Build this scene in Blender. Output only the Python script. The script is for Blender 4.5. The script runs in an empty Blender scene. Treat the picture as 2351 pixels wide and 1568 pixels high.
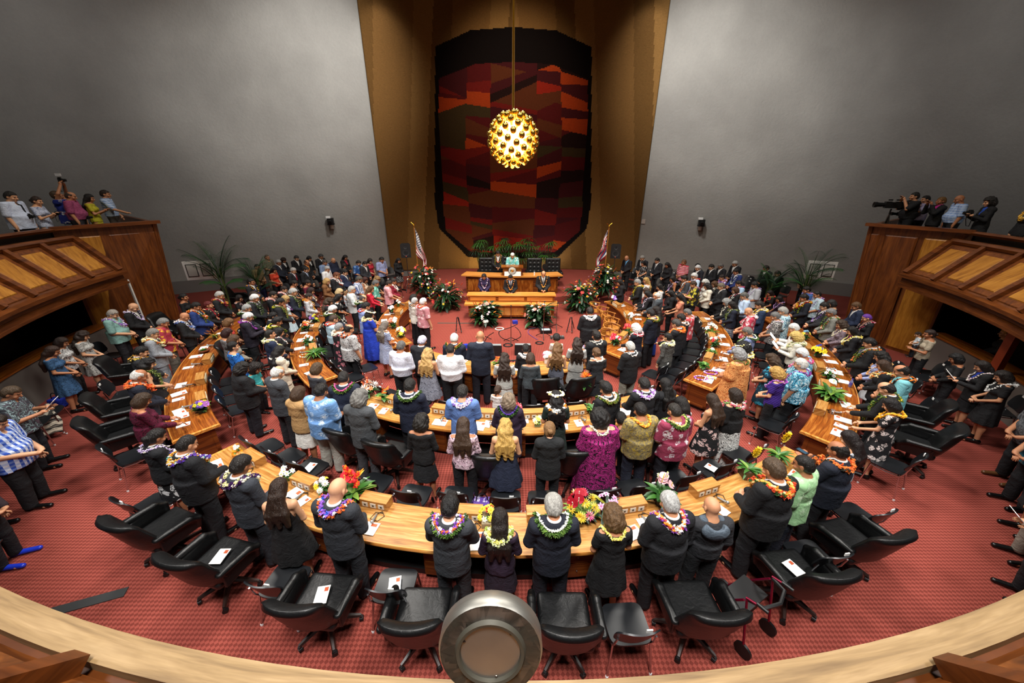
import bpy, bmesh, math, random
import numpy as np
from mathutils import Vector, Matrix
sc=bpy.context.scene
COL=sc.collection
PI=math.pi
def R(d): return math.radians(d)
# ---------------------------------------------------------------- objects
def thing(name,label,cat,loc=(0,0,0),rz=0.,group=None,scale=None):
    o=bpy.data.objects.new(name,None); COL.objects.link(o)
    o.empty_display_size=.1
    o.location=loc; o.rotation_euler=(0,0,rz)
    if scale is not None: o.scale=scale
    tag(o,label,cat,group); return o
def tag(o,label,cat,group=None):
    o['label']=label; o['category']=cat
    if group: o['group']=group
    return o
def ob(name,me,mats=None,parent=None,loc=None,rot=None,scale=None):
    o=bpy.data.objects.new(name,me); COL.objects.link(o)
    if parent is not None: o.parent=parent
    if loc is not None: o.location=loc
    if rot is not None: o.rotation_euler=rot
    if scale is not None: o.scale=scale
    if mats is not None: setm(o,mats)
    return o
def setm(o,mats):
    if not isinstance(mats,(list,tuple)): mats=[mats]
    while len(o.data.materials)<len(mats): o.data.materials.append(None)
    for i,m in enumerate(mats):
        o.material_slots[i].link='OBJECT'; o.material_slots[i].material=m
def struct(name,me,m):
    o=ob(name,me,m); o['kind']='structure'; return o
def dup(root,loc,rz,label=None,group=None,name=None):
    r=root.copy(); COL.objects.link(r); r.location=loc; r.rotation_euler=(0,0,rz)
    if label: r['label']=label
    if group: r['group']=group
    for ch in root.children:
        c=ch.copy(); COL.objects.link(c); c.parent=r
        for g in ch.children:
            d=g.copy(); COL.objects.link(d); d.parent=c
    return r
# ---------------------------------------------------------------- mesh builder
class MB:
    def __init__(s): s.v=[]; s.f=[]; s.m=[]; s.uv={}
    def add(s,vs,fs,mi=0,M=None):
        b=len(s.v)
        if M is not None: vs=[tuple(M@Vector(v)) for v in vs]
        s.v.extend(vs)
        for f in fs: s.f.append(tuple(b+i for i in f)); s.m.append(mi)
        return s
    def box(s,c,d,mi=0,M=None,top=1.):
        x,y,z=d[0]/2,d[1]/2,d[2]/2
        vs=[(c[0]+sx*x*(top if sz>0 else 1),c[1]+sy*y*(top if sz>0 else 1),c[2]+sz*z) for sz in(-1,1) for sy in(-1,1) for sx in(-1,1)]
        return s.add(vs,[(0,2,3,1),(4,5,7,6),(0,1,5,4),(2,6,7,3),(0,4,6,2),(1,3,7,5)],mi,M)
    def bar(s,a,b,w,h,mi=0):
        a=Vector(a);b=Vector(b);d=(b-a);L=d.length
        if L<1e-6: return s
        q=d.to_track_quat('Z','Y').to_matrix().to_4x4(); q.translation=a
        return s.box((0,0,L/2),(w,h,L),mi,q)
    def tube(s,pts,r,n=8,mi=0,caps=True,rr=None):
        pts=[Vector(p) for p in pts]; N=len(pts); vs=[];fs=[]
        up=Vector((0,0,1)); prev=None
        for i,p in enumerate(pts):
            t=(pts[min(i+1,N-1)]-pts[max(i-1,0)]); t=t.normalized() if t.length>1e-9 else Vector((0,0,1))
            if prev is None:
                a=up if abs(t.z)<.9 else Vector((1,0,0)); x=t.cross(a).normalized()
            else:
                x=prev-t*prev.dot(t); x=x.normalized() if x.length>1e-6 else t.orthogonal().normalized()
            prev=x; y=t.cross(x); ri=rr[i] if rr else r
            for k in range(n):
                a=2*PI*k/n; vs.append(tuple(p+x*(ri*math.cos(a))+y*(ri*math.sin(a))))
        for i in range(N-1):
            for k in range(n):
                k2=(k+1)%n; fs.append((i*n+k,i*n+k2,(i+1)*n+k2,(i+1)*n+k))
        if caps: fs.append(tuple(range(n))[::-1]); fs.append(tuple((N-1)*n+k for k in range(n)))
        return s.add(vs,fs,mi)
    def lathe(s,prof,n=16,mi=0,M=None,arc=None):
        vs=[];fs=[];N=len(prof)
        for r,z in prof:
            for k in range(n):
                a=2*PI*k/n; vs.append((r*math.cos(a),r*math.sin(a),z))
        for i in range(N-1):
            for k in range(n):
                k2=(k+1)%n; fs.append((i*n+k,i*n+k2,(i+1)*n+k2,(i+1)*n+k))
        if prof[0][0]>1e-5: fs.append(tuple(range(n))[::-1])
        if prof[-1][0]>1e-5: fs.append(tuple((N-1)*n+k for k in range(n)))
        return s.add(vs,fs,mi,M)
    def ball(s,c,r,n=8,k=6,mi=0,sq=(1,1,1),rot=None):
        prof=[(math.sin(PI*i/k),-math.cos(PI*i/k)) for i in range(k+1)]
        prof[0]=(1e-6,-1);prof[-1]=(1e-6,1)
        M=Matrix.Translation(c)@(rot if rot is not None else Matrix())@Matrix.Diagonal((r*sq[0],r*sq[1],r*sq[2],1))
        return s.lathe(prof,n,mi,M)
    def prism(s,poly,z0,z1,mi=0,M=None):
        n=len(poly); vs=[(x,y,z0) for x,y in poly]+[(x,y,z1) for x,y in poly]
        fs=[tuple(range(n))[::-1],tuple(range(n,2*n))]+[(i,(i+1)%n,n+(i+1)%n,n+i) for i in range(n)]
        return s.add(vs,fs,mi,M)
    def me(s,name='mesh',smooth=True,auto=40):
        me=bpy.data.meshes.new(name); me.from_pydata(s.v,[],s.f)
        me.polygons.foreach_set('material_index',s.m)
        if smooth:
            me.polygons.foreach_set('use_smooth',[True]*len(s.f))
            me.update()
            try: me.set_sharp_from_angle(angle=R(auto))
            except Exception: pass
        nm=max(s.m)+1 if s.m else 1
        for _ in range(nm): me.materials.append(None)
        me.update(); return me
def arr_mesh(name,V,Q,mi=None,nm=1):
    me=bpy.data.meshes.new(name)
    nq=len(Q); k=Q.shape[1]
    me.vertices.add(len(V)); me.vertices.foreach_set('co',V.astype(np.float32).ravel())
    me.loops.add(nq*k); me.loops.foreach_set('vertex_index',Q.astype(np.int32).ravel())
    me.polygons.add(nq); me.polygons.foreach_set('loop_start',np.arange(0,nq*k,k,dtype=np.int32))
    me.polygons.foreach_set('use_smooth',np.ones(nq,dtype=bool))
    for _ in range(nm): me.materials.append(None)
    if mi is not None: me.polygons.foreach_set('material_index',mi.astype(np.int32))
    me.update(calc_edges=True); me.validate(); return me
# ---------------------------------------------------------------- implicit surfaces
def axis(lo,hi,h,fine=None,hf=None):
    pts=[lo];x=lo
    while x<hi:
        st=h
        if fine and any(a-h<=x<=b for a,b in fine): st=hf
        x+=st; pts.append(x)
    return np.array(pts,dtype=np.float32)
class Field:
    def __init__(s,X,Y,Z):
        s.X,s.Y,s.Z=X,Y,Z; s.V=np.full((len(X),len(Y),len(Z)),.3,dtype=np.float32)
    def blk(s,lo,hi,m):
        sl=[]
        for A,a,b in zip((s.X,s.Y,s.Z),lo,hi):
            i=max(0,int(np.searchsorted(A,a-m))-1); j=min(len(A),int(np.searchsorted(A,b+m))+1)
            if j<=i: return None
            sl.append(slice(i,j))
        return tuple(sl)
    def grid(s,sl): return s.X[sl[0]][:,None,None],s.Y[sl[1]][None,:,None],s.Z[sl[2]][None,None,:]
    def put(s,sl,d,k,sub=False):
        V=s.V[sl]
        if sub:
            d=-d
            if k>0:
                h=np.clip(.5-.5*(V-d)/k,0,1); s.V[sl]=V*(1-h)+d*h+k*h*(1-h)
            else: s.V[sl]=np.maximum(V,d)
            return
        if k>0:
            h=np.clip(.5+.5*(V-d)/k,0,1); s.V[sl]=V*(1-h)+d*h-k*h*(1-h)
        else: s.V[sl]=np.minimum(V,d)
    def cone(s,a,b,ra,rb,k=.02,sub=False,inf=0,sq=None):
        a=np.array(a,dtype=np.float32);b=np.array(b,dtype=np.float32); ra+=inf; rb+=inf
        r=max(ra,rb); sl=s.blk(np.minimum(a,b)-r,np.maximum(a,b)+r,.05+k)
        if sl is None: return
        x,y,z=s.grid(sl); d=b-a; L=float(d@d)+1e-9
        t=np.clip(((x-a[0])*d[0]+(y-a[1])*d[1]+(z-a[2])*d[2])/L,0,1)
        q=np.sqrt((x-a[0]-t*d[0])**2+(y-a[1]-t*d[1])**2+(z-a[2]-t*d[2])**2)-(ra+(rb-ra)*t)
        s.put(sl,q,k,sub)
    def ell(s,c,r,k=.02,sub=False,inf=0,rot=None):
        r=np.array(r,dtype=np.float32)+inf; c=np.array(c,dtype=np.float32); m=float(r.max())
        sl=s.blk(c-(m if rot is not None else r),c+(m if rot is not None else r),.05+k)
        if sl is None: return
        x,y,z=s.grid(sl); x=x-c[0];y=y-c[1];z=z-c[2]
        if rot is not None:
            x,y,z=[rot[0][i]*x+rot[1][i]*y+rot[2][i]*z for i in range(3)]
        k0=np.sqrt((x/r[0])**2+(y/r[1])**2+(z/r[2])**2)+1e-6
        k1=np.sqrt((x/r[0]**2)**2+(y/r[1]**2)**2+(z/r[2]**2)**2)+1e-6
        s.put(sl,k0*(k0-1)/k1,k,sub)
    def rbox(s,c,hs,rad,k=.0,sub=False,rot=None):
        c=np.array(c,dtype=np.float32);hs=np.array(hs,dtype=np.float32); m=float(np.linalg.norm(hs))
        e=hs if rot is None else np.array([m,m,m])
        sl=s.blk(c-e,c+e,.05+k)
        if sl is None: return
        x,y,z=s.grid(sl); x=x-c[0];y=y-c[1];z=z-c[2]
        if rot is not None:
            x,y,z=[rot[0][i]*x+rot[1][i]*y+rot[2][i]*z for i in range(3)]
        q=[np.abs(w)-(h-rad) for w,h in zip((x,y,z),hs)]
        q=np.broadcast_arrays(*q)
        d=np.sqrt(sum(np.maximum(w,0)**2 for w in q))+np.minimum(np.maximum(np.maximum(q[0],q[1]),q[2]),0)-rad
        s.put(sl,d,k,sub)
    def skirt(s,c0,c1,z0,z1,k=.02,drape=0,n=9):
        # elliptical frustum: c=(cx,cy,rx,ry) at z0 (bottom) and z1 (top)
        R0=max(c0[2],c0[3],c1[2],c1[3])+.05
        sl=s.blk((-R0,-R0-.1,z0),(R0,R0+.1,z1),.04)
        x,y,z=s.grid(sl); t=np.clip((z-z0)/(z1-z0),0,1)
        cx=c0[0]+(c1[0]-c0[0])*t; cy=c0[1]+(c1[1]-c0[1])*t
        tt=t**1.3
        rx=c0[2]+(c1[2]-c0[2])*tt; ry=c0[3]+(c1[3]-c0[3])*tt
        X=(x-cx)/rx; Y=(y-cy)/ry
        q=np.sqrt(X*X+Y*Y)+1e-6
        if drape:
            q=q/(1+drape*(1-t)*np.sin(n*np.arctan2(Y,X)+2*t))
        d=(q-1)*np.minimum(rx,ry)
        d=np.maximum(d,np.maximum(z0-z,z-z1-.02))
        s.put(sl,d,k)
    def clip(s,ax,lo=None,hi=None):
        A=(s.X[:,None,None],s.Y[None,:,None],s.Z[None,None,:])[ax]
        if lo is not None: s.V=np.maximum(s.V,lo-A)
        if hi is not None: s.V=np.maximum(s.V,A-hi)
    def noise(s,amp,fr,seed=0):
        x,y,z=s.X[:,None,None],s.Y[None,:,None],s.Z[None,None,:]
        a=seed*1.7
        s.V=s.V+amp*(np.sin(fr*x+3*np.sin(fr*.31*z+a))*np.sin(fr*.8*z+2*np.sin(fr*.4*y+a))*.6+.4*np.sin(fr*1.1*y+a+2*np.sin(fr*.5*x)))
    def mesh(s):
        V=s.V; V=V.copy(); V[0]=V[-1]=1;V[:,0]=V[:,-1]=1;V[:,:,0]=V[:,:,-1]=1
        ins=V<0
        c=np.zeros(tuple(n-1 for n in V.shape),dtype=np.int8)
        for i in(0,1):
            for j in(0,1):
                for k in(0,1): c+=ins[i:V.shape[0]-1+i,j:V.shape[1]-1+j,k:V.shape[2]-1+k]
        act=(c>0)&(c<8); I=np.argwhere(act); 
        idx=np.full(act.shape,-1,dtype=np.int64); idx[act]=np.arange(len(I))
        P=np.zeros((len(I),3),dtype=np.float64); W=np.zeros(len(I))
        ax=(s.X.astype(np.float64),s.Y.astype(np.float64),s.Z.astype(np.float64))
        offs=[(0,0,0),(1,0,0),(0,1,0),(1,1,0),(0,0,1),(1,0,1),(0,1,1),(1,1,1)]
        vals=[V[I[:,0]+o[0],I[:,1]+o[1],I[:,2]+o[2]] for o in offs]
        co=[np.stack([ax[d][I[:,d]+o[d]] for d in range(3)],1) for o in offs]
        for a in range(8):
            for b in range(a+1,8):
                if sum(x!=y for x,y in zip(offs[a],offs[b]))!=1: continue
                m=(vals[a]<0)!=(vals[b]<0)
                t=np.where(m,vals[a]/(vals[a]-vals[b]+1e-12),0)
                P+=np.where(m[:,None],co[a]+(co[b]-co[a])*t[:,None],0); W+=m
        P/=np.maximum(W,1)[:,None]
        Q=[]
        for d in range(3):
            sl0=[slice(None)]*3; sl1=[slice(None)]*3; sl0[d]=slice(0,-1); sl1[d]=slice(1,None)
            a=ins[tuple(sl0)];b=ins[tuple(sl1)]
            E=np.argwhere(a!=b)
            u,v=[(1,2),(2,0),(0,1)][d]
            ok=(E[:,u]>0)&(E[:,v]>0)&(E[:,u]<V.shape[u]-1)&(E[:,v]<V.shape[v]-1); E=E[ok]
            fl=a[tuple(E.T)]
            def g(du,dv):
                F=E.copy(); F[:,u]-=du; F[:,v]-=dv; return idx[tuple(F.T)]
            q=np.stack([g(1,1),g(0,1),g(0,0),g(1,0)],1)
            q[~fl]=q[~fl][:,::-1]
            Q.append(q)
        Q=np.concatenate(Q); Q=Q[(Q>=0).all(1)]
        return P,Q
# ---------------------------------------------------------------- materials
def lin(h):
    h=h.lstrip('#'); c=[int(h[i:i+2],16)/255 for i in(0,2,4)]
    return tuple((x/12.92 if x<=.04045 else ((x+.055)/1.055)**2.4) for x in c)+(1.,)
_M={}
class NT:
    def __init__(s,name,rough=.7,metal=0,spec=.5):
        s.m=bpy.data.materials.new(name); s.m.use_nodes=True; s.t=s.m.node_tree; s.b=s.t.nodes['Principled BSDF']
        s.b.inputs['Roughness'].default_value=rough; s.b.inputs['Metallic'].default_value=metal
        s.b.inputs['Specular IOR Level'].default_value=spec
    def n(s,ty,**kw):
        n=s.t.nodes.new(ty)
        for k,v in kw.items():
            if k in n.inputs.keys(): n.inputs[k].default_value=v
            else: setattr(n,k,v)
        return n
    def l(s,a,b): s.t.links.new(a,b)
    def coord(s,kind='Object',scale=(1,1,1)):
        c=s.n('ShaderNodeTexCoord'); mp=s.n('ShaderNodeMapping'); mp.inputs['Scale'].default_value=scale
        s.l(c.outputs[kind],mp.inputs['Vector']); return mp.outputs['Vector']
    def noise(s,vec,scale,detail=2,rough=.5,dist=0):
        n=s.n('ShaderNodeTexNoise'); n.inputs['Scale'].default_value=scale; n.inputs['Detail'].default_value=detail
        n.inputs['Roughness'].default_value=rough; n.inputs['Distortion'].default_value=dist
        if vec is not None: s.l(vec,n.inputs['Vector'])
        return n.outputs['Fac']
    def ramp(s,fac,stops,interp='LINEAR'):
        r=s.n('ShaderNodeValToRGB'); e=r.color_ramp; e.interpolation=interp
        while len(e.elements)<len(stops): e.elements.new(.5)
        for el,(p,c) in zip(e.elements,stops): el.position=p; el.color=c if len(c)==4 else tuple(c)+(1,)
        s.l(fac,r.inputs['Fac']); return r.outputs['Color']
    def math(s,op,a,b=None):
        n=s.n('ShaderNodeMath',operation=op)
        for i,v in enumerate((a,b)):
            if v is None: continue
            if isinstance(v,(int,float)): n.inputs[i].default_value=v
            else: s.l(v,n.inputs[i])
        return n.outputs[0]
    def mix(s,f,a,b,bt='MIX'):
        n=s.n('ShaderNodeMix',data_type='RGBA',blend_type=bt)
        for i,v in ((0,f),(6,a),(7,b)):
            if isinstance(v,(int,float)): n.inputs[i].default_value=v
            elif isinstance(v,tuple): n.inputs[i].default_value=v
            else: s.l(v,n.inputs[i])
        return n.outputs[2]
    def bump(s,h,st=.3,dist=.01):
        n=s.n('ShaderNodeBump'); n.inputs['Strength'].default_value=st; n.inputs['Distance'].default_value=dist
        s.l(h,n.inputs['Height']); s.l(n.outputs['Normal'],s.b.inputs['Normal'])
    def col(s,c):
        if isinstance(c,tuple): s.b.inputs['Base Color'].default_value=c
        else: s.l(c,s.b.inputs['Base Color'])
        return s.m
def plain(h,rough=.6,metal=0,spec=.5,name=None):
    k=('p',h,rough,metal,spec)
    if k not in _M:
        t=NT(name or 'paint',rough,metal,spec); _M[k]=t.col(lin(h))
    return _M[k]
def cloth(h):
    k=('c',h)
    if k not in _M:
        t=NT('cloth',.85,0,.25); v=t.coord()
        t.bump(t.noise(v,9,3,.6,1.2),.7,.03)
        f=t.noise(v,60,2); a=tuple(x*.95+.007 for x in lin(h)[:3])
        t.col(t.mix(f,tuple(x*.8 for x in a[:3])+(1,),tuple(min(1,x*1.2) for x in a[:3])+(1,))); _M[k]=t.m
    return _M[k]
def leather(h='#101112',rough=.4):
    k=('l',h,rough)
    if k not in _M:
        t=NT('leather',rough,0,.5); v=t.coord()
        t.bump(t.noise(v,14,3,.6,.8),.25,.02); t.col(lin(h)); _M[k]=t.m
    return _M[k]
def skin(h):
    k=('s',h)
    if k not in _M:
        t=NT('skin',.5,0,.35); v=t.coord(); a=lin(h)
        t.col(t.mix(t.noise(v,14,3),tuple(x*.85 for x in a[:3])+(1,),tuple(min(1,x*1.12) for x in a[:3])+(1,)))
        _M[k]=t.m
    return _M[k]
def hairm(h):
    k=('h',h)
    if k not in _M:
        t=NT('hair',.45,0,.4); v=t.coord('Object',(60,60,7)); a=lin(h)
        f=t.noise(v,1.,3,.6,1.5)
        t.col(t.ramp(f,[(.3,tuple(x*.55 for x in a[:3])),(.7,tuple(min(1,x*1.5+.004) for x in a[:3]))]))
        t.bump(f,.8,.02); _M[k]=t.m
    return _M[k]
def fabric(spec):
    # kind:#base[:#c2[:#c3[:scale]]]
    if spec in _M: return _M[spec]
    p=spec.split(':'); kind=p[0]
    if kind=='k': return cloth(p[1])
    base=tuple(x*.96+.008 for x in lin(p[1])[:3])+(1.,); c2=lin(p[2]) if len(p)>2 else base; c3=lin(p[3]) if len(p)>3 and p[3] else c2
    s=float(p[4]) if len(p)>4 else 1.
    t=NT('printed_fabric',.8,0,.25); v=t.coord()
    t.bump(t.noise(v,9,3,.6,1.2),.6,.03)
    if kind=='leaf':     # large leaf and blossom print
        w=t.n('ShaderNodeTexVoronoi'); w.inputs['Scale'].default_value=9*s
        nv=t.n('ShaderNodeTexNoise'); nv.inputs['Scale'].default_value=7*s; t.l(v,nv.inputs['Vector'])
        vv=t.n('ShaderNodeMixRGB'); vv.inputs[0].default_value=.12; t.l(v,vv.inputs[1]); t.l(nv.outputs['Color'],vv.inputs[2])
        t.l(vv.outputs[0],w.inputs['Vector'])
        a=t.ramp(w.outputs['Distance'],[(0,c3),(.22,c3),(.25,c2),(.43,c2),(.46,base),(1,base)],'LINEAR')
        f2=t.noise(v,16*s,2,.5,2.5)
        t.col(t.mix(t.ramp(f2,[(.52,(0,0,0)),(.55,(1,1,1))]),a,base))
    elif kind=='swirl':
        f=t.noise(v,3.2*s,1,.5,6)
        a=t.ramp(f,[(.40,base),(.42,c2),(.47,c2),(.49,base),(.54,base),(.56,c3),(.6,c3),(.62,base)])
        t.col(a)
    elif kind=='mottle':
        f=t.noise(v,22*s,3,.6,1.5)
        t.col(t.ramp(f,[(.38,base),(.46,c2),(.54,c2),(.6,c3)]))
    elif kind=='dots':
        w=t.n('ShaderNodeTexVoronoi'); w.inputs['Scale'].default_value=26*s; t.l(v,w.inputs['Vector'])
        t.col(t.ramp(w.outputs['Distance'],[(.0,c2),(.28,c2),(.33,base),(1,base)]))
    elif kind in('stripe','plaid','hstripe'):
        sx=t.n('ShaderNodeSeparateXYZ'); t.l(v,sx.inputs[0])
        def band(o,k): return t.math('GREATER_THAN',t.math('FRACT',t.math('MULTIPLY',o,k)),.5)
        if kind=='stripe': t.col(t.mix(band(sx.outputs[0],45*s),base,c2))
        elif kind=='hstripe': t.col(t.mix(band(t.math('ADD',sx.outputs[2],t.math('MULTIPLY',sx.outputs[0],.6)),26*s),base,c2))
        else:
            a=t.mix(band(sx.outputs[0],17*s),base,c2); t.col(t.mix(t.math('MULTIPLY',band(sx.outputs[2],15*s),.55),a,c3))
    _M[spec]=t.m; return t.m
def wood(name,c1,c2,c3,scale=1,rough=.35,kind='UV',stretch=(1,18,1)):
    k=('w',name)
    if k in _M: return _M[k]
    t=NT(name,rough,0,.4); v=t.coord(kind,tuple(x*scale for x in stretch))
    f=t.noise(v,1.6,4,.6,.7); f2=t.noise(v,6,2,.5,.3)
    a=t.ramp(f,[(.28,lin(c1)),(.5,lin(c2)),(.72,lin(c3))])
    t.col(t.mix(t.math('MULTIPLY',f2,.55),a,lin(c1),'MULTIPLY')); _M[k]=t.m; return t.m
def glow(h,st,name='glow'):
    k=('e',h,st)
    if k not in _M:
        t=NT(name,.4); t.b.inputs['Emission Color'].default_value=lin(h); t.b.inputs['Emission Strength'].default_value=st
        t.col(lin(h)); t.m.cycles.emission_sampling='NONE'; _M[k]=t.m
    return _M[k]
BLK=leather('#0c0d0e'); CHROME=plain('#c8c8cc',.18,1,name='chrome'); STEEL=plain('#8d8c88',.3,1,name='brushed_steel')
PLASTIC=plain('#15171a',.35,0,.5,name='black_plastic'); WHITE=plain('#f2f0ec',.8,0,.2,name='white_paper'); DARK=plain('#0a0a0b',.5,name='dark_paint')
GREEN=plain('#1e4a16',.5,name='leaf_green'); LIME=plain('#6f9a2a',.5,name='lime_green')
# ---------------------------------------------------------------- people
BUILD=dict(
 m=dict(sw=.178,hip=.092,ch=(.158,.112),be=(.142,.105),pe=(.155,.108),arm=(.052,.04,.03),leg=(.082,.056,.042),nk=.055,bust=0),
 M=dict(sw=.19,hip=.10,ch=(.178,.142),be=(.19,.175),pe=(.182,.145),arm=(.06,.047,.034),leg=(.1,.066,.048),nk=.062,bust=0),
 f=dict(sw=.152,hip=.092,ch=(.138,.1),be=(.122,.092),pe=(.158,.11),arm=(.042,.034,.026),leg=(.08,.052,.037),nk=.045,bust=1),
 F=dict(sw=.168,hip=.1,ch=(.168,.135),be=(.175,.155),pe=(.19,.15),arm=(.058,.045,.032),leg=(.098,.064,.044),nk=.05,bust=1),
 c=dict(sw=.15,hip=.085,ch=(.135,.1),be=(.13,.1),pe=(.14,.1),arm=(.042,.034,.027),leg=(.075,.052,.04),nk=.045,bust=0))
def skel(b,p):
    B=BUILD[b]; sw=B['sw']; J=dict(B); J['p']=p; J['hs']=1.42 if b=='c' else 1.03
    t={'clasp':26,'desk':30,'side':14,'read':30,'cam':2,'raise':-22,'rail':4,'sit':24,'hold':12,'phone':14,'up':4}[p]
    J['tilt']=t
    ez=1.135
    P={'clasp':((sw+.055,.015,ez),(.075,.215 if b in'mfc' else .285,.985),(-.75,.35,-.5)),
       'desk':((sw+.05,.085,1.13),(.16,.33,.985),(-.25,.9,-.3)),
       'side':((sw+.05,-.015,ez),(sw+.065,.06,.89),(-.05,.15,-1)),
       'up':((sw+.055,.015,ez),(.075,.22,1.0),(-.75,.35,-.45)),
       'read':((sw+.05,.05,1.12),(.11,.31,1.16),(-.35,.8,.35)),
       'cam':((sw+.06,.2,1.24),(.085,.27,1.52),(-.35,.35,.85)),
       'raise':((sw+.07,.1,1.66),(.11,.17,1.9),(-.35,.15,.95)),
       'rail':((sw+.11,.15,1.17),(sw+.16,.42,1.06),(.1,.85,-.25)),
       'sit':((sw+.04,.05,1.12),(.1,.28,.99),(-.5,.7,-.4)),
       'hold':((sw+.07,.06,1.12),(.06,.27,1.14),(-.9,.3,.25)),
       'phone':((sw+.05,.08,1.12),(.1,.3,1.22),(-.3,.7,.6))}[p]
    J['arms']=[]
    for sgn in(-1,1):
        e,w,h=P
        if p=='rail' and sgn<0: e,w,h=((sw+.055,.0,ez),(sw+.09,.12,.92),(-.05,.3,-.9))
        if p=='clasp' and sgn>0: w=(w[0],w[1]+.03,w[2]+.02)
        J['arms'].append(tuple(np.array((sgn*a[0],a[1],a[2])) for a in((sw,-.005,1.425),e,w,h)))
    # legs
    J['legs']=[]
    for sgn in(-1,1):
        if p=='sit': L=[(sgn*B['hip'],.0,.93),(sgn*.12,.42,.93),(sgn*.12,.44,.52),(sgn*.13,.58,.47)]
        else: L=[(sgn*B['hip'],0,.9),(sgn*(B['hip']+.012),.015,.5),(sgn*(B['hip']+.02),-.02,.085),(sgn*(B['hip']+.05),.145,.035)]
        J['legs'].append([np.array(a) for a in L])
    tr=math.radians(t); J['R']=np.array([[1,0,0],[0,math.cos(tr),math.sin(tr)],[0,-math.sin(tr),math.cos(tr)]])
    piv=np.array([0,.012,1.5]); J['piv']=piv
    J['hc']=piv+J['R'].T.T@np.array([0,0,0]) ; J['hc']=hp(J,(0,.02,.115))
    return J
def hp(J,q):   # head-space (from the neck pivot) to body space
    t=math.radians(J['tilt']); q=np.array(q,float)*J['hs']
    return J['piv']+np.array([q[0],q[1]*math.cos(t)+q[2]*math.sin(t),-q[1]*math.sin(t)+q[2]*math.cos(t)])
def hrot(J):
    t=math.radians(J['tilt']); c,s=math.cos(t),math.sin(t)
    # rows: head axes in body space
    return np.array([[1,0,0],[0,c,-s],[0,s,c]]).T
def axes(J,h,fine=True,top=1.85):
    ymax=.52 if J['p'] not in('sit',) else .7
    if J['p']=='raise': top=2.15
    zf=[(1.42,top)] if fine else None
    xw=.36 if J['p']!='rail' else .46
    return axis(-xw,xw,h,[(-.1,.1)] if fine else None,h*.6),axis(-.28,ymax,h),axis(-.02,top,h,zf,h*.6)
def body_prims(F,J,inf=0,k=.03,parts='tal'):
    sit=J['p']=='sit'
    if 't' in parts:
        F.ell((0,0,.965),(J['pe'][0],J['pe'][1],.14),k,inf=inf)
        F.ell((0,.01+.02*(J['be'][1]>.12),1.1),(J['be'][0],J['be'][1],.17),.05,inf=inf)
        F.ell((0,-.005,1.28),(J['ch'][0],J['ch'][1],.2),.05,inf=inf)
        for q in(-1,1): F.cone((0,-.01,1.42),(q*(J['sw']-.025),-.01,1.405),.072,.06,.04,inf=inf)
        F.cone((0,-.015,1.41),(0,-.01,1.475),.1,.055,.04,inf=inf*.5)
        if J['bust']:
            for s in(-1,1): F.ell((s*.065,.075+.03*(J['ch'][1]>.12),1.27),(.065,.06,.065),.03,inf=inf)
    if 'a' in parts:
        r=J['arm']
        for S,E,W,H in J['arms']:
            F.cone(S,E,r[0],r[1],k,inf=inf); F.cone(E,W,r[1]*.98,r[2],.02,inf=inf)
    if 'l' in parts:
        r=J['leg']
        for h,kn,an,to in J['legs']:
            F.cone(h,kn,r[0],r[1],k,inf=inf); F.cone(kn,an,r[1],r[2],.02,inf=inf)
            c=kn*.68+an*.32; F.ell(c+np.array([0,-.018 if not sit else -.012,0]),(r[1]*.86,r[1]*.92,.11),.03,inf=inf)
def hand(F,W,H,s):
    H=H/np.linalg.norm(H); up=np.array([0,0,1.])
    side=np.cross(H,up); side/=np.linalg.norm(side)+1e-9; nrm=np.cross(side,H)
    # palm turned so that its back faces outward/up
    p=W+H*.05
    F.cone(W,W+H*.03,.026,.03,.015)
    F.ell(p,(.04,.05,.019),.012,rot=np.stack([side,H,nrm]).T.T)
    for i,(o,L) in enumerate(((-.028,.062),(-.009,.074),(.01,.069),(.028,.053))):
        a=p+side*o+H*.04; m=a+H*L*.55-nrm*.012; e=m+H*L*.32-nrm*.03
        F.cone(a,m,.0095,.0088,.005); F.cone(m,e,.0088,.0072,.004)
    a=p-H*.02-side*.03*s; m=a-side*.03*s+H*.03-nrm*.012; F.cone(a,m,.013,.0105,.008); F.cone(m,m+H*.028-nrm*.006,.0105,.0085,.004)
def head(F,J):
    h=J['hs']; r=hrot(J)
    E=lambda q,rad,k,sub=False: F.ell(hp(J,q),tuple(x*h for x in rad),k*h,sub,rot=r)
    C=lambda a,b,ra,rb,k,sub=False: F.cone(hp(J,a),hp(J,b),ra*h,rb*h,k*h,sub)
    F.cone((0,-.02,1.44),hp(J,(0,-.005,.06)),J['nk']*1.1,J['nk'],.025)
    E((0,.01,.135),(.074,.093,.094),.02)
    E((0,.04,.075),(.056,.062,.08),.03)
    E((0,.078,.02),(.024,.022,.018),.02)       # chin
    C((0,.098,.115),(0,.122,.078),.009,.0145,.012)   # nose
    for s in(-1,1):
        E((s*.033,.112,.112),(.02,.02,.011),.012,True)   # eye sockets
        E((s*.032,.09,.112),(.0135,.0135,.0125),.002)
        C((s*.014,.105,.131),(s*.048,.094,.129),.007,.005,.008)  # brow
        E((s*.078,.0,.1),(.009,.022,.033),.006)       # ears
        E((s*.052,.075,.075),(.02,.02,.02),.02)        # cheek
    C((-.02,.1,.05),(.02,.1,.05),.007,.007,.008)         # lips
    E((0,.112,.0495),(.028,.01,.0018),.002,True)
_figs={}
def dark(h,f): return '#'+''.join('%02x'%int(int(h[i:i+2],16)*f) for i in(1,3,5))
VOX=.0115
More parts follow.
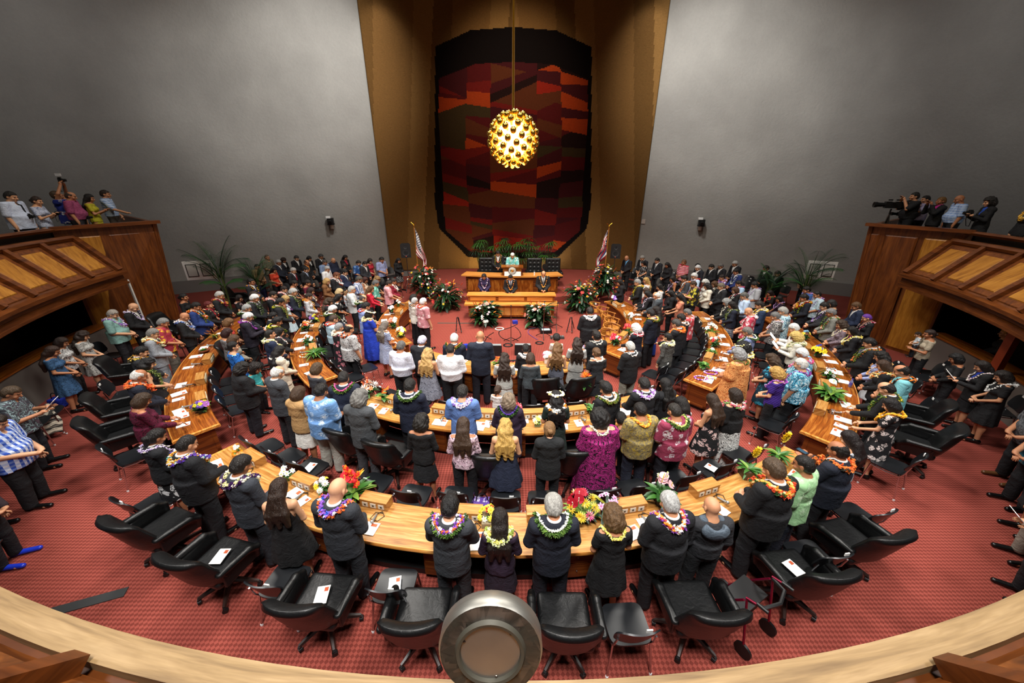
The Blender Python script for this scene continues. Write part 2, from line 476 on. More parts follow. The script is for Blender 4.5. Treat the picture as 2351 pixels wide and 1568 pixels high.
def body(b,p):
    k=('body',b,p)
    if k in _figs: return _figs[k]
    J=skel(b,p); F=Field(*axes(J,VOX)); body_prims(F,J)
    for (S,E,W,H),s in zip(J['arms'],(-1,1)): hand(F,W,H,s)
    for h,kn,an,to in J['legs']:
        F.cone(an,an+np.array([0,-.03,-.03]),.036,.034,.02); F.cone(an+np.array([0,-.02,-.045]),to,.034,.026,.02)
        F.cone(to,to+np.array([0,.05,0]),.03,.02,.015)
    head(F,J); P,Q=F.mesh()
    C=P[Q].mean(1)
    t=math.radians(J['tilt']); d=(C-J['piv'])/J['hs']
    hx=d[:,0]; hy=d[:,1]*math.cos(t)-d[:,2]*math.sin(t); hz=d[:,1]*math.sin(t)+d[:,2]*math.cos(t)
    mi=np.zeros(len(Q),int)
    eye=(np.abs(np.abs(hx)-.032)<.013)&(np.abs(hz-.112)<.007)&(hy>.075); mi[eye]=1
    brow=(np.abs(np.abs(hx)-.032)<.021)&(np.abs(hz-.131)<.0055)&(hy>.075); mi[brow]=1
    lip=(np.abs(hx)<.022)&(np.abs(hz-.05)<.009)&(hy>.085); mi[lip]=2
    _figs[k]=arr_mesh('person_body',P,Q,mi,3); return _figs[k]
def garment(b,p,kind):
    k=(kind,b,p)
    if k in _figs: return _figs[k]
    J=skel(b,p); sit=p=='sit'; hv=b in'MF'
    F=Field(*axes(J,.0135,False,1.56 if p!='raise' else 2.0))
    r=J['arm']; be=J['be']; pe=J['pe']; ch=J['ch']
    def sleeves(fr,inf,k=.02):
        for S,E,W,H in J['arms']:
            if fr<=1: F.cone(S,S+(E-S)*fr,r[0]+inf,r[0]*(1-fr)+r[1]*fr+inf,k)
            else:
                F.cone(S,E,r[0]+inf,r[1]+inf,k); F.cone(E,E+(W-E)*(fr-1),r[1]+inf,r[1]*(2-fr)+r[2]*(fr-1)+inf,k)
    hemtop=1.475
    if kind in('jacket','cardigan'):
        i=.026; body_prims(F,J,i,.04,'t'); sleeves(1.93,.02)
        for q in(-1,1): F.cone((0,-.01,1.425),(q*(J['sw']-.01),-.01,1.405),.085,.074,.03)
        F.cone((0,-.014,1.44),(0,-.008,1.5),.075,.066,.03)
        if not sit: F.skirt((0,.0,pe[0]+.045,pe[1]+.04),(0,.005,be[0]+.035,be[1]+.032),.76 if kind=='jacket' else .84,1.12,.04)
        F.clip(2,.77 if kind=='jacket' else .85)
        # open front: V cut
        x,y,z=F.X[:,None,None],F.Y[None,:,None],F.Z[None,None,:]
        v=np.maximum(np.abs(x)-np.maximum((z-1.19)*.26,0),np.maximum(.035-y,1.19-z))
        F.V=np.maximum(F.V,-v)
        F.clip(2,None,1.51)
        F.cone((0,-.004,1.42),(0,.004,1.56),J['nk']+.007,J['nk']+.009,.0,True)
        if b in'mM': F.noise(.003,24,1)
    elif kind in('shirt',):   # under the jacket
        body_prims(F,J,.012,.04,'t'); F.cone((0,-.014,1.44),(0,-.006,1.5),J['nk']+.017,J['nk']+.012,.01)
        F.clip(2,.95,1.522)
    elif kind in('aloha','dress_shirt','polo'):
        i=.03 if kind!='dress_shirt' else .02
        body_prims(F,J,i,.05,'t'); sleeves(.86 if kind!='dress_shirt' else 1.9,.032 if kind!='dress_shirt' else .018)
        if kind=='aloha': F.skirt((0,.0,pe[0]+.06,pe[1]+.06),(0,.005,be[0]+.04,be[1]+.045),.8,1.12,.04,.035,7)
        else: F.skirt((0,.0,pe[0]+.02,pe[1]+.02),(0,.005,be[0]+.04,be[1]+.045),.93,1.12,.04,.03,8)
        F.clip(2,.815 if kind=='aloha' else .94,hemtop+.02)
        F.cone((0,-.012,1.42),(0,-.005,1.53),J['nk']+.007,J['nk']+.006,.0,True)
        F.cone((0,.05,1.455),(0,.12,1.44),.02,.05,.01,True)
        F.noise(.004,20,2)
    elif kind in('blouse','top','tank'):
        body_prims(F,J,.016,.04,'t')
        if kind=='blouse': sleeves(1.85,.016)
        if kind=='top': sleeves(.62,.02)
        F.skirt((0,.0,pe[0]+.028,pe[1]+.03),(0,.005,be[0]+.02,be[1]+.022),.86,1.1,.04,.03,8)
        F.clip(2,.87,1.455)
        F.ell((0,.03,1.47),(.066,.1,.055),.0,True)
        if kind=='tank':
            for S,E,W,H in J['arms']: F.cone(S+np.array([0,0,.03])-np.sign(S[0])*np.array([.01,0,0]),E,.085,.06,.0,True)
        F.noise(.003,22,3)
    elif kind in('dress','sundress','muumuu','longdress'):
        i=.018 if kind!='muumuu' else .035
        body_prims(F,J,i,.04,'t')
        if kind in('dress','longdress'): sleeves(.6,.02)
        if kind=='muumuu': sleeves(1.3,.05,.05)
        zb={'dress':.5,'sundress':.52,'muumuu':.14,'longdress':.16}[kind]
        wd={'dress':.085,'sundress':.11,'muumuu':.15,'longdress':.1}[kind]
        if sit:
            body_prims(F,J,.035,.06,'l'); F.clip(2,.62)
        else: F.skirt((0,.01,pe[0]+wd,pe[1]+wd),(0,.005,be[0]+(.02 if kind!='muumuu' else .05),be[1]+(.02 if kind!='muumuu' else .06)),zb,1.12 if kind!='muumuu' else 1.3,.04,.05,9)
        F.clip(2,None,1.46)
        F.ell((0,.03,1.47),(.068,.1,.055),.0,True)
        if kind=='sundress':
            F.ell((0,-.12,1.45),(.07,.08,.17),.0,True)
            for S,E,W,H in J['arms']: F.cone(S+np.array([0,0,.03])-np.sign(S[0])*np.array([.012,0,0]),E,.088,.062,.0,True)
        F.noise(.003,20,4)
    elif kind=='trousers':
        F.ell((0,0,.955),(pe[0],pe[1],.14),.03,inf=.012)
        g=J['leg']
        for h,kn,an,to in J['legs']:
            F.cone(h,kn,g[0]+.016,g[1]+.024,.04); F.cone(kn,an,g[1]+.024,g[2]+.03,.02)
        if not sit: F.clip(2,.045,1.03)
        else: F.clip(2,.5,1.03)
        F.noise(.004,17,5)
    elif kind=='skirt':
        F.skirt((0,.01,pe[0]+.05,pe[1]+.05),(0,0,be[0]+.008,be[1]+.008),.5,1.04,.02,.04,9)
    elif kind=='longskirt':
        F.skirt((0,.01,pe[0]+.1,pe[1]+.1),(0,0,be[0]+.008,be[1]+.008),.14,1.04,.02,.05,9)
    elif kind=='shoe':
        h,kn,an,to=J['legs'][1]
        X=axis(-.06,.3,.009);F=Field(X,axis(an[1]-.12,to[1]+.14,.009),axis(an[2]-.13,an[2]+.06,.009))
        F.cone(an+np.array([0,-.03,-.035]),to+np.array([0,.058,.0]),.041,.034,.02); F.cone(an,an+np.array([0,-.02,-.03]),.046,.044,.02)
        F.clip(2,an[2]-.085,an[2]+.03)
    elif kind=='tie':
        yf=J['ch'][1]+.016
        F.cone((0,.075,1.445),(0,yf+.005,1.4),.014,.016,.0); F.cone((0,yf+.005,1.4),(0,yf+.012,1.2),.014,.026,.01); F.clip(2,1.19)
    elif kind=='hood':
        F.ell((0,-.11,1.41),(.15,.075,.12),.03); F.ell((0,-.09,1.5),(.085,.07,.07),.02,True)
        F.cone((-.09,.0,1.47),(.09,.0,1.47),.05,.05,.02); F.cone((0,-.02,1.42),(0,0,1.56),.062,.066,.0,True)
    P,Q=F.mesh(); _figs[k]=arr_mesh(kind,P,Q); return _figs[k]
def hairmesh(b,p,st):
    k=('hair',st,b,p)
    if k in _figs: return _figs[k]
    J=skel(b,p); h=J['hs']; r=hrot(J); c=J['hc']
    F=Field(axis(-.2,.2,.009),axis(c[1]-.26,c[1]+.2,.009),axis(1.0 if st in('long','wavy','flow') else c[2]-.24,c[2]+.26,.009))
    E=lambda q,rad,k,sub=False: F.ell(hp(J,q),tuple(x*h for x in rad),k*h,sub,rot=r)
    def face(low=.06,front=.085,top=.165):
        F.rbox(hp(J,(0,front+.06,low-.06+(top-low)/2+.0)),np.array((.09,.06,(top-low)/2+.06))*h,.012*h,.01,True,rot=r)
    big={'short':.008,'buzz':.0,'bald':0,'ring':.004,'bob':.018,'long':.014,'wavy':.022,'afro':.05,'curly':.03,'bun':.008,'pony':.008,'flow':.014,'quiff':.012}[st]
    E((0,.002,.14),(.079+big,.098+big,.097+big),.02)
    if st in('short','buzz','ring','quiff'):
        E((0,-.035,.1),(.076+big*.6,.07+big*.6,.085),.02)
        face(.0,.052,.16)
        for s in(-1,1): F.rbox(hp(J,(s*.09,.055,.05)),np.array((.04,.065,.075))*h,.01,.005,True,rot=r)
        F.rbox(hp(J,(0,.0,-.03)),np.array((.2,.2,.075))*h,.01,.01,True,rot=r)
        if st=='ring': E((0,.03,.215),(.075,.1,.085),.01,True)
        if st=='quiff': E((0,.07,.225),(.055,.045,.035),.02)
        F.noise(.004 if st!='buzz' else .001,70,1)
    elif st in('bob','curly','afro'):
        w=.02 if st=='bob' else .035
        E((0,-.02,.07),(.085+w,.085+w,.1+w*.6),.03)
        if st=='afro': E((0,-.02,.13),(.125,.12,.115),.04)
        face(.0,.06,.165)
        for s in(-1,1): E((s*.045,.115,.08),(.05,.05,.1),.01,True)
        F.rbox(hp(J,(0,.0,-.13)),np.array((.3,.3,.075))*h,.02,.02,True,rot=r)
        F.noise(.004 if st=='bob' else .011,60 if st=='bob' else 75,2)
    elif st in('long','wavy','flow'):
        w=.012 if st=='long' else .03
        E((0,-.03,.06),(.085+w,.075+w,.11),.03)
        n=hp(J,(0,-.075,.04)); z1=1.18 if st=='long' else 1.14
        for s in(-.6,0,.6):
            m=np.array([s*.13,-.115-.03*(b in'MF'),1.36]); F.cone(n+np.array([s*.06,0,0]),m,.05,.05+w*.6,.03)
            F.cone(m,(s*.16,-.13-.03*(b in'MF'),z1),.05+w*.6,.028,.03)
        face(.0,.06,.165)
        for s in(-1,1): E((s*.04,.12,.08),(.05,.05,.11),.01,True)
        F.noise(.004 if st=='long' else .013,45 if st=='long' else 55,3)
    elif st in('bun','pony'):
        E((0,-.03,.09),(.078,.075,.09),.02); face(.0,.055,.165)
        for s in(-1,1): F.rbox(hp(J,(s*.09,.05,.05)),np.array((.04,.065,.07))*h,.01,.005,True,rot=r)
        F.rbox(hp(J,(0,.0,-.04)),np.array((.2,.2,.075))*h,.01,.01,True,rot=r)
        q=hp(J,(0,-.11,.1))
        F.ell(q,(.042,.036,.042),.01)
        if st=='pony': F.cone(q,q+np.array([0,-.03,-.2]),.035,.018,.02)
        F.noise(.003,70,4)
    P,Q=F.mesh(); _figs[k]=arr_mesh('hair',P,Q); return _figs[k]
def lei_path(J,a,drop,out=0.):
    # a=0 behind the neck, pi in front
    f=(1-math.cos(a))/2
    x=(.084+.05*math.sin(a/2)**2*(1-f)+out)*math.sin(a)*(1.15 if drop<.2 else 1.05)
    hv=.035 if J['ch'][1]>.12 else 0
    y=-.105-hv*.6-out+ (.275+hv*1.7+out*2+ .0*drop)*f**1.15
    z=1.462-.035*(1-f)**3 +.025*math.sin(a)-drop*max(0,(f-.35)/.65)**1.2
    return Vector((x,y,z))
def leimesh(b,p,kind):
    k=('lei',kind,b,p)
    if k in _figs: return _figs[k]
    J=skel(b,p); rn=random.Random(len(kind)*7+3); m=MB()
    def blossom(c,r,mi):
        n=5; d=Vector((rn.gauss(0,1),rn.gauss(0,1),rn.gauss(0,1))).normalized(); u=d.orthogonal().normalized(); w=d.cross(u)
        vs=[tuple(c+d*r*.5)]
        for i in range(2*n):
            a=PI*i/n; rr=r*(1. if i%2==0 else .5); vs.append(tuple(c+(u*math.cos(a)+w*math.sin(a))*rr-d*r*.15*(1 if i%2 else -1)))
        vs.append(tuple(c-d*r*.5))
        fs=[(0,1+i,1+(i+1)%(2*n)) for i in range(2*n)]+[(2*n+1,1+(i+1)%(2*n),1+i) for i in range(2*n)]
        m.add(vs,fs,mi)
    def leaf(c,d,L,mi,wd=.3):
        u=d.orthogonal().normalized(); u=(u*math.cos(rn.random()*6.3)+d.cross(u)*math.sin(rn.random()*6.3)).normalized(); nn=d.cross(u)*.12*L
        pts=[c,c+d*L*.45+u*L*wd+nn,c+d*L,c+d*L*.45-u*L*wd+nn]
        m.add([tuple(q) for q in pts],[(0,1,2),(0,2,3)],mi)
    FT=Field(*axes(J,.02,False,1.6)); body_prims(FT,J,.03,.04,'t')
    for S_,E_,W_,H_ in J['arms']: FT.cone(S_,E_,J['arm'][0]+.02,J['arm'][1]+.02,.03)
    def samp(c):
        i=[min(len(A)-1,max(0,int(np.searchsorted(A,v)))) for A,v in zip((FT.X,FT.Y,FT.Z),c)]
        return FT.V[i[0],i[1],i[2]]
    base_path=lei_path
    def lei_path_(J,a,drop,out=0.):
        c=base_path(J,a,drop,out); f=(1-math.cos(a))/2
        d=Vector((math.sin(a)*.2,-math.cos(a)*.7,1.*(1-f)+.15)).normalized()
        for _ in range(30):
            if samp(c)>.012: break
            c=c+d*.006
        return c
    drop={'bead':.24,'thick':.2,'rope':.24,'leaf':.17,'open':.5,'double':.26,'hang':.36}[kind]
    if kind in('bead','thick','double','hang'):
        rows=[(drop,0)] if kind in('bead','hang') else [(drop,0),(drop-.06,.022)]
        for ri,(dr,out) in enumerate(rows):
            n=46
            for i in range(n):
                c=lei_path_(J,2*PI*i/n,dr,out*1.0); R0=.018 if kind in('bead','hang') else .023
                for q in range(3):
                    o=Vector((rn.gauss(0,1),rn.gauss(0,1),rn.gauss(0,1)))*R0*.45
                    mi=(ri+(i//3)%2)%3 if kind!='bead' else rn.choice((0,0,1))
                    if kind=='double': mi=ri*1+ (2 if (i%5==0) else 0)
                    blossom(c+o,R0,mi)
    elif kind=='rope':
        pts=[];n=120
        for s in(0,PI):
            L=[]
            for i in range(n+1):
                a=2*PI*i/n; c=lei_path_(J,a,drop,.006); tw=34*a/ (2*PI)*2+s
                rad=Vector((math.sin(a),-math.cos(a),0)); L.append(c+rad*.012*math.cos(tw)+Vector((0,0,.012*math.sin(tw))))
            m.tube(L,.0145,6,0 if s==0 else 1,False)
    elif kind=='leaf':
        n=80
        for i in range(n):
            a=2*PI*i/n; c=lei_path_(J,a,drop,.01)
            for q in range(3):
                d=Vector((math.sin(a)*.8+rn.gauss(0,.4),-math.cos(a)*.8+rn.gauss(0,.4),rn.gauss(-.1,.35))).normalized()
                leaf(c,d,.058,rn.choice((0,0,1)))
            if i%2==0: blossom(c+Vector((0,0,.02)),.021,2)
    elif kind=='open':
        for i in range(100):
            t=i/99; a=PI*(.03+.94*abs(2*t-1)) ; s=1 if t>.5 else -1
            # from the nape over each shoulder and straight down the front
            if abs(2*t-1)<.55: c=lei_path_(J,s*abs(2*t-1)/.55*PI*.62,.06,.008); 
            else:
                q=(abs(2*t-1)-.55)/.45; c0=lei_path_(J,s*PI*.62,.06,.008); hv=.06 if J['ch'][1]>.12 else 0
                c=c0+Vector((s*.01*q,.075*min(1,q*3)+hv*q,-.48*q))
            for z in range(3):
                d=Vector((rn.gauss(0,.7),rn.gauss(.25,.6),rn.gauss(-.5,.5))).normalized(); leaf(c,d,.05,rn.choice((0,0,1)))
            if i%3==0: blossom(c,.018,2)
    me=m.me('lei',smooth=False); 
    while len(me.materials)<3: me.materials.append(None)
    _figs[k]=me; return me
SKIN=['#c68e6a','#b97f5c','#d09c78','#a86f4e','#dba987','#8a5a3e']
def person(x,y,yaw,h,fig,hair,top,bottom,lei,label,z=0.,skinc=None,group=None,gl=False,seed=0,sx=1.):
    b,p=fig[0],fig[2:]
    s=h/1.75
    if p=='sit': z=z-.45*s
    t=thing('person',label,'person',(x,y,z),yaw,group,(s*sx,s*sx,s))
    sk=skin(skinc or SKIN[seed%4])
    hs,_,hc=hair.partition('#')
    hc='#'+hc if hc else '#17120f'
    ob('body',body(b,p),[sk,plain('#1a120e',.4),plain('#8f4a3e',.5)],t)
    if hs!='bald': ob('hair',hairmesh(b,p,hs),hairm(hc),t)
    kind,_,spec=top.partition('=')
    spec=spec or 'k:#15161a'
    if '~' in spec: spec,sh=spec.split('~')
    else: sh='#e8e6e2'
    long_dress=kind in('dress','sundress','muumuu','longdress')
    ob({'aloha':'shirt','dress_shirt':'shirt','tank':'top','hoodie':'sweatshirt'}.get(kind,kind),garment(b,p,kind if kind!='hoodie' else 'dress_shirt'),fabric(spec),t)
    if kind in('jacket','cardigan'): ob('shirt',garment(b,p,'shirt'),cloth(sh),t)
    tc={'red tie':'#8a1824','grey tie':'#6a6e74','dark tie':'#14161c'}
    tk=[v for q,v in tc.items() if q+' suit' not in label and q in label]
    if tk or kind=='jacket' and b in'mM' and seed%3 and 'open' not in label and 'uniform' not in label: ob('tie',garment(b,p,'tie'),cloth(tk[0] if tk else ('#3a1a24','#1c2740','#2a2a2c','#5a5f68','#4a2030')[seed%5]),t)
    if 'flower crown' in label or 'flower garland' in label:
        J=skel(b,p); m=MB(); rn=random.Random(4)
        for i in range(54):
            a=2*PI*i/54; c=Vector(hp(J,(.115*math.cos(a),.002+.13*math.sin(a),.185+.02*math.sin(a)))); m.ball(c+Vector((rn.gauss(0,.008),rn.gauss(0,.008),rn.gauss(0,.008))),.021,6,4,rn.choice((0,0,1)),(1,1,.7))
        ob('flower_crown',m.me(smooth=False),[plain('#f2f0e6',.6,0,.3,'petal'),plain('#e8d88a',.6,0,.3,'petal')],t)
    if kind=='hoodie': ob('hood',garment(b,p,'hood'),cloth('#54606c'),t)
    if bottom and not long_dress:
        bk,_,bs=bottom.partition('=')
        ob(bk,garment(b,p,bk),fabric(bs or 'k:#121317'),t)
    sm=leather('#1c34b8',.3) if 'blue heels' in label else leather('#5a3a20',.35) if 'brown shoes' in label else leather('#0b0b0c',.3)
    for sg in(1,-1):
        o=ob('shoe',garment(b,p,'shoe'),sm,t)
        if sg<0: o.scale=(-1,1,1)
    for L in (lei.split('+') if lei else ()):
        lk,_,lc=L.partition('=')
        cs=lc.split(','); cs=(cs*3)[:3]
        if lk in('leaf','open'): cs=[dark(cs[0],.6),dark(cs[1],.62),cs[2]]
        ob('lei',leimesh(b,p,lk),[plain(c,.6,0,.3,'petal') for c in cs],t)
    if gl:
        J=skel(b,p); g=MB()
        for sg in(-1,1):
            c=[hp(J,(sg*.033+.024*math.cos(a),.122,.112+.017*math.sin(a))) for a in np.linspace(0,2*PI,13)]
            g.tube(c,.0025,5); g.tube([hp(J,(sg*.055,.118,.117)),hp(J,(sg*.08,.0,.115))],.0025,5)
        g.tube([hp(J,(-.01,.122,.114)),hp(J,(.01,.122,.114))],.0025,5)
        ob('glasses',g.me('glasses'),plain('#1a1a1c',.3),t)
    return t
# ---------------------------------------------------------------- the chamber
CX0,CY0=0.0,13.04
def pol(r,deg,z=0.): a=R(deg); return (CX0+r*math.sin(a),CY0-r*math.cos(a),z)
KOA_F=wood('koa_wood_lit','#8e5a26','#c08a46','#e0b574',1,.3,'UV',(1.1,14,1))  # koa paled to gold, strong light on the middle desks put into the colour
KOA=wood('koa_wood','#5a2a0c','#a0561c','#cf8a3a',1,.3,'UV',(1.1,14,1))
KOA_D=wood('dark_koa_wood','#43200c','#7c3f17','#9a5a24',1,.38,'UV',(1.1,14,1))
KOA_L=wood('light_koa_wood','#b06a22','#e09a48','#f2bd70',1,.3,'UV',(.8,10,1))
WALLW=wood('panel_wood','#4a2510','#733d17','#905322',1,.4,'Object',(6,6,.5))
PANEL=wood('panel_wood_pale','#8a5418','#b47a2a','#c98f3a',1,.38,'UV',(9,.9,1))
RAILW=wood('rail_wood','#4a240e','#6d3a17','#85491e',1,.33,'Object',(.8,.8,8))
LEDGE=wood('ledge_wood','#7e6544','#a2865c','#b89c72',1,.5,'UV',(1,9,1))
def uvmesh(mb,fn,smooth=True,auto=35):
    me=mb.me(smooth=smooth,auto=auto); uv=me.uv_layers.new(name='UVMap')
    co=np.zeros(len(me.loops)*2,dtype=np.float32)
    vi=np.zeros(len(me.loops),dtype=np.int32); me.loops.foreach_get('vertex_index',vi)
    for i,v in enumerate(vi): u=fn(mb.v[v]); co[2*i]=u[0]; co[2*i+1]=u[1]
    uv.data.foreach_set('uv',co); return me
def ringuv(v):
    dx,dy=v[0]-CX0,CY0-v[1]; r=math.hypot(dx,dy); a=math.atan2(dx,dy); return (a*7.5+v[2]*.3,r+v[2])
def ring_prof(mb,prof,a0,a1,n,mi=0,caps=True,closed=True):
    """sweep a closed (r,z) profile round the centre of the chamber"""
    N=len(prof); vs=[];fs=[]
    for i in range(n+1):
        a=a0+(a1-a0)*i/n
        for r,z in prof: vs.append(pol(r,a,z))
    for i in range(n):
        for k in range(N if closed else N-1):
            k2=(k+1)%N; fs.append((i*N+k,i*N+k2,(i+1)*N+k2,(i+1)*N+k))
    if caps and closed: fs.append(tuple(range(N))); fs.append(tuple(n*N+k for k in range(N))[::-1])
    return mb.add(vs,fs,mi)
# floor
def carpet():
    t=NT('red_carpet',.95,0,.15); v=t.coord('Object',(1,1,1))
    rot=t.n('ShaderNodeMapping'); rot.inputs['Rotation'].default_value=(0,0,R(45)); t.l(v,rot.inputs['Vector'])
    ch=t.n('ShaderNodeTexChecker'); ch.inputs['Scale'].default_value=25; t.l(rot.outputs[0],ch.inputs['Vector'])
    ch.inputs['Color1'].default_value=lin('#9f5044'); ch.inputs['Color2'].default_value=lin('#72352b')
    f=t.noise(v,1.1,3); f2=t.noise(v,160,2)
    a=t.mix(t.math('MULTIPLY',f,.35),ch.outputs['Color'],lin('#8a3a34'))
    t.col(t.mix(t.math('MULTIPLY',f2,.3),a,lin('#5e211e'))); t.bump(f2,.4,.004); return t.m
CARPET=carpet()
struct('floor',MB().box((0,9,-.1),(70,50,.2)).me(smooth=False),CARPET)
# plaster wall: one long curve behind the dais
def plaster():
    t=NT('rough_plaster',.9,0,.2); v=t.coord('Object')
    f=t.noise(v,9,4,.65); f2=t.noise(v,.35,3,.55)
    a=t.ramp(f2,[(.3,lin('#93908a')),(.7,lin('#a8a59e'))]); t.col(t.mix(t.math('MULTIPLY',f,.25),a,lin('#6a6762')))
    t.bump(f,.7,.03); return t.m
PLASTER=plaster()
WC=(0.,-9.4);WR=32.2
def wallpt(ang,off=0.): return (WC[0]+(WR-off)*math.sin(ang),WC[1]+(WR-off)*math.cos(ang))
def arcwall(mb,a0,a1,n,z0,z1,off0,off1,mi=0):
    vs=[];fs=[]
    for i in range(n+1):
        a=a0+(a1-a0)*i/n
        for o,z in((off1,z0),(off1,z1),(off0,z1),(off0,z0)): x,y=wallpt(a,o); vs.append((x,y,z))
    for i in range(n):
        for k in range(4): fs.append((i*4+k,i*4+(k+1)%4,(i+1)*4+(k+1)%4,(i+1)*4+k))
    fs+= [(0,1,2,3),tuple(n*4+k for k in(3,2,1,0))]
    mb.add(vs,fs,mi)
w=MB(); arcwall(w,R(-62),R(62),90,0,13.8,-.3,0); struct('wall_back',w.me(),PLASTER)
w=MB(); arcwall(w,R(-62),R(-9.5),30,0,.62,0,.07); arcwall(w,R(9.5),R(62),30,0,.62,0,.07); struct('baseboard_back',w.me(),plain('#77736f',.9))
struct('ceiling',MB().box((0,9,13.9),(64,50,.2)).me(smooth=False),plain('#5d564e',.9))
# platform of the dais
p=MB(); poly=[(-5.15,22.75)]+[(-5.15+.0,18.2)]+[(5.15*math.sin(R(a)),19.4-3.1*math.cos(R(a))) for a in range(-84,85,7)]+[(5.15,18.2),(5.15,22.75)]
p.prism(poly,0,.36); struct('floor_dais',p.me(),CARPET)
# strip across the carpet
b=MB(); b.bar((-9.2,1.9,.006),(-5.3,3.35,.006),.14,.012); tag(ob('cable_ramp',b.me(smooth=False),plain('#2b2c2c',.6)),'flat black cable cover strip crossing the red carpet behind the front desk','cable cover')
b=MB(); b.bar((-3.0,14.0,.004),(-1.2,14.0,.004),.06,.006); tag(ob('floor_tape',b.me(smooth=False),plain('#2c4a42',.7)),'strip of dark green tape on the carpet left of the clerk desk','tape')
b=MB(); b.bar((-3.85,8.2,.004),(-2.9,8.9,.004),.06,.006); tag(ob('floor_tape',b.me(smooth=False),plain('#26302e',.7)),'dark tape strip on the carpet at the left end of the second desk','tape')
# ------------------------------------------------- tapestry (plain patchwork)
def tapestry():
    nx,nz=230,300; a=5.15/22.8; rn=random.Random(5)
    z0,z1=.36,13.5
    cols=[lin(c) for c in('#70502a','#604422','#7d5c32','#0d0706','#160b08','#5c1410','#7a1c10','#461010','#332614','#8a3010','#381012','#1c0c0a','#4c2412')]
    mats=[]
    for i,c in enumerate(cols):
        t=NT('woven_wool',.95,0,.1); v=t.coord('Object',(8,8,45)); f=t.noise(v,1.5,3,.7)
        t.col(t.mix(f,tuple(x*.45 for x in c[:3])+(1,),tuple(min(1,x*1.5) for x in c[:3])+(1,))); t.bump(f,.6,.02); mats.append(t.m)
    # outline of the dark frame and of the inner field in (x,z), left half; mirrored
    out=[(0,12.15),(2.1,12.0),(3.85,11.3),(4.05,8.8),(4.42,4.2),(4.3,2.75),(2.7,1.05),(0,.95)]
    inn=[(0,10.75),(1.9,10.65),(3.75,10.0),(3.9,8.5),(3.95,3.5),(3.9,2.6),(2.5,1.35),(0,1.3)]
    def half(pts,z):
        for (xa,za),(xb,zb) in zip(pts,pts[1:]):
            if zb<=z<=za: return xa+(xb-xa)*(za-z)/(za-zb+1e-9) if abs(za-zb)>1e-6 else xb
        return -1
    cells=[]
    bounds=[-3.95,-2.35,-1.15,1.2,2.4,3.95]
    for ci in range(5):
        z=.9; L=[]
        while z<11:
            h=rn.uniform(.2,.75); L.append((z,rn.uniform(-.4,.4),rn.choice((5,6,7,8,9,10,11,12,5,7,10,11,7,5)))); z+=h
        cells.append(L)
    def mat_at(x,z):
        ho=half(out,z); ax=abs(x)
        if ho<0 or ax>ho:
            return (0,1,2,0)[int(ax*1.1+z*.14+(x>0))%4]
        hi=half(inn,z)
        if hi<0 or ax>hi: return 3 if (z>9 or z<3 or True) else 4
        wv=.25*math.sin(z*.55)
        for ci in range(5):
            l=bounds[ci]*(1+.10*math.cos((z-6)/2.6))*(1) ; r=bounds[ci+1]*(1+.10*math.cos((z-6)/2.6))
            if ci in(0,): l=-9
            if ci==4: r=9
            if l<=x<r:
                m=7
                for (zz,sl,mm) in cells[ci]:
                    if z>=zz+sl*(x-(l+r)/2 if abs(l+r)<8 else x-bounds[ci]): m=mm
                return m
        return 7
    V=[];Q=[];MI=[]
    for j in range(nz+1):
        z=z0+(z1-z0)*j/nz
        for i in range(nx+1):
            t=-a+2*a*i/nx; x,y=wallpt(t,.12); V.append((x,y,z))
    for j in range(nz):
        z=z0+(z1-z0)*(j+.5)/nz
        for i in range(nx):
            x=WR*math.sin(-a+2*a*(i+.5)/nx); q=j*(nx+1)+i
            Q.append((q,q+1,q+nx+2,q+nx+1)); MI.append(mat_at(x,z))
    me=arr_mesh('tapestry',np.array(V),np.array(Q),np.array(MI),len(mats))
    o=ob('tapestry',me,mats)
    md=o.modifiers.new('s','SOLIDIFY'); md.thickness=.09; md.offset=-1
    tag(o,'tall woven tapestry of dark red and brown patches hanging behind the dais','tapestry')
tapestry()
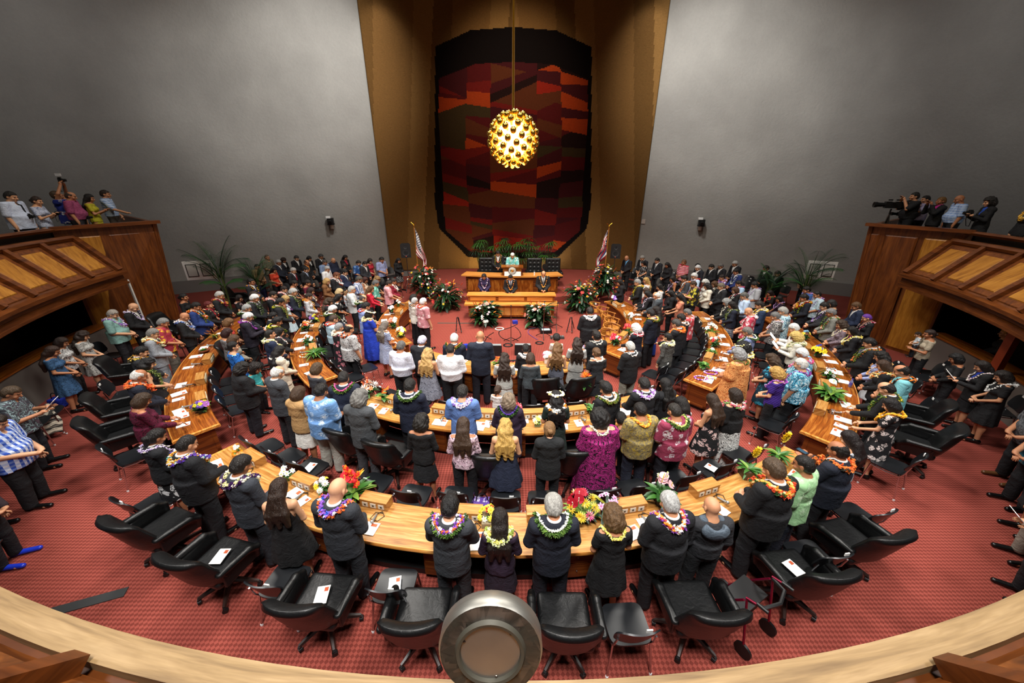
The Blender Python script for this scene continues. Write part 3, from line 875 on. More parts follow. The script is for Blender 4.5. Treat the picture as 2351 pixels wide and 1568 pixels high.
# ------------------------------------------------- gallery round the chamber
def gallery():
    A0,A1=-81.5,81.5
    m=MB(); ring_prof(m,[(11.9,2.62),(11.9,2.70),(12.06,2.70),(12.06,2.62)],-45,45,70); struct('trim_1',uvmesh(m,ringuv),LEDGE)
    for q,(a,b) in enumerate(((A0,-45),(45,A1))): m=MB(); ring_prof(m,[(11.9,2.60),(11.9,2.68),(12.06,2.70),(12.06,2.60)],a,b,30); struct('trim_side_%d'%(q+1),uvmesh(m,ringuv),RAILW)
    m=MB(); ring_prof(m,[(11.95,2.30),(11.95,2.36),(11.99,2.36),(11.99,2.44),(12.05,2.46),(12.05,2.60),(11.93,2.62),(12.3,2.62),(12.3,2.30)],A0,A1,120); struct('trim_2',uvmesh(m,ringuv),RAILW)
    # sloping boards behind ribs
    m=MB(); ring_prof(m,[(12.1,2.66),(12.95,3.62),(13.05,3.6),(12.2,2.6)],A0,A1,120); struct('wall_gallery_front',uvmesh(m,ringuv),RAILW)
    m=MB(); ring_prof(m,[(12.9,3.60),(12.86,3.68),(12.9,3.74),(13.02,3.74),(13.1,3.6)],A0,A1,120); struct('trim_3',uvmesh(m,ringuv),RAILW)
    m=MB(); ring_prof(m,[(13.16,3.86),(13.12,3.92),(13.16,3.97),(13.26,3.97),(13.3,3.92),(13.26,3.86)],A0,A1,120); struct('trim_4',uvmesh(m,ringuv),RAILW)
    ribs=MB(); st=4.55; n=int((A1-A0)/st); nm=0
    def sl(t,off):   # point on the slope, lifted by off
        r=12.1+.85*t; z=2.66+.96*t; return r-off*.75,z+off*.66
    ang=[A0+ (A1-A0)*i/n for i in range(n+1)]
    for i,a in enumerate(ang):
        if 30<abs(a)<55: continue
        m=MB(); w=.28 if abs(a)<A1-.1 else .4
        P=[]
        for da in(-w,w):
            for t,o in((0.02,0),(0.02,.1),(1.,.1),(1.,0)): r,z=sl(t,o); P.append(pol(r,a+da,z))
        m.add(P,[(0,1,2,3),(7,6,5,4),(0,4,5,1),(1,5,6,2),(2,6,7,3)])
        nm+=1; struct('trim_%d'%(4+nm),m.me(smooth=False),RAILW)
    k=0
    for a,b in zip(ang,ang[1:]):
        c=(a+b)/2
        if 30<abs(c)<55: continue
        m=MB()
        for (f0,f1,t0,t1,o0,o1,mi) in((.09,.91,.06,.94,.0,.018,0),(.22,.78,.17,.84,.018,.04,1)):
            P=[]
            for o in(o0,o1):
                for t,f in((t0,f0),(t0,f1),(t1,f1),(t1,f0)):
                    ins=.0 if o==o0 else .015
                    tt=t+(ins if t==t0 else -ins); ff=f+(ins if f==f0 else -ins)
                    r,z=sl(tt,o); P.append(pol(r,a+(b-a)*ff,z))
            m.add(P,[(4,5,6,7),(0,1,5,4),(1,2,6,5),(2,3,7,6),(3,0,4,7)],mi)
        k+=1; me=uvmesh(m,ringuv,False); o=ob('wall_panel_%d'%k,me,[WALLW,PANEL]); o['kind']='structure'
    # floor slab of the gallery and soffit
    m=MB(); ring_prof(m,[(12.3,2.32),(12.3,2.62),(13.3,2.9),(13.3,2.32)],-81,81,60); ring_prof(m,[(13.3,2.32),(13.3,3.1),(17.5,3.1),(17.5,2.32)],-92.5,92.5,60); struct('floor_gallery',m.me(),plain('#2a1c14',.9))
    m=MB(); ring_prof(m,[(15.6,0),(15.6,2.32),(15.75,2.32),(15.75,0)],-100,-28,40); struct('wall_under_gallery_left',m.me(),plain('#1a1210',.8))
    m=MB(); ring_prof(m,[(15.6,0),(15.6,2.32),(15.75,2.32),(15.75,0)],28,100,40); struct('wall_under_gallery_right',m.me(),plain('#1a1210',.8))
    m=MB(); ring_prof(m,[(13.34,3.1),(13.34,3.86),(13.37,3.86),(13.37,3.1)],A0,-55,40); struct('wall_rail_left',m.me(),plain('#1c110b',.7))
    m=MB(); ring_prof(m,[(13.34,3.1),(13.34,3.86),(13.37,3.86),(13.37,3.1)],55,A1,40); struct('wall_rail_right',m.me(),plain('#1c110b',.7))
    for sg,nm in((-1,'left'),(1,'right')):
        # low wall with wooden cap under the gallery
        a,b=(62,83) if sg<0 else (60,79)
        m=MB(); ring_prof(m,[(12.95,0),(12.95,1.0),(13.1,1.0),(13.1,0)],sg*a,sg*b,30); struct('wall_low_'+nm,m.me(),plain('#6b645e',.95))
        m=MB(); ring_prof(m,[(12.9,1.0),(12.9,1.05),(13.35,1.05),(13.35,1.0)],sg*a,sg*b,30); struct('trim_cap_'+nm,uvmesh(m,ringuv),KOA)
        # end block of the gallery: leaning panelled wall down to the floor
        B0=Vector((sg*13.15,10.9,0));B1=Vector((sg*12.35,13.0,0));T0=Vector((sg*13.1,10.95,3.95));T1=Vector((sg*11.9,12.98,3.95))
        N=(B1-B0).cross(Vector((0,0,1)))*(1 if sg<0 else -1); N.normalize(); N=N if N.x*sg<0 else -N
        def P(u,v,o=0): 
            q=(B0*(1-u)+B1*u)*(1-v)+(T0*(1-u)+T1*u)*v; return tuple(q+N*o)
        m=MB(); back=[tuple(Vector(P(u,v))-N*.14) for u,v in((0,0),(1,0),(1,1),(0,1))]
        fs=[(0,1,2,3),(1,5,6,2),(3,2,6,7),(0,3,7,4),(4,7,6,5)]
        m.add([P(0,0),P(1,0),P(1,1),P(0,1)]+back,fs if sg<0 else [f[::-1] for f in fs])
        e0=Vector(P(1,0))-N*.02;e1=Vector(P(1,1))-N*.02;d=Vector((sg*4.6,3.4,0)); t=Vector((0,-.14,0))
        m.add([tuple(q) for q in(e0,e0+d,e1+d,e1,e0+t,e0+d+t,e1+d+t,e1+t)],[(0,1,2,3),(4,7,6,5),(0,4,5,1),(1,5,6,2),(2,6,7,3),(3,7,4,0)])
        struct('wall_gallery_end_'+nm,m.me(smooth=False),WALLW)
        for pi,(u0,u1,v0,v1) in enumerate(((.03,.40,.02,.93),(.46,.80,.02,.93),(.85,.985,.02,.93))):
            m=MB()
            Q=[P(u0,v0,.0),P(u1,v0,.0),P(u1,v1,.0),P(u0,v1,.0),P(u0+.02,v0+.01,.03),P(u1-.02,v0+.01,.03),P(u1-.02,v1-.01,.03),P(u0+.02,v1-.01,.03)]
            m.add(Q,[(4,5,6,7),(0,1,5,4),(1,2,6,5),(2,3,7,6),(3,0,4,7)])
            struct('wall_end_panel_%s_%d'%(nm,pi+1),uvmesh(m,lambda v:(v[1],v[2]),False),PANEL if pi==0 else WALLW)
        m=MB(); m.bar(P(-.02,1.0,.06),P(1.02,1.0,.06),.2,.1); struct('trim_end_'+nm,m.me(smooth=False),RAILW)
    # posts below the gallery
    m=MB(); m.bar(pol(12.6,66,0),pol(12.6,66,2.32),.16,.16); struct('pillar_right',m.me(smooth=False),plain('#8a3414',.5))
    m=MB(); m.bar((-12.1,11.5,0),(-12.1,11.5,2.35),.05,.05); struct('pillar_left',m.me(smooth=False),plain('#d8d4cc',.4))
    # plain parts of the room behind the camera and beyond the galleries
    m=MB(); ring_prof(m,[(17.5,2.9),(17.5,13.8),(17.8,13.8),(17.8,2.9)],-62,62,40); struct('wall_front',m.me(),PLASTER)
gallery()
# ------------------------------------------------- furniture builders
def field_mesh(F):
    P,Q=F.mesh(); return arr_mesh('padded',P,Q)
def exec_parts():
    F=Field(axis(-.34,.34,.015),axis(-.34,.36,.015),axis(.36,.58,.015)); F.rbox((0,.0,.475),(.275,.285,.06),.05); F.ell((0,-.02,.57),(.22,.22,.035),.02,True); seat=field_mesh(F)
    m=MB(); n=14
    V=[[],[]]
    for j in range(n+1):
        v=j/n
        for i in range(n+1):
            u=2*i/n-1
            e=max(abs(u)**5,abs(2*v-1)**9)
            th=.062*math.sqrt(max(0,1-e))+.004
            w=.30+.045*math.sin(PI*min(1,v*1.3))-.03*(v>.9)*(v-.9)*10
            x=w*u; y=-.26-.19*v+.12*abs(u)**2.2*(1-.35*v)-.05*max(0,v-.86)*4; z=.46+.62*v-.03*abs(u)**3*v
            V[0].append((x,y+th+.012*math.sin(PI*v)*(1-u*u),z)); V[1].append((x,y-th,z))
    vs=V[0]+V[1]; o=(n+1)**2; fs=[]
    for j in range(n):
        for i in range(n):
            a=j*(n+1)+i; fs.append((a,a+n+1,a+n+2,a+1)); fs.append((o+a,o+a+1,o+a+n+2,o+a+n+1))
    for i in range(n):
        for a,b in((i,i+1),(n*(n+1)+i+1,n*(n+1)+i),((i+1)*(n+1),i*(n+1)),(i*(n+1)+n,(i+1)*(n+1)+n)): fs.append((a,b,o+b,o+a))
    m.add(vs,fs); back=m.me(auto=80)
    m=MB(); F=Field(axis(.22,.42,.011),axis(-.36,.3,.013),axis(.4,.74,.011))
    F.cone((.335,-.26,.70),(.34,.1,.67),.04,.044,.02); F.cone((.34,.1,.67),(.335,.2,.6),.044,.038,.02); F.cone((.335,.2,.6),(.31,.19,.46),.038,.03,.02)
    F.rbox((.315,-.04,.55),(.018,.2,.1),.01,.02); arm=field_mesh(F)
    m=MB(); m.lathe([(.03,.1),(.03,.4),(.12,.41),(.12,.42)],12); column=m.me()
    base=MB()
    for k in range(5):
        a=2*PI*k/5+.3; base.tube([(0,0,.15),(.16*math.cos(a),.16*math.sin(a),.13),(.33*math.cos(a),.33*math.sin(a),.085)],.03,6,rr=[.04,.032,.022])
    base=base.me()
    c=MB(); c.lathe([(1e-4,-.02),(.03,-.02),(.03,.02),(1e-4,.02)],10,0,Matrix.Translation((0,0,.03))@Matrix.Rotation(PI/2,4,'Y')); c.box((0,0,.062),(.03,.03,.03)); cast=c.me()
    return seat,back,arm,column,base,cast
EXEC=exec_parts()
BASEW=plain('#2a1712',.35)
def exec_chair(loc,rz,label,group=None,cast=True):
    t=thing('executive_chair',label,'chair',loc,rz,group,(1.12,1.1,1.08))
    ob('seat',EXEC[0],BLK,t); ob('backrest',EXEC[1],BLK,t); ob('armrest',EXEC[2],BLK,t); ob('armrest',EXEC[2],BLK,t,scale=(-1,1,1))
    ob('column',EXEC[3],DARK,t); ob('base',EXEC[4],BASEW,t)
    if cast:
        for k in range(5):
            a=2*PI*k/5+.3; ob('caster',EXEC[5],DARK,t,(.33*math.cos(a),.33*math.sin(a),0),(0,0,a))
    return t
def sheet(fn,n,mm,th,auto=70):
    """thin moulded sheet from fn(u,v)->point, both in -1..1"""
    m=MB(); A=[];B=[]
    for j in range(mm+1):
        for i in range(n+1):
            u,v=2*i/n-1,2*j/mm-1; p=Vector(fn(u,v)); e=1e-3
            nn=(Vector(fn(u+e,v))-p).cross(Vector(fn(u,v+e))-p).normalized(); A.append(tuple(p+nn*th/2)); B.append(tuple(p-nn*th/2))
    o=len(A); fs=[]
    for j in range(mm):
        for i in range(n):
            a=j*(n+1)+i; fs.append((a,a+1,a+n+2,a+n+1)); fs.append((o+a,o+a+n+1,o+a+n+2,o+a+1))
    for i in range(n):
        for a,b in((i+1,i),(mm*(n+1)+i,mm*(n+1)+i+1)): fs.append((a,b,o+b,o+a))
    for j in range(mm):
        for a,b in((j*(n+1),(j+1)*(n+1)),((j+1)*(n+1)+n,j*(n+1)+n)): fs.append((a,b,o+b,o+a))
    m.add(A+B,fs); return m.me(auto=auto)
def rr(u,v,k=3.2):   # rounded-rectangle warp of the unit square
    if abs(u)+abs(v)<1e-6: return u,v
    s=(abs(u)**k+abs(v)**k)**(1/k)/max(abs(u),abs(v),1e-6); return u/s,v/s
def stack_parts():
    def seatf(u,v):
        a,b=rr(u,v,5); return (.225*a,.215*b+.02,.45+.03*a*a*.6+.012*b*b-.02*(b>.6)*(b-.6)*2.5)
    def backf(u,v):
        a,b=rr(u,v,4); return (.22*a,-.205-.055*(b+1)+.055*a*a,.70+.155*b)
    seat=sheet(seatf,14,12,.018); back=sheet(backf,14,8,.016)
    leg=MB(); leg.tube([(.2,.2,.44),(.235,.24,.02)],.012,7); leg.lathe([(.016,0),(.016,.025)],7,1,Matrix.Translation((.236,.241,0))); legf=leg.me()
    leg=MB(); leg.tube([(.2,-.16,.44),(.235,-.23,.02)],.012,7); leg.lathe([(.016,0),(.016,.025)],7,1,Matrix.Translation((.236,-.231,0))); legr=leg.me()
    fr=MB()
    for s in(-1,1): fr.tube([(s*.2,.2,.43),(s*.215,.0,.425),(s*.205,-.16,.44),(s*.205,-.2,.52),(s*.195,-.235,.68)],.011,7)
    fr.tube([(-.2,.15,.425),(.2,.15,.425)],.01,6); fr.tube([(-.2,-.14,.43),(.2,-.14,.43)],.01,6); frame=fr.me()
    tg=MB().box((.09,-.268,.83),(.06,.012,.04)); return seat,back,legf,legr,frame,tg.me(smooth=False)
STK=stack_parts()
def stack_chair(loc,rz,label,group=None,tagd=True,h=1.,padded=False):
    t=thing('stacking_chair',label,'chair',loc,rz,group,(1.08,1.08,1.08))
    ob('seat',STK[0],PLASTIC,t); ob('backrest',STK[1],PLASTIC,t); ob('frame',STK[4],CHROME,t)
    for me in(STK[2],STK[3]):
        for s in(1,-1): ob('leg',me,[CHROME,plain('#e8e8e8',.4)],t,scale=(s,1,1))
    if tagd: ob('name_tag',STK[5],WHITE,t)
    return t
def wood_chair_parts():
    W=[]
    s=MB(); s.prism([(.24*math.cos(a)*(1 if math.sin(a)<.3 else 1.02),.24*math.sin(a)) for a in np.linspace(0,2*PI,25)[:-1]],.43,.465); W.append(s.me(auto=50))
    r=MB(); r.tube([(.31*math.cos(a),.29*math.sin(a)-.02,.70+.07*max(0,-math.sin(a))) for a in np.linspace(R(30),R(-210),23)],.022,8); W.append(r.me())
    l=MB()
    l.tube([(.19,.17,.44),(.22,.2,0)],.02,7,rr=[.022,.015]); W.append(l.me())
    l=MB(); l.tube([(.17,-.17,.44),(.21,-.24,0)],.02,7,rr=[.022,.015]); W.append(l.me())
    p=MB()
    for a in(20,-35,-145,-200):
        p.tube([(.2*math.cos(R(a)),.2*math.sin(R(a)),.45),(.305*math.cos(R(a)),.285*math.sin(R(a))-.02,.71)],.015,6)
    W.append(p.me())
    b=MB(); b.box((0,-.27,.62),(.2,.022,.24)); W.append(b.me(smooth=False)); return W
WCH=wood_chair_parts()
OAK=wood('oak_wood','#8a5420','#b87a34','#cf9450',1,.35,'Object',(3,3,12))
def wood_chair(loc,rz,label,group=None):
    t=thing('wooden_armchair',label,'chair',loc,rz,group)
    ob('seat',WCH[0],OAK,t); ob('arm_rail',WCH[1],OAK,t)
    for me in WCH[2:4]:
        for s in(1,-1): ob('leg',me,OAK,t,scale=(s,1,1))
    ob('spindle',WCH[4],OAK,t); ob('back_splat',WCH[5],OAK,t); return t
def desk(name,label,r0,r1,a0,a1,zt=.75,peds=4,group=None,thick=.05):
    TOP=KOA_F if abs(a0+a1)<20 else KOA
    am=(a0+a1)/2
    t=thing(name,label,'desk',(0,0,0),0,group)
    n=max(6,int((a1-a0)/1.5)); m=MB()
    ring_prof(m,[(r0,zt-thick),(r0,zt-.008),(r0+.01,zt),(r1-.03,zt),(r1-.03,zt-thick)],a0,a1,n); ob('desktop',uvmesh(m,ringuv),TOP,t)
    m=MB(); ring_prof(m,[(r1-.03,zt-thick),(r1-.03,zt),(r1-.012,zt),(r1,zt-.02),(r1,zt-thick+.005),(r1-.02,zt-thick-.02)],a0,a1,n); ob('edge_moulding',uvmesh(m,ringuv),KOA_L,t)
    for a,s in((a0,-1),(a1,1)):
        m=MB(); e=.055/((r0+r1)/2)*57.3
        ring_prof(m,[(r0,zt-thick),(r0,zt-.012),(r0+.02,zt+.001),(r1-.02,zt+.001),(r1,zt-.015),(r1,zt-thick)],min(a,a+s*e),max(a,a+s*e),1); ob('end_moulding',uvmesh(m,ringuv),KOA_L,t)
    m=MB(); ring_prof(m,[(r0+.1,.1),(r0+.1,zt-thick),(r0+.125,zt-thick),(r0+.125,.1)],a0+.6,a1-.6,n); ob('modesty_panel',uvmesh(m,ringuv),KOA_D,t)
    m=MB(); ring_prof(m,[(r0+.14,0),(r0+.14,.1),(r1-.2,.1),(r1-.2,0)],a0+1,a1-1,n); ob('plinth',m.me(),DARK,t)
    for a,s in((a0,1),(a1,-1)):
        x0=Vector(pol(r0+.1,a+s*.35,.12)); x1=Vector(pol(r1-.08,a+s*.35,.12)); d=(x1-x0).normalized(); nn=Vector((-d.y,d.x,0))*(1 if s>0 else -1)
        ob('end_panel',panel_board(x0,x1,.12,zt-thick,.03),KOA_D,t)
    if peds:
        for k in range(peds):
            a=a0+(a1-a0)*(k+.5)/peds; w=.24/r1*57.3
            m=MB(); ring_prof(m,[(r1-.42,.1),(r1-.42,zt-thick),(r1-.13,zt-thick),(r1-.13,.1)],a-w,a+w,3); pd=ob('pedestal',uvmesh(m,ringuv),KOA_D,t)
            for q,(z0,z1) in enumerate(((.42,.66),(.14,.40))):
                m=MB(); ring_prof(m,[(r1-.13,z0),(r1-.13,z1),(r1-.112,z1),(r1-.112,z0)],a-w*.9,a+w*.9,3); ob('drawer',uvmesh(m,ringuv),KOA_D,pd)
                kb=MB(); kb.ball(pol(r1-.1,a,(z0+z1)/2),.012,6,4); ob('knob',kb.me(),STEEL,pd)
    return t
def panel_board(x0,x1,z0,z1,th):
    m=MB(); d=(x1-x0); L=d.length; d.normalize(); nn=Vector((-d.y,d.x,0))
    def bx(u0,u1,w0,w1,t):
        c=x0+d*((u0+u1)/2); M=Matrix.Translation((c.x,c.y,0))@Matrix(((d.x,nn.x,0,0),(d.y,nn.y,0,0),(0,0,1,0),(0,0,0,1)))
        m.box((0,0,(w0+w1)/2),(u1-u0,t,w1-w0),0,M)
    bx(0,L,z0,z1,th*.5); bx(0,L,z0,z0+.07,th*1.1); bx(0,L,z1-.07,z1,th*1.1); bx(0,.07,z0,z1,th*1.1); bx(L-.07,L,z0,z1,th*1.1)
    return uvmesh(m,lambda v:((v[0]+v[1])*.5,v[2]*.8),False)
def console(r,a,zt,label,group):
    x,y,_=pol(r,a); t=thing('microphone_console',label,'console',(x,y,zt),R(a),group)
    m=MB(); m.box((0,.0,.07),(.44,.17,.14)); m.box((0,.0,.148),(.45,.18,.016)); ob('housing',uvmesh(m,lambda v:(v[0],v[2]+v[1]),False),KOA_F,t)
    for k in(-1,0,1):
        o=MB().box((k*.13,-.088,.07),(.09,.008,.075)); o.box((k*.13,-.093,.07),(.03,.004,.03),1); ob('outlet',o.me(smooth=False),[plain('#cfc9bc',.5),plain('#3a3833',.5)],t)
    ob('name_plate',MB().box((0,.095,.075),(.38,.012,.1)).me(smooth=False),plain('#ddd0b0',.6),t)
    return t
_mic=None
def microphone(loc,rz,label,group):
    global _mic
    if _mic is None:
        h=MB(); h.ball((0,0,0),.026,8,6); b=MB(); b.tube([(0,.02,-.01),(0,.16,-.035)],.014,7,rr=[.02,.012])
        c=MB(); c.tube([(0,.16,.02),(.06,.22,.01),(.12,.14,.01),(.05,.05,.01),(-.07,.09,.01),(-.03,.2,.012),(.08,.19,.012)],.005,5); _mic=(h.me(),b.me(),c.me())
    t=thing('microphone',label,'microphone',(loc[0],loc[1],loc[2]),rz,group)
    ob('microphone_head',_mic[0],plain('#a8a8a6',.4,.7),t,(0,0,.055)); ob('handle',_mic[1],plain('#8a8a88',.4,.5),t,(0,0,.055)); ob('cable',_mic[2],DARK,t); return t
_pap={}
def paper(loc,rz,label,group,sz=(.21,.28),pic=True):
    if sz not in _pap:
        a=MB(); w,h=sz; a.add([(-w/2,-h/2,0),(w/2,-h/2,0),(w/2,h/2,.002),(-w/2,h/2,.002),(-w/2,-h/2,.006),(w/2,-h/2,.008),(w/2,h/2,.010),(-w/2,h/2,.006)],[(0,3,2,1),(4,5,6,7),(0,1,5,4),(1,2,6,5),(2,3,7,6),(3,0,4,7)])
        b=MB().box((w*.25,h*.28,.0105),(w*.3,h*.22,.003)); _pap[sz]=(a.me(smooth=False),b.me(smooth=False))
    t=thing('program_booklet',label,'paper',loc,rz,group)
    ob('page',_pap[sz][0],WHITE,t)
    if pic: ob('picture',_pap[sz][1],plain('#c2542c',.6),t)
    return t
# ---------------------------------------------------------------- plants and flowers
rnd=random.Random(11)
def leafgeo(m,base,d,L,W,mi=0,droop=.3,seg=4,up=None):
    base=Vector(base); d=Vector(d).normalized(); side=d.cross(Vector((0,0,1)))
    side=side.normalized() if side.length>.05 else Vector((1,0,0))
    P=[];p=base.copy(); dd=d.copy()
    for i in range(seg+1):
        t=i/seg; w=W*math.sin(PI*min(1,.12+.88*t))**.8 if i<seg else 0.003
        n=side.cross(dd).normalized()
        P+= [tuple(p-side*w+n*w*.35),tuple(p),tuple(p+side*w+n*w*.35)]
        dd=(dd+Vector((0,0,-droop/seg*1.6))).normalized(); p=p+dd*(L/seg)
    fs=[]
    for i in range(seg):
        a=i*3; fs+=[(a,a+1,a+4,a+3),(a+1,a+2,a+5,a+4)]
    m.add(P,fs,mi)
_bl={}
def blossom_mesh(kind):
    if kind in _bl: return _bl[kind]
    m=MB()
    if kind=='star':    # lily, orchid
        for k in range(6): a=2*PI*k/6; leafgeo(m,(0,0,0),(math.cos(a),math.sin(a),.55),1,.27,0,.5,3)
        m.ball((0,0,.15),.18,6,4,1)
    elif kind=='round':
        for r,n,e in((1,10,.15),(.75,8,.6),(.45,6,1.3)):
            for k in range(n): a=2*PI*k/n+r*3; leafgeo(m,(0,0,.05),(math.cos(a),math.sin(a),e),r,.26,0,.35,2)
        m.ball((0,0,.25),.25,6,4,1)
    elif kind=='anthurium':
        pts=[(0,-.15)]+[(.95*math.sin(a)*(1-.25*math.cos(a)),-.9*math.cos(a)+.25) for a in np.linspace(.35,2*PI-.35,16)]
        m.add([(x,y,.25*y*y+.1*abs(x)) for x,y in pts]+[(x,y,.25*y*y+.1*abs(x)-.06) for x,y in pts],[tuple(range(17)),tuple(range(17,34))[::-1]]+[(i,17+i,17+(i+1)%17,(i+1)%17) for i in range(17)])
        m.tube([(0,-.1,.05),(0,.25,.3),(0,.5,.75)],.09,6,1)
    elif kind=='spike':   # ginger, heliconia
        for i in range(7):
            z=i*.28; 
            for s in(0,1): a=i*1.3+s*PI; leafgeo(m,(0,0,z),(math.cos(a),math.sin(a),1.3),.75-.06*i,.2,0 if (i+s)%3 else 1,.1,2)
    elif kind=='pom':    # protea
        for k in range(34):
            z=1-2*(k+.5)/34*.75; r=math.sqrt(max(0,1-z*z)); a=k*2.4; d=(r*math.cos(a),r*math.sin(a),z); leafgeo(m,tuple(.25*x for x in d),d,.85,.1,0 if k%4 else 1,0,2)
    elif kind=='bird':
        for k in range(4): leafgeo(m,(0,0,0),(.5+.15*k,.12*(k-1.5),1.1-.35*k),1.3,.16,0,0,2)
        leafgeo(m,(0,0,0),(1.3,0,.25),1.3,.13,1,0,2)
    me=m.me(smooth=False); me.name='blossom'
    while len(me.materials)<2: me.materials.append(None)
    _bl[kind]=me; return me
def pet(c): return plain(c,.55,0,.3,'petal')
LEAFM=[plain('#1d4518',.42),plain('#32601f',.42),plain('#6c8c34',.5),plain('#12301a',.42),plain('#8f8f2e',.5)]
def arrangement(label,loc,h,spread,pot=None,leaves=(14,.22,.03,0),blooms=(),name='flower_arrangement',cat='flowers',group=None,up=.6,seed=0,rz=0.):
    """pot=(radius,height,colour,kind) leaves=(n,len,width,mat) blooms=[(kind,colour,centre,n,size)]"""
    rn=random.Random(seed*31+7); t=thing(name,label,cat,loc,rz,group); ph=0
    if pot:
        r,ph,c,k=pot; m=MB()
        if k=='sq': m.box((0,0,ph/2),(2*r,2*r,ph)); ob('pot',m.me(smooth=False),plain(c,.5),t)
        elif k=='jar': m.lathe([(r*.6,0),(r,.3*ph),(r,.65*ph),(r*.6,.85*ph),(r*.75,ph),(r*.55,ph)],14); ob('pot',m.me(),plain(c,.4),t)
        elif k=='bowl': m.lathe([(r*.4,0),(r*.9,ph*.6),(r,ph),(r*.9,ph)],14); ob('pot',m.me(),plain(c,.5),t)
        else: m.lathe([(r*.75,0),(r,ph),(r*.88,ph)],14); ob('pot',m.me(),plain(c,.5),t)
    n,L,W,mi=leaves
    m=MB()
    for i in range(n):
        a=rn.random()*2*PI; e=rn.uniform(.1,1.)*up*2
        d=(math.cos(a),math.sin(a),e); l=L*rn.uniform(.7,1.15)
        leafgeo(m,(rn.gauss(0,spread*.15),rn.gauss(0,spread*.15),ph*.9),d,l,W*rn.uniform(.8,1.2),rn.choice((0,0,1)),.55,4)
    for kind,c1,c2,nb,sz in blooms:   # stems
        pass
    fo=m.me(smooth=True,auto=60)
    while len(fo.materials)<2: fo.materials.append(None)
    if n: ob('foliage',fo,[LEAFM[mi],LEAFM[(mi+1)%5]],t)
    for kind,c1,c2,nb,sz in blooms:
        me=blossom_mesh(kind)
        for i in range(nb):
            a=rn.random()*2*PI; q=math.sqrt(rn.random())*spread
            z=ph+(h-ph)*(1-.55*(q/spread)**2)*rn.uniform(.75,1.05) if spread>0 else h
            o=ob('blossom',me,[pet(c1),pet(c2)],t,(q*math.cos(a),q*math.sin(a),z),(rn.uniform(.2,1.)*q/max(spread,.01),0,a+PI/2 if False else rn.random()*6),(sz,)*3)
            dv=Vector((math.cos(a)*q*1.6,math.sin(a)*q*1.6-.1,h*.55)); o.rotation_euler=dv.to_track_quat('Z','Y').to_euler()
    return t
def dome(label,loc,h,spread,leaves,blooms,seed):
    rn=random.Random(seed*17+3); t=thing('flower_arrangement',label,'flowers',loc); m=MB(); m.lathe([(.2,0),(.26,.25),(.2,.26)],14); ob('pot',m.me(),plain('#2a3a20',.5),t)
    n,L,W=leaves; m=MB()
    for i in range(n):
        a=rn.random()*2*PI; e=rn.uniform(-.25,1.5); z=h*rn.uniform(.12,.72); q=spread*rn.uniform(.05,.45)
        leafgeo(m,(q*math.cos(a),q*math.sin(a),z),(math.cos(a),math.sin(a),e),L*rn.uniform(.6,1.15),W*rn.choice((.5,.8,1.2,1.7)),rn.choice((0,0,1)),.6,4)
    fo=m.me(smooth=True,auto=60); ob('foliage',fo,[LEAFM[3],LEAFM[0]],t)
    for kind,c1,c2,nb,sz in blooms:
        me=blossom_mesh(kind)
        for i in range(nb):
            a=rn.random()*2*PI; e=rn.uniform(.0,1.35); r=rn.uniform(.82,1.08)
            d=Vector((spread*math.cos(a)*math.cos(e)*r,spread*math.sin(a)*math.cos(e)*r,h*.3+h*.62*math.sin(e)*r))
            dv=Vector((math.cos(a)*math.cos(e),math.sin(a)*math.cos(e)-.15,math.sin(e)+.35)); o=ob('blossom',me,[pet(c1),pet(c2)],t,d,dv.to_track_quat('Z','Y').to_euler(),(sz,)*3)
    return t
def frondgeo(m,d,L,n=16,lw=.02,ll=.35,droop=.9,mi=0):
    d=Vector(d).normalized(); p=Vector((0,0,0)); dd=d.copy(); pts=[p.copy()]
    st=14
    for i in range(st):
        dd=(dd+Vector((0,0,-droop/st*(.4+i/st)))).normalized(); p=p+dd*(L/st); pts.append(p.copy())
    m.tube(pts,.008,5,mi,rr=[.012*(1-i/st*.8) for i in range(st+1)])
    for i in range(n):
        t=.18+.8*i/n; k=t*st; a=pts[int(k)].lerp(pts[min(st,int(k)+1)],k%1); tg=(pts[min(st,int(k)+1)]-pts[int(k)]).normalized()
        s=tg.cross(Vector((0,0,1))); s=s.normalized() if s.length>.05 else Vector((1,0,0))
        l=ll*math.sin(PI*(.15+.8*t))**.6
        for q in(-1,1): leafgeo(m,a,tg*.75+s*q+Vector((0,0,.12)),l,lw,mi,.45,3)
def palm(label,loc,h,nf,L,group=None,seed=0,pot=True,lw=.0095,ll=.36):
    rn=random.Random(seed); t=thing('potted_palm',label,'plant',loc,rn.random()*6,group)
    if pot: m=MB(); m.lathe([(.17,0),(.22,.34),(.19,.34)],14); ob('pot',m.me(),plain('#23201d',.6),t)
    m=MB()
    for k in range(3): m.tube([(.05*math.cos(k*2.1),.05*math.sin(k*2.1),.3),(.09*math.cos(k*2.1),.09*math.sin(k*2.1),h*.62)],.022,6)
    ob('stem',m.me(),plain('#4a5a2a',.6),t)
    for i in range(nf):
        a=i*2.4+rn.random()*.5; e=rn.uniform(.9,3.2); z=h*rn.uniform(.34,.64)
        m=MB(); frondgeo(m,(math.cos(a),math.sin(a),e),L*rn.uniform(.75,1.1),24,lw,ll,rn.uniform(.8,1.5))
        ob('frond',m.me(smooth=False),LEAFM[(3,0,3,0)[i%4]],t,(.06*math.cos(a),.06*math.sin(a),z))
    return t
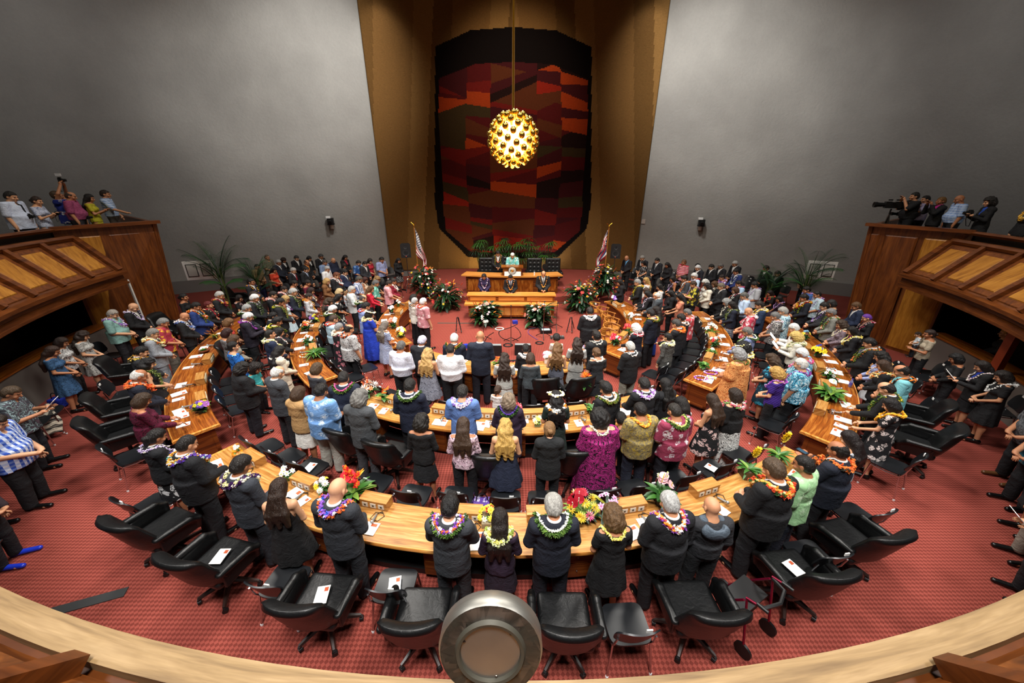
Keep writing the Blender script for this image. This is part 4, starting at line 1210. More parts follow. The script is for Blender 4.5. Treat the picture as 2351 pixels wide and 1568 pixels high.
def ladypalm(label,loc,h,seed=0,group=None,n=16):
    """fan-leaved palm with thin canes"""
    rn=random.Random(seed); t=thing('potted_palm',label,'plant',loc,0,group)
    m=MB(); m.lathe([(.16,0),(.2,.3),(.17,.3)],12); ob('pot',m.me(),plain('#1c1b19',.6),t)
    cm=MB()
    for i in range(n):
        a=rn.random()*6.3; r=rn.uniform(.02,.15); z=h*rn.uniform(.45,1.)
        tip=Vector((r*3*math.cos(a),r*3*math.sin(a),z)); cm.tube([(r*math.cos(a),r*math.sin(a),.28),tip],.012,5)
        lm=MB()
        for k in range(9):
            b=a+R(-100+25*k); leafgeo(lm,tip,(math.cos(b)*.9,math.sin(b)*.9,.35),h*.24*rn.uniform(.8,1.15),.02,0,.8,3)
        ob('leaf',lm.me(smooth=False),LEAFM[(0,1,3,1)[i%4]],t)
    ob('cane',cm.me(),plain('#3c4a22',.6),t); return t
# ---------------------------------------------------------------- chandelier
def chandelier():
    c=(0,13.04,6.42); t=thing('chandelier','golden globe chandelier of many small gilded balls hanging on a long rod','chandelier',c)
    gold=plain('#f0b848',.16,1,name='gold'); br=plain('#c98f2c',.25,1)
    m=MB(); m.tube([(0,0,.62),(0,0,7.3)],.035,8); m.lathe([(.06,.55),(.09,.6),(.09,.66),(.035,.72)],10); ob('rod',m.me(),br,t)
    co=MB(); co.ball((0,0,0),.52,24,16); ob('core',co.me(),glow('#ffdca8',2.3),t)
    b=MB(); b.ball((0,0,0),.092,14,10,0,(1,1,1.1)); bm=b.me()
    g=MB(); g.ball((0,0,0),.05,8,6); gm=g.me()
    n=96
    for i in range(n):
        z=1-2*(i+.5)/n; r=math.sqrt(1-z*z); a=i*PI*(3-math.sqrt(5)); v=Vector((r*math.cos(a),r*math.sin(a),z))
        ob('globe',bm,gold,t,v*.73)
    s=MB()
    for i in range(n):
        z=1-2*(i+.5)/n; r=math.sqrt(1-z*z); a=i*PI*(3-math.sqrt(5)); v=Vector((r*math.cos(a),r*math.sin(a),z)); s.tube([v*.5,v*.66],.045,6,0,False,[.03,.05])
    ob('socket',s.me(),glow('#ffc060',.8),t)
    l=bpy.data.lights.new('chandelier_light','POINT'); l.energy=260; l.color=(1,.78,.5); l.shadow_soft_size=.9
    lo=bpy.data.objects.new('chandelier_light',l); COL.objects.link(lo); lo.location=(c[0],c[1],c[2]-.95)
chandelier()
# ---------------------------------------------------------------- dais furniture
def raised_box(m,c,d,mi=0): m.box(c,d,mi)
def dais():
    t=thing('clerk_desk','wide two-tier wooden clerk desk standing before the dais','desk',(-.05,14.75,0))
    m=MB(); m.box((0,.05,.36),(3.5,.55,.52)); ob('body',uvmesh(m,lambda v:(v[2]*1.2,v[0]*.25+v[1]),False),KOA,t)
    m=MB(); m.box((0,0.1,.05),(3.3,.5,.1)); ob('plinth',m.me(smooth=False),DARK,t)
    m=MB(); m.box((0,-.08,.64),(3.8,.55,.05)); m.box((0,-.36,.635),(3.8,.03,.06)); ob('lower_top',uvmesh(m,lambda v:(v[0]*.5,v[1]),False),KOA_L,t)
    m=MB(); m.box((0,.25,.79),(3.55,.45,.26)); ob('upper_body',uvmesh(m,lambda v:(v[0]*.5,v[2]+v[1]),False),KOA,t)
    m=MB(); m.box((0,.22,.935),(3.65,.55,.04)); ob('upper_top',uvmesh(m,lambda v:(v[0]*.5,v[1]),False),KOA_L,t)
    for k in(-1,0,1):
        m=MB(); m.box((k*1.17,.018,.79),(1.05,.02,.15)); ob('front_panel',uvmesh(m,lambda v:(v[0]*.5,v[2]),False),KOA_L,t)
        m=MB(); m.box((k*1.13,-.235,.36),(1.0,.02,.38)); ob('front_panel',uvmesh(m,lambda v:(v[2],v[0]*.3),False),KOA_L,t)
    t=thing('dais_desk','long curved wooden desk on the raised dais behind the clerks','desk',(-.03,16.75,.36))
    def arcbox(y0,y1,z0,z1,hw):
        m=MB(); n=16; vs=[];fs=[]
        for i in range(n+1):
            u=2*i/n-1; sag=.28*u*u
            for y,z in((y0,z0),(y0,z1),(y1,z1),(y1,z0)): vs.append((hw*u*(1 if y<.3 else .93),y+sag,z))
        for i in range(n):
            for k in range(4): fs.append((i*4+k,(i+1)*4+k,(i+1)*4+(k+1)%4,i*4+(k+1)%4))
        fs+=[(3,2,1,0),tuple(n*4+k for k in range(4))]
        m.add(vs,fs); return uvmesh(m,lambda v:(v[0]*.5,v[1]+v[2]))
    ob('body',arcbox(.12,.6,0,.84,2.15),KOA_D,t); ob('desktop',arcbox(0,.75,.84,.9,2.35),KOA_L,t)
    for k in range(4):
        u=-.75+.5*k; m=MB(); M=Matrix.Translation((2.15*u,.105+.28*u*u,.42))@Matrix.Rotation(math.atan(.56*u/2.15),4,'Z'); m.box((0,0,0),(.88,.03,.55),0,M); ob('front_panel',uvmesh(m,lambda v:(v[2],v[0]*.3),False),KOA,t)
    # lectern with the round seal
    t=thing('lectern','small wooden lectern with a round seal on the dais desk','lectern',(-.02,17.05,1.26))
    m=MB(); m.box((0,0,.18),(.85,.4,.36)); m.box((0,-.0,.39),(1.0,.5,.06)); m.box((0,.05,.03),(.95,.45,.06)); ob('body',uvmesh(m,lambda v:(v[0],v[2]),False),KOA,t)
    m=MB(); M=Matrix.Translation((0,-.24,.26))@Matrix.Rotation(PI/2,4,'X'); m.lathe([(1e-4,0),(.18,0),(.18,.03),(1e-4,.03)],32,0,M); ob('seal_rim',m.me(),plain('#1d2a26',.5),t)
    m=MB(); m.lathe([(1e-4,.03),(.165,.03),(.165,.036),(1e-4,.036)],32,0,M); 
    for k in range(28): a=2*PI*k/28; m.box((.15*math.cos(a),.15*math.sin(a),.037),(.012,.022,.004),1,M@Matrix.Rotation(0,4,'Z'))
    m.lathe([(1e-4,.036),(.12,.036),(.12,.04),(1e-4,.04)],32,0,M); m.box((0,-.01,.044),(.11,.12,.006),2,M); m.box((-.028,.02,.047),(.05,.05,.004),3,M); m.box((.028,-.035,.047),(.05,.05,.004),3,M); m.box((-.08,0,.044),(.03,.1,.005),4,M); m.box((.08,0,.044),(.03,.1,.005),5,M)
    ob('seal',m.me(),[plain('#e8e6dc',.6),plain('#2a2a28',.6),plain('#d8b040',.5),plain('#b02c24',.5),plain('#2c6a4a',.5),plain('#6a4a2a',.5)],t)
    a=MB().box((0,0,.1),(.75,.02,.2)); tag(ob('paper_sign',a.me(smooth=False),WHITE,None,(0,16.78,1.27),(-.2,0,0)),'white paper sheets standing in front of the small lectern','paper')
    c=MB(); c.lathe([(.03,0),(.035,.14),(.036,.15),(1e-4,.155)],10); tag(ob('paper_cup',c.me(),WHITE,None,(1.0,17.0,1.26)),'white paper cup on the dais desk beside the lectern','cup')
    # tufted chairs
    F=Field(axis(-.42,.42,.018),axis(-.16,.16,.018),axis(-.02,.86,.018)); F.rbox((0,0,.42),(.38,.08,.41),.07)
    for i in range(3):
        for j in range(3): F.ell(((i-1)*.2+(.0 if j%2 else .0),-.09,.25+j*.2),(.035,.03,.035),.05,True)
    bk=field_mesh(F)
    F=Field(axis(-.36,.36,.02),axis(-.36,.36,.02),axis(.34,.56,.02)); F.rbox((0,0,.44),(.33,.33,.09),.06); st=field_mesh(F)
    F=Field(axis(-.1,.1,.018),axis(-.36,.36,.02),axis(.3,.7,.018)); F.rbox((0,0,.5),(.07,.33,.15),.05); am=field_mesh(F)
    for x,y,l in((-1.35,18.7,'tall black tufted leather chair left on the dais beside the standing attendant'),(-.2,18.9,'tall black tufted leather chair hidden behind the lectern speaker'),(1.1,18.6,'tall black tufted leather chair on the dais, right of the lectern'),(2.05,18.6,'tall black tufted leather chair at the right end of the dais')):
        t=thing('tufted_chair',l,'chair',(x,y,.36)); ob('seat',st,BLK,t); ob('backrest',bk,BLK,t,(0,.32,.5),(-.1,0,0))
        for s in(-1,1): ob('armrest',am,BLK,t,(s*.38,0,.1))
        b=MB(); b.lathe([(.3,0),(.28,.06),(.06,.1),(.06,.36)],12); ob('base',b.me(),DARK,t)
dais()
# ---------------------------------------------------------------- flags, speakers, stage gear
def flag(label,x,y,side,us):
    t=thing('flag',label,'flag',(x,y,.36),0,None,(1.25,1.25,1.17))
    m=MB(); m.tube([(0,0,0.03),(0,0,2.45)],.018,8); m.lathe([(.2,0),(.2,.03),(.05,.06),(.03,.12)],14); ob('pole',m.me(),OAK,t)
    m=MB(); m.ball((0,0,2.5),.035,8,6); m.tube([(-.1,0,2.62),(0,0,2.53),(.1,0,2.62)],.012,5); m.tube([(0,0,2.45),(0,0,2.58)],.012,6); ob('finial',m.me(),plain('#d8a83a',.25,1),t)
    nu,nv=90,52; V=[];Q=[];MI=[]
    H,L=1.15,1.75
    for j in range(nv+1):
        for i in range(nu+1):
            u,v=i/nu,j/nv   # u along the fly, v from the top of the hoist
            z=2.38-v*H*(1-.55*u)-u*L*.80
            x=side*(.02+.26*math.sin(u*PI*.55)+.12*v*u+.03*math.sin(u*9+v*5))
            yy=.10*math.sin(v*13+u*3)*(.15+u)-.05*u
            V.append((x+side*.10*math.sin(v*8)*u,yy,max(.5,z)))
    for j in range(nv):
        for i in range(nu):
            u,v=(i+.5)/nu,(j+.5)/nv; q=j*(nu+1)+i; Q.append((q,q+1,q+nu+2,q+nu+1))
            if us:
                if u<.42 and v<7/13:
                    a=(u/.42*6)%1-.5; b=(v/(7/13)*5)%1-.5; a2=(u/.42*6+.5)%1-.5; b2=(v/(7/13)*5+.5)%1-.5
                    mi=1 if a*a+b*b<.075 or a2*a2+b2*b2<.075 else 2
                else: mi=0 if int(v*13)%2==0 else 1
            else:
                if u<.46 and v<.5:
                    X=(u/.46-.5);Y=(v/.5-.5)
                    if abs(X)<.07 or abs(Y)<.09: mi=0
                    elif abs(X)<.12 or abs(Y)<.15: mi=1
                    elif abs(abs(X)-abs(Y))<.04: mi=0
                    elif abs(abs(X)-abs(Y))<.1: mi=1
                    else: mi=2
                else: mi=(1,0,2,1,0,2,1,0)[min(7,int(v*8))]
            MI.append(mi)
    me=arr_mesh('cloth',np.array(V),np.array(Q),np.array(MI),3)
    o=ob('cloth',me,[plain('#a8202c',.8),plain('#eceae6',.8),plain('#1c2a5c',.8)],t); md=o.modifiers.new('s','SOLIDIFY'); md.thickness=.006
flag('american flag with stars and red stripes on a pole left of the dais',-4.75,18.6,1,True)
flag('hawaiian flag with british canton hanging on a pole right of the dais',4.6,18.5,-1,False)
def loudspeaker(x,y,s,w):
    t=thing('speaker_stand','black tripod stand carrying the loudspeaker %s of the dais'%w,'stand',(x,y,0))
    m=MB(); m.tube([(0,0,.3),(0,0,1.72)],.02,8); ob('pole',m.me(),STEEL,t)
    for k in range(3):
        a=PI*2*k/3+.4; m=MB(); m.tube([(0,0,.75),(.48*math.cos(a),.48*math.sin(a),.02)],.014,6); m.tube([(0,0,.32),(.3*math.cos(a),.3*math.sin(a),.3)],.01,6); ob('leg',m.me(),STEEL,t)
    t=thing('loudspeaker','black loudspeaker box on the tripod stand %s of the dais'%w,'speaker',(x,y,1.72),s*.25)
    m=MB(); m.add([(-.24,-.2,0),(.24,-.2,0),(.17,.2,0),(-.17,.2,0),(-.24,-.2,.66),(.24,-.2,.66),(.17,.2,.66),(-.17,.2,.66)],[(3,2,1,0),(4,5,6,7),(0,1,5,4),(1,2,6,5),(2,3,7,6),(3,0,4,7)]); ob('cabinet',m.me(smooth=False),plain('#17181a',.6),t)
    m=MB(); M=Matrix.Translation((0,-.2,.24))@Matrix.Rotation(PI/2,4,'X'); m.lathe([(.17,0),(.175,.012),(.14,.012),(.05,-.02),(1e-4,-.01)],20,0,M); M=Matrix.Translation((0,-.2,.52))@Matrix.Rotation(PI/2,4,'X'); m.lathe([(.09,0),(.09,.01),(.03,-.01),(1e-4,-.01)],14,0,M); ob('cone',m.me(),plain('#2c2d2f',.5),t)
    ob('lamp',MB().box((.0,-.212,.08),(.02,.01,.02)).me(smooth=False),glow('#ff5030',2.),t)
loudspeaker(-5.35,18.9,1,'left'); loudspeaker(5.15,18.9,-1,'right')
def stage():
    def micstand(x,y,h,label,boom=False):
        t=thing('microphone_stand',label,'stand',(x,y,0))
        m=MB(); m.tube([(0,0,.12),(0,0,h)],.012,7); ob('pole',m.me(),STEEL,t)
        for k in range(3): a=2.1*k+.5; m=MB(); m.tube([(0,0,.2),(.3*math.cos(a),.3*math.sin(a),.015)],.012,6); ob('leg',m.me(),DARK,t)
        m=MB(); m.tube([(0,0,h),(0,-.16,h+.06)],.018,7,rr=[.012,.026]); ob('microphone_head',m.me(),DARK,t)
        if boom: m=MB(); m.tube([(-.25,0,h-.05),(.3,-.1,h+.05)],.01,6); ob('boom',m.me(),DARK,t)
    micstand(-1.02,12.2,1.35,'microphone stand on the carpet in front of the left floor bouquet')
    micstand(-.05,12.05,1.35,'microphone stand at the middle of the carpet between the floor bouquets')
    micstand(1.12,12.55,1.35,'microphone stand in front of the right floor bouquet')
    micstand(1.68,13.4,1.05,'low boom microphone stand right of the right floor bouquet',True)
    def monitor(x,y,l):
        t=thing('stage_monitor',l,'speaker',(x,y,0),.0)
        m=MB(); m.add([(-.27,-.2,0),(.27,-.2,0),(.27,.22,0),(-.27,.22,0),(-.27,-.2,.36),(.27,-.2,.36),(.27,.14,.22),(-.27,.14,.22)],[(3,2,1,0),(4,5,6,7),(0,1,5,4),(1,2,6,5),(2,3,7,6),(3,0,4,7)]); ob('cabinet',m.me(smooth=False),plain('#121314',.6),t)
        m=MB(); m.add([(-.25,-.18,.366),(.25,-.18,.366),(.25,.13,.234),(-.25,.13,.234)],[(0,1,2,3)]); m.box((0,-.02,.3),(.5,.25,.004)); ob('grille',m.me(smooth=False),plain('#8b9092',.6),t)
    monitor(-.62,11.15,'grey-topped stage monitor wedge beside the bald person in navy suit'); monitor(.34,11.2,'grey-topped stage monitor wedge right of the middle microphone stand')
    def cable(pts,label,c='#111213',r=.012):
        m=MB(); P=[Vector((x,y,.013)) for x,y in pts]; Q=[]
        for i in range(len(P)-1):
            a,b,cc,d=P[max(0,i-1)],P[i],P[i+1],P[min(len(P)-1,i+2)]
            for k in range(6):
                t=k/6; Q.append(.5*((2*b)+(cc-a)*t+(2*a-5*b+4*cc-d)*t*t+(3*b-a-3*cc+d)*t**3))
        m.tube(Q+[P[-1]],r,5); tag(ob('cable',m.me(),plain(c,.5)),label,'cable')
    def coil(x,y,r,label,c='#121212',n=3):
        m=MB(); m.tube([(x+(r+.015*math.sin(a*.7))*math.cos(a),y+r*math.sin(a)*.9,.014+.006*a/6) for a in np.linspace(0,2*PI*n,20*n)],.012,5); tag(ob('cable_coil',m.me(),plain(c,.5)),label,'cable')
    cable([(-1.6,11.2),(-1.35,11.6),(-1.05,11.9),(-.9,12.6),(-.7,13.0)],'black cable running from the blue box at left to the left microphone stand')
    cable([(-1.5,11.1),(-1.2,10.6),(-.6,10.2),(-.2,10.35)],'black cable snaking along the carpet behind the innermost desk')
    cable([(-.1,12.2),(-.4,12.5),(-.5,13.1),(-.1,13.5),(.2,13.9)],'thin black cable looping left of the middle microphone stand')
    cable([(0,12.2),(.3,12.6),(.25,13.2),(.1,13.6)],'thin black cable looping right of the middle microphone stand')
    cable([(.9,12.3),(.6,12.9),(.7,13.4),(1.2,13.5),(1.5,13.2)],'violet cable loop lying by the right microphone stand','#5a3a7a')
    cable([(.4,10.95),(.0,10.5),(.1,10.2),(.5,10.3)],'black cable curling in front of the right stage monitor')
    coil(-1.1,11.75,.16,'black cable coil at the foot of the left microphone stand'); coil(-.15,11.8,.15,'black cable coil at the foot of the middle microphone stand')
    coil(.95,12.0,.13,'small black cable coil at the foot of the right microphone stand'); coil(.75,13.55,.2,'black cable coil beside the right floor bouquet'); coil(-.5,13.35,.16,'coil of white cable beside the left floor bouquet','#e4e2dc')
    coil(0.05,10.45,.17,'black cable coil between the innermost desk and the right monitor')
    for x,y,l in((-1.62,11.6,'small blue power box on the carpet left of the left microphone stand'),(.1,14.0,'small blue power box lying in front of the clerk desk')):
        m=MB().box((0,0,.06),(.2,.14,.12)); tag(ob('power_box',m.me(smooth=False),plain('#2238a8',.4),None,(x,y,0),(0,0,.3)),l,'box')
    for x,y,a,l in((-2.05,13.15,.2,'black folding guitar stand left of the left floor bouquet'),(2.2,13.2,-.3,'black folding guitar stand right of the right floor bouquet')):
        t=thing('guitar_stand',l,'stand',(x,y,0),a)
        for s in(-1,1): m=MB(); m.tube([(s*.03,0,.55),(s*.1,-.22,.02),(s*.1,-.3,.1)],.018,6); ob('leg',m.me(),DARK,t)
        m=MB(); m.tube([(0,.02,.56),(.1,.3,.02)],.018,6); ob('rear_leg',m.me(),DARK,t)
    t=thing('effects_case','black effects case with bright panel lying before the right bouquet','case',(1.25,13.05,0),.1)
    ob('case',MB().box((0,0,.06),(.42,.3,.12)).me(smooth=False),DARK,t); ob('panel',MB().box((0,-.02,.122),(.3,.18,.01)).me(smooth=False),plain('#b8c8d0',.3),t)
    t=thing('pedal_board','long grey pedal board on the carpet by the right microphone stand','pedal board',(1.62,12.45,0),.05)
    ob('board',MB().box((0,0,.04),(.5,.14,.08)).me(smooth=False),plain('#3a4040',.4),t)
    for k in range(5): ob('pedal',MB().box((-.2+.1*k,0,.09),(.06,.09,.03)).me(smooth=False),plain('#98a0a0',.3,.6),t)
stage()
# ---------------------------------------------------------------- flowers of the dais
H1=[('anthurium','#c8343e','#f0d060',9,.085),('spike','#c03024','#e88030',8,.085),('star','#d8c038','#c08020',14,.06),('star','#ece6de','#e0c040',12,.06),('bird','#e88420','#4050a0',9,.11),('round','#b84878','#f0c0d0',5,.05)]
for i,(x,y,z,h,sp,l) in enumerate(((-4.15,17.05,.36,1.45,.75,'tall tropical flower arrangement with anthuriums at the left edge of the dais'),(-2.9,15.75,0.,1.35,.85,'broad tropical flower arrangement at the left corner of the clerk desk'),(2.95,15.7,0.,1.35,.85,'broad tropical flower arrangement at the right corner of the clerk desk'),(4.25,16.95,.36,1.5,.75,'tall tropical flower arrangement with anthuriums at the right edge of the dais'))):
    dome(l,(x,y,z),h,sp,(190,.55,.045),H1,i+1)
H2=[('anthurium','#e07a72','#f0d060',7,.085),('star','#f0ece6','#e0c040',16,.07),('bird','#e88420','#4050a0',7,.11),('round','#ecd2da','#e8a0b0',8,.055),('spike','#b82c24','#e88030',5,.08)]
for i,(x,l) in enumerate(((-1.08,'low floor bouquet of white lilies and broad leaves, left one before the clerk desk'),(1.02,'low floor bouquet of white lilies and broad leaves, right one before the clerk desk'))):
    dome(l,(x,13.85,0.),.95,.6,(150,.5,.06),H2,i+8)
for i,(x,y) in enumerate(((-1.75,20.6),(-.75,20.9),(.05,20.7),(.9,20.9),(1.85,20.6))):
    ladypalm('fan-leaved palm %s behind the dais chairs'%('at the far left','second from the left','in the middle','second from the right','at the far right')[i],(x,y,.36),2.05,i)
for i,(x,y,h,l) in enumerate(((-11.6,14.6,3.3,'tall palm beside the left gallery end, in front of the wall'),(-10.9,15.5,2.3,'shorter palm to the right of the tall left palm'),(11.75,14.6,3.0,'tall palm beside the right gallery end, in front of the wall'),(10.9,15.4,2.1,'shorter bushy palm to the left of the tall right palm'))):
    palm(l,(x,y,0),h,22 if h>2.5 else 18,1.35 if h>2.5 else 1.1,None,i+3)
for x,y,l,s in((-12.6,14.9,'white framed notice boards on the wall by the left gallery',1),(12.7,15.3,'white notice panel by the right gallery behind the tall palm',-1)):
    t=thing('notice_board',l,'board',(x,y,1.55),s*.35)
    ob('board',MB().box((0,0,.35),(1.0,.04,.75)).me(smooth=False),WHITE,t)
    for k in(-1,1):
        ob('frame',MB().box((k*.24,-.025,.36),(.36,.02,.5)).me(smooth=False),plain('#4a4a48',.5),t); ob('sheet',MB().box((k*.24,-.04,.36),(.3,.01,.44)).me(smooth=False),plain('#c8c6c0',.7),t)
# wall-mounted cameras and thermostat
for x,l in((-9.9,'white and black camera mounted on the wall left of the tapestry'),(10.2,'white and black camera mounted on the wall right of the tapestry')):
    a=math.asin((x-WC[0])/WR); px,py=wallpt(a,.1); t=thing('wall_camera',l,'camera',(px,py,3.15),-a)
    m=MB(); m.box((0,.02,-.22),(.16,.14,.2)); m.tube([(0,-.05,-.3),(0,-.12,-.1)],.03,6); ob('mount',m.me(smooth=False),WHITE,t)
    m=MB(); m.box((0,-.2,.08),(.3,.36,.34)); m.box((0,-.2,-.06),(.34,.3,.06)); ob('body',m.me(smooth=False),DARK,t)
    m=MB(); m.tube([(0,-.36,.1),(0,-.55,.05)],.09,10); ob('lens',m.me(),DARK,t); m=MB(); m.box((-.08,-.2,.3),(.22,.2,.1)); ob('cap',m.me(smooth=False),WHITE,t)
a=math.asin(7.35/WR);px,py=wallpt(a,.03); tag(ob('thermostat',MB().box((0,0,0),(.2,.06,.24)).me(smooth=False),plain('#b8aba0',.6),None,(px,py,3.2),(0,0,-a)),'small square grey box on the wall right of the tapestry','thermostat')
# the gallery lamp in front of the camera
def lamp():
    t=thing('gallery_spotlight','large brushed metal drum spotlight on the gallery rail in the foreground','spotlight',(-.07,.735,3.76))
    ax=Vector((0,1,-.3)).normalized(); q=ax.to_track_quat('Z','Y').to_matrix().to_4x4(); t.rotation_euler=q.to_euler()
    br=NT('brushed_metal',.42,.9); v=br.coord('Object',(2,2,60)); f=br.noise(v,3,3); BR=br.col(br.mix(f,lin('#8f8d86'),lin('#b4b2aa')))
    m=MB(); m.lathe([(.168,.0),(.175,.012),(.175,.06),(.168,.068),(.15,.064)],48); ob('drum',m.me(auto=50),BR,t)
    m=MB(); m.lathe([(1e-4,.004),(.098,.004),(.102,-.012),(.112,-.014),(.119,.0),(.168,.0),(.168,.03),(1e-4,.03)],48); ob('back_plate',m.me(auto=50),plain('#4c493f',.5,.3),t)
    m=MB()
    for a in(.4,2.4,4.5): m.ball((.094*math.cos(a),.094*math.sin(a),.002),.006,6,4)
    ob('screw',m.me(),STEEL,t)
    m=MB(); m.lathe([(1e-4,.06),(.15,.06)],32); ob('lens',m.me(),glow('#fff4e0',2.),t)
    m=MB(); m.bar((-.075,-.12,.05),(-.075,-.86,-.1),.03,.012); m.bar((.075,-.12,.05),(.075,-.86,-.1),.03,.012); ob('bracket',m.me(smooth=False),plain('#d0ccc0',.4),t)
lamp()
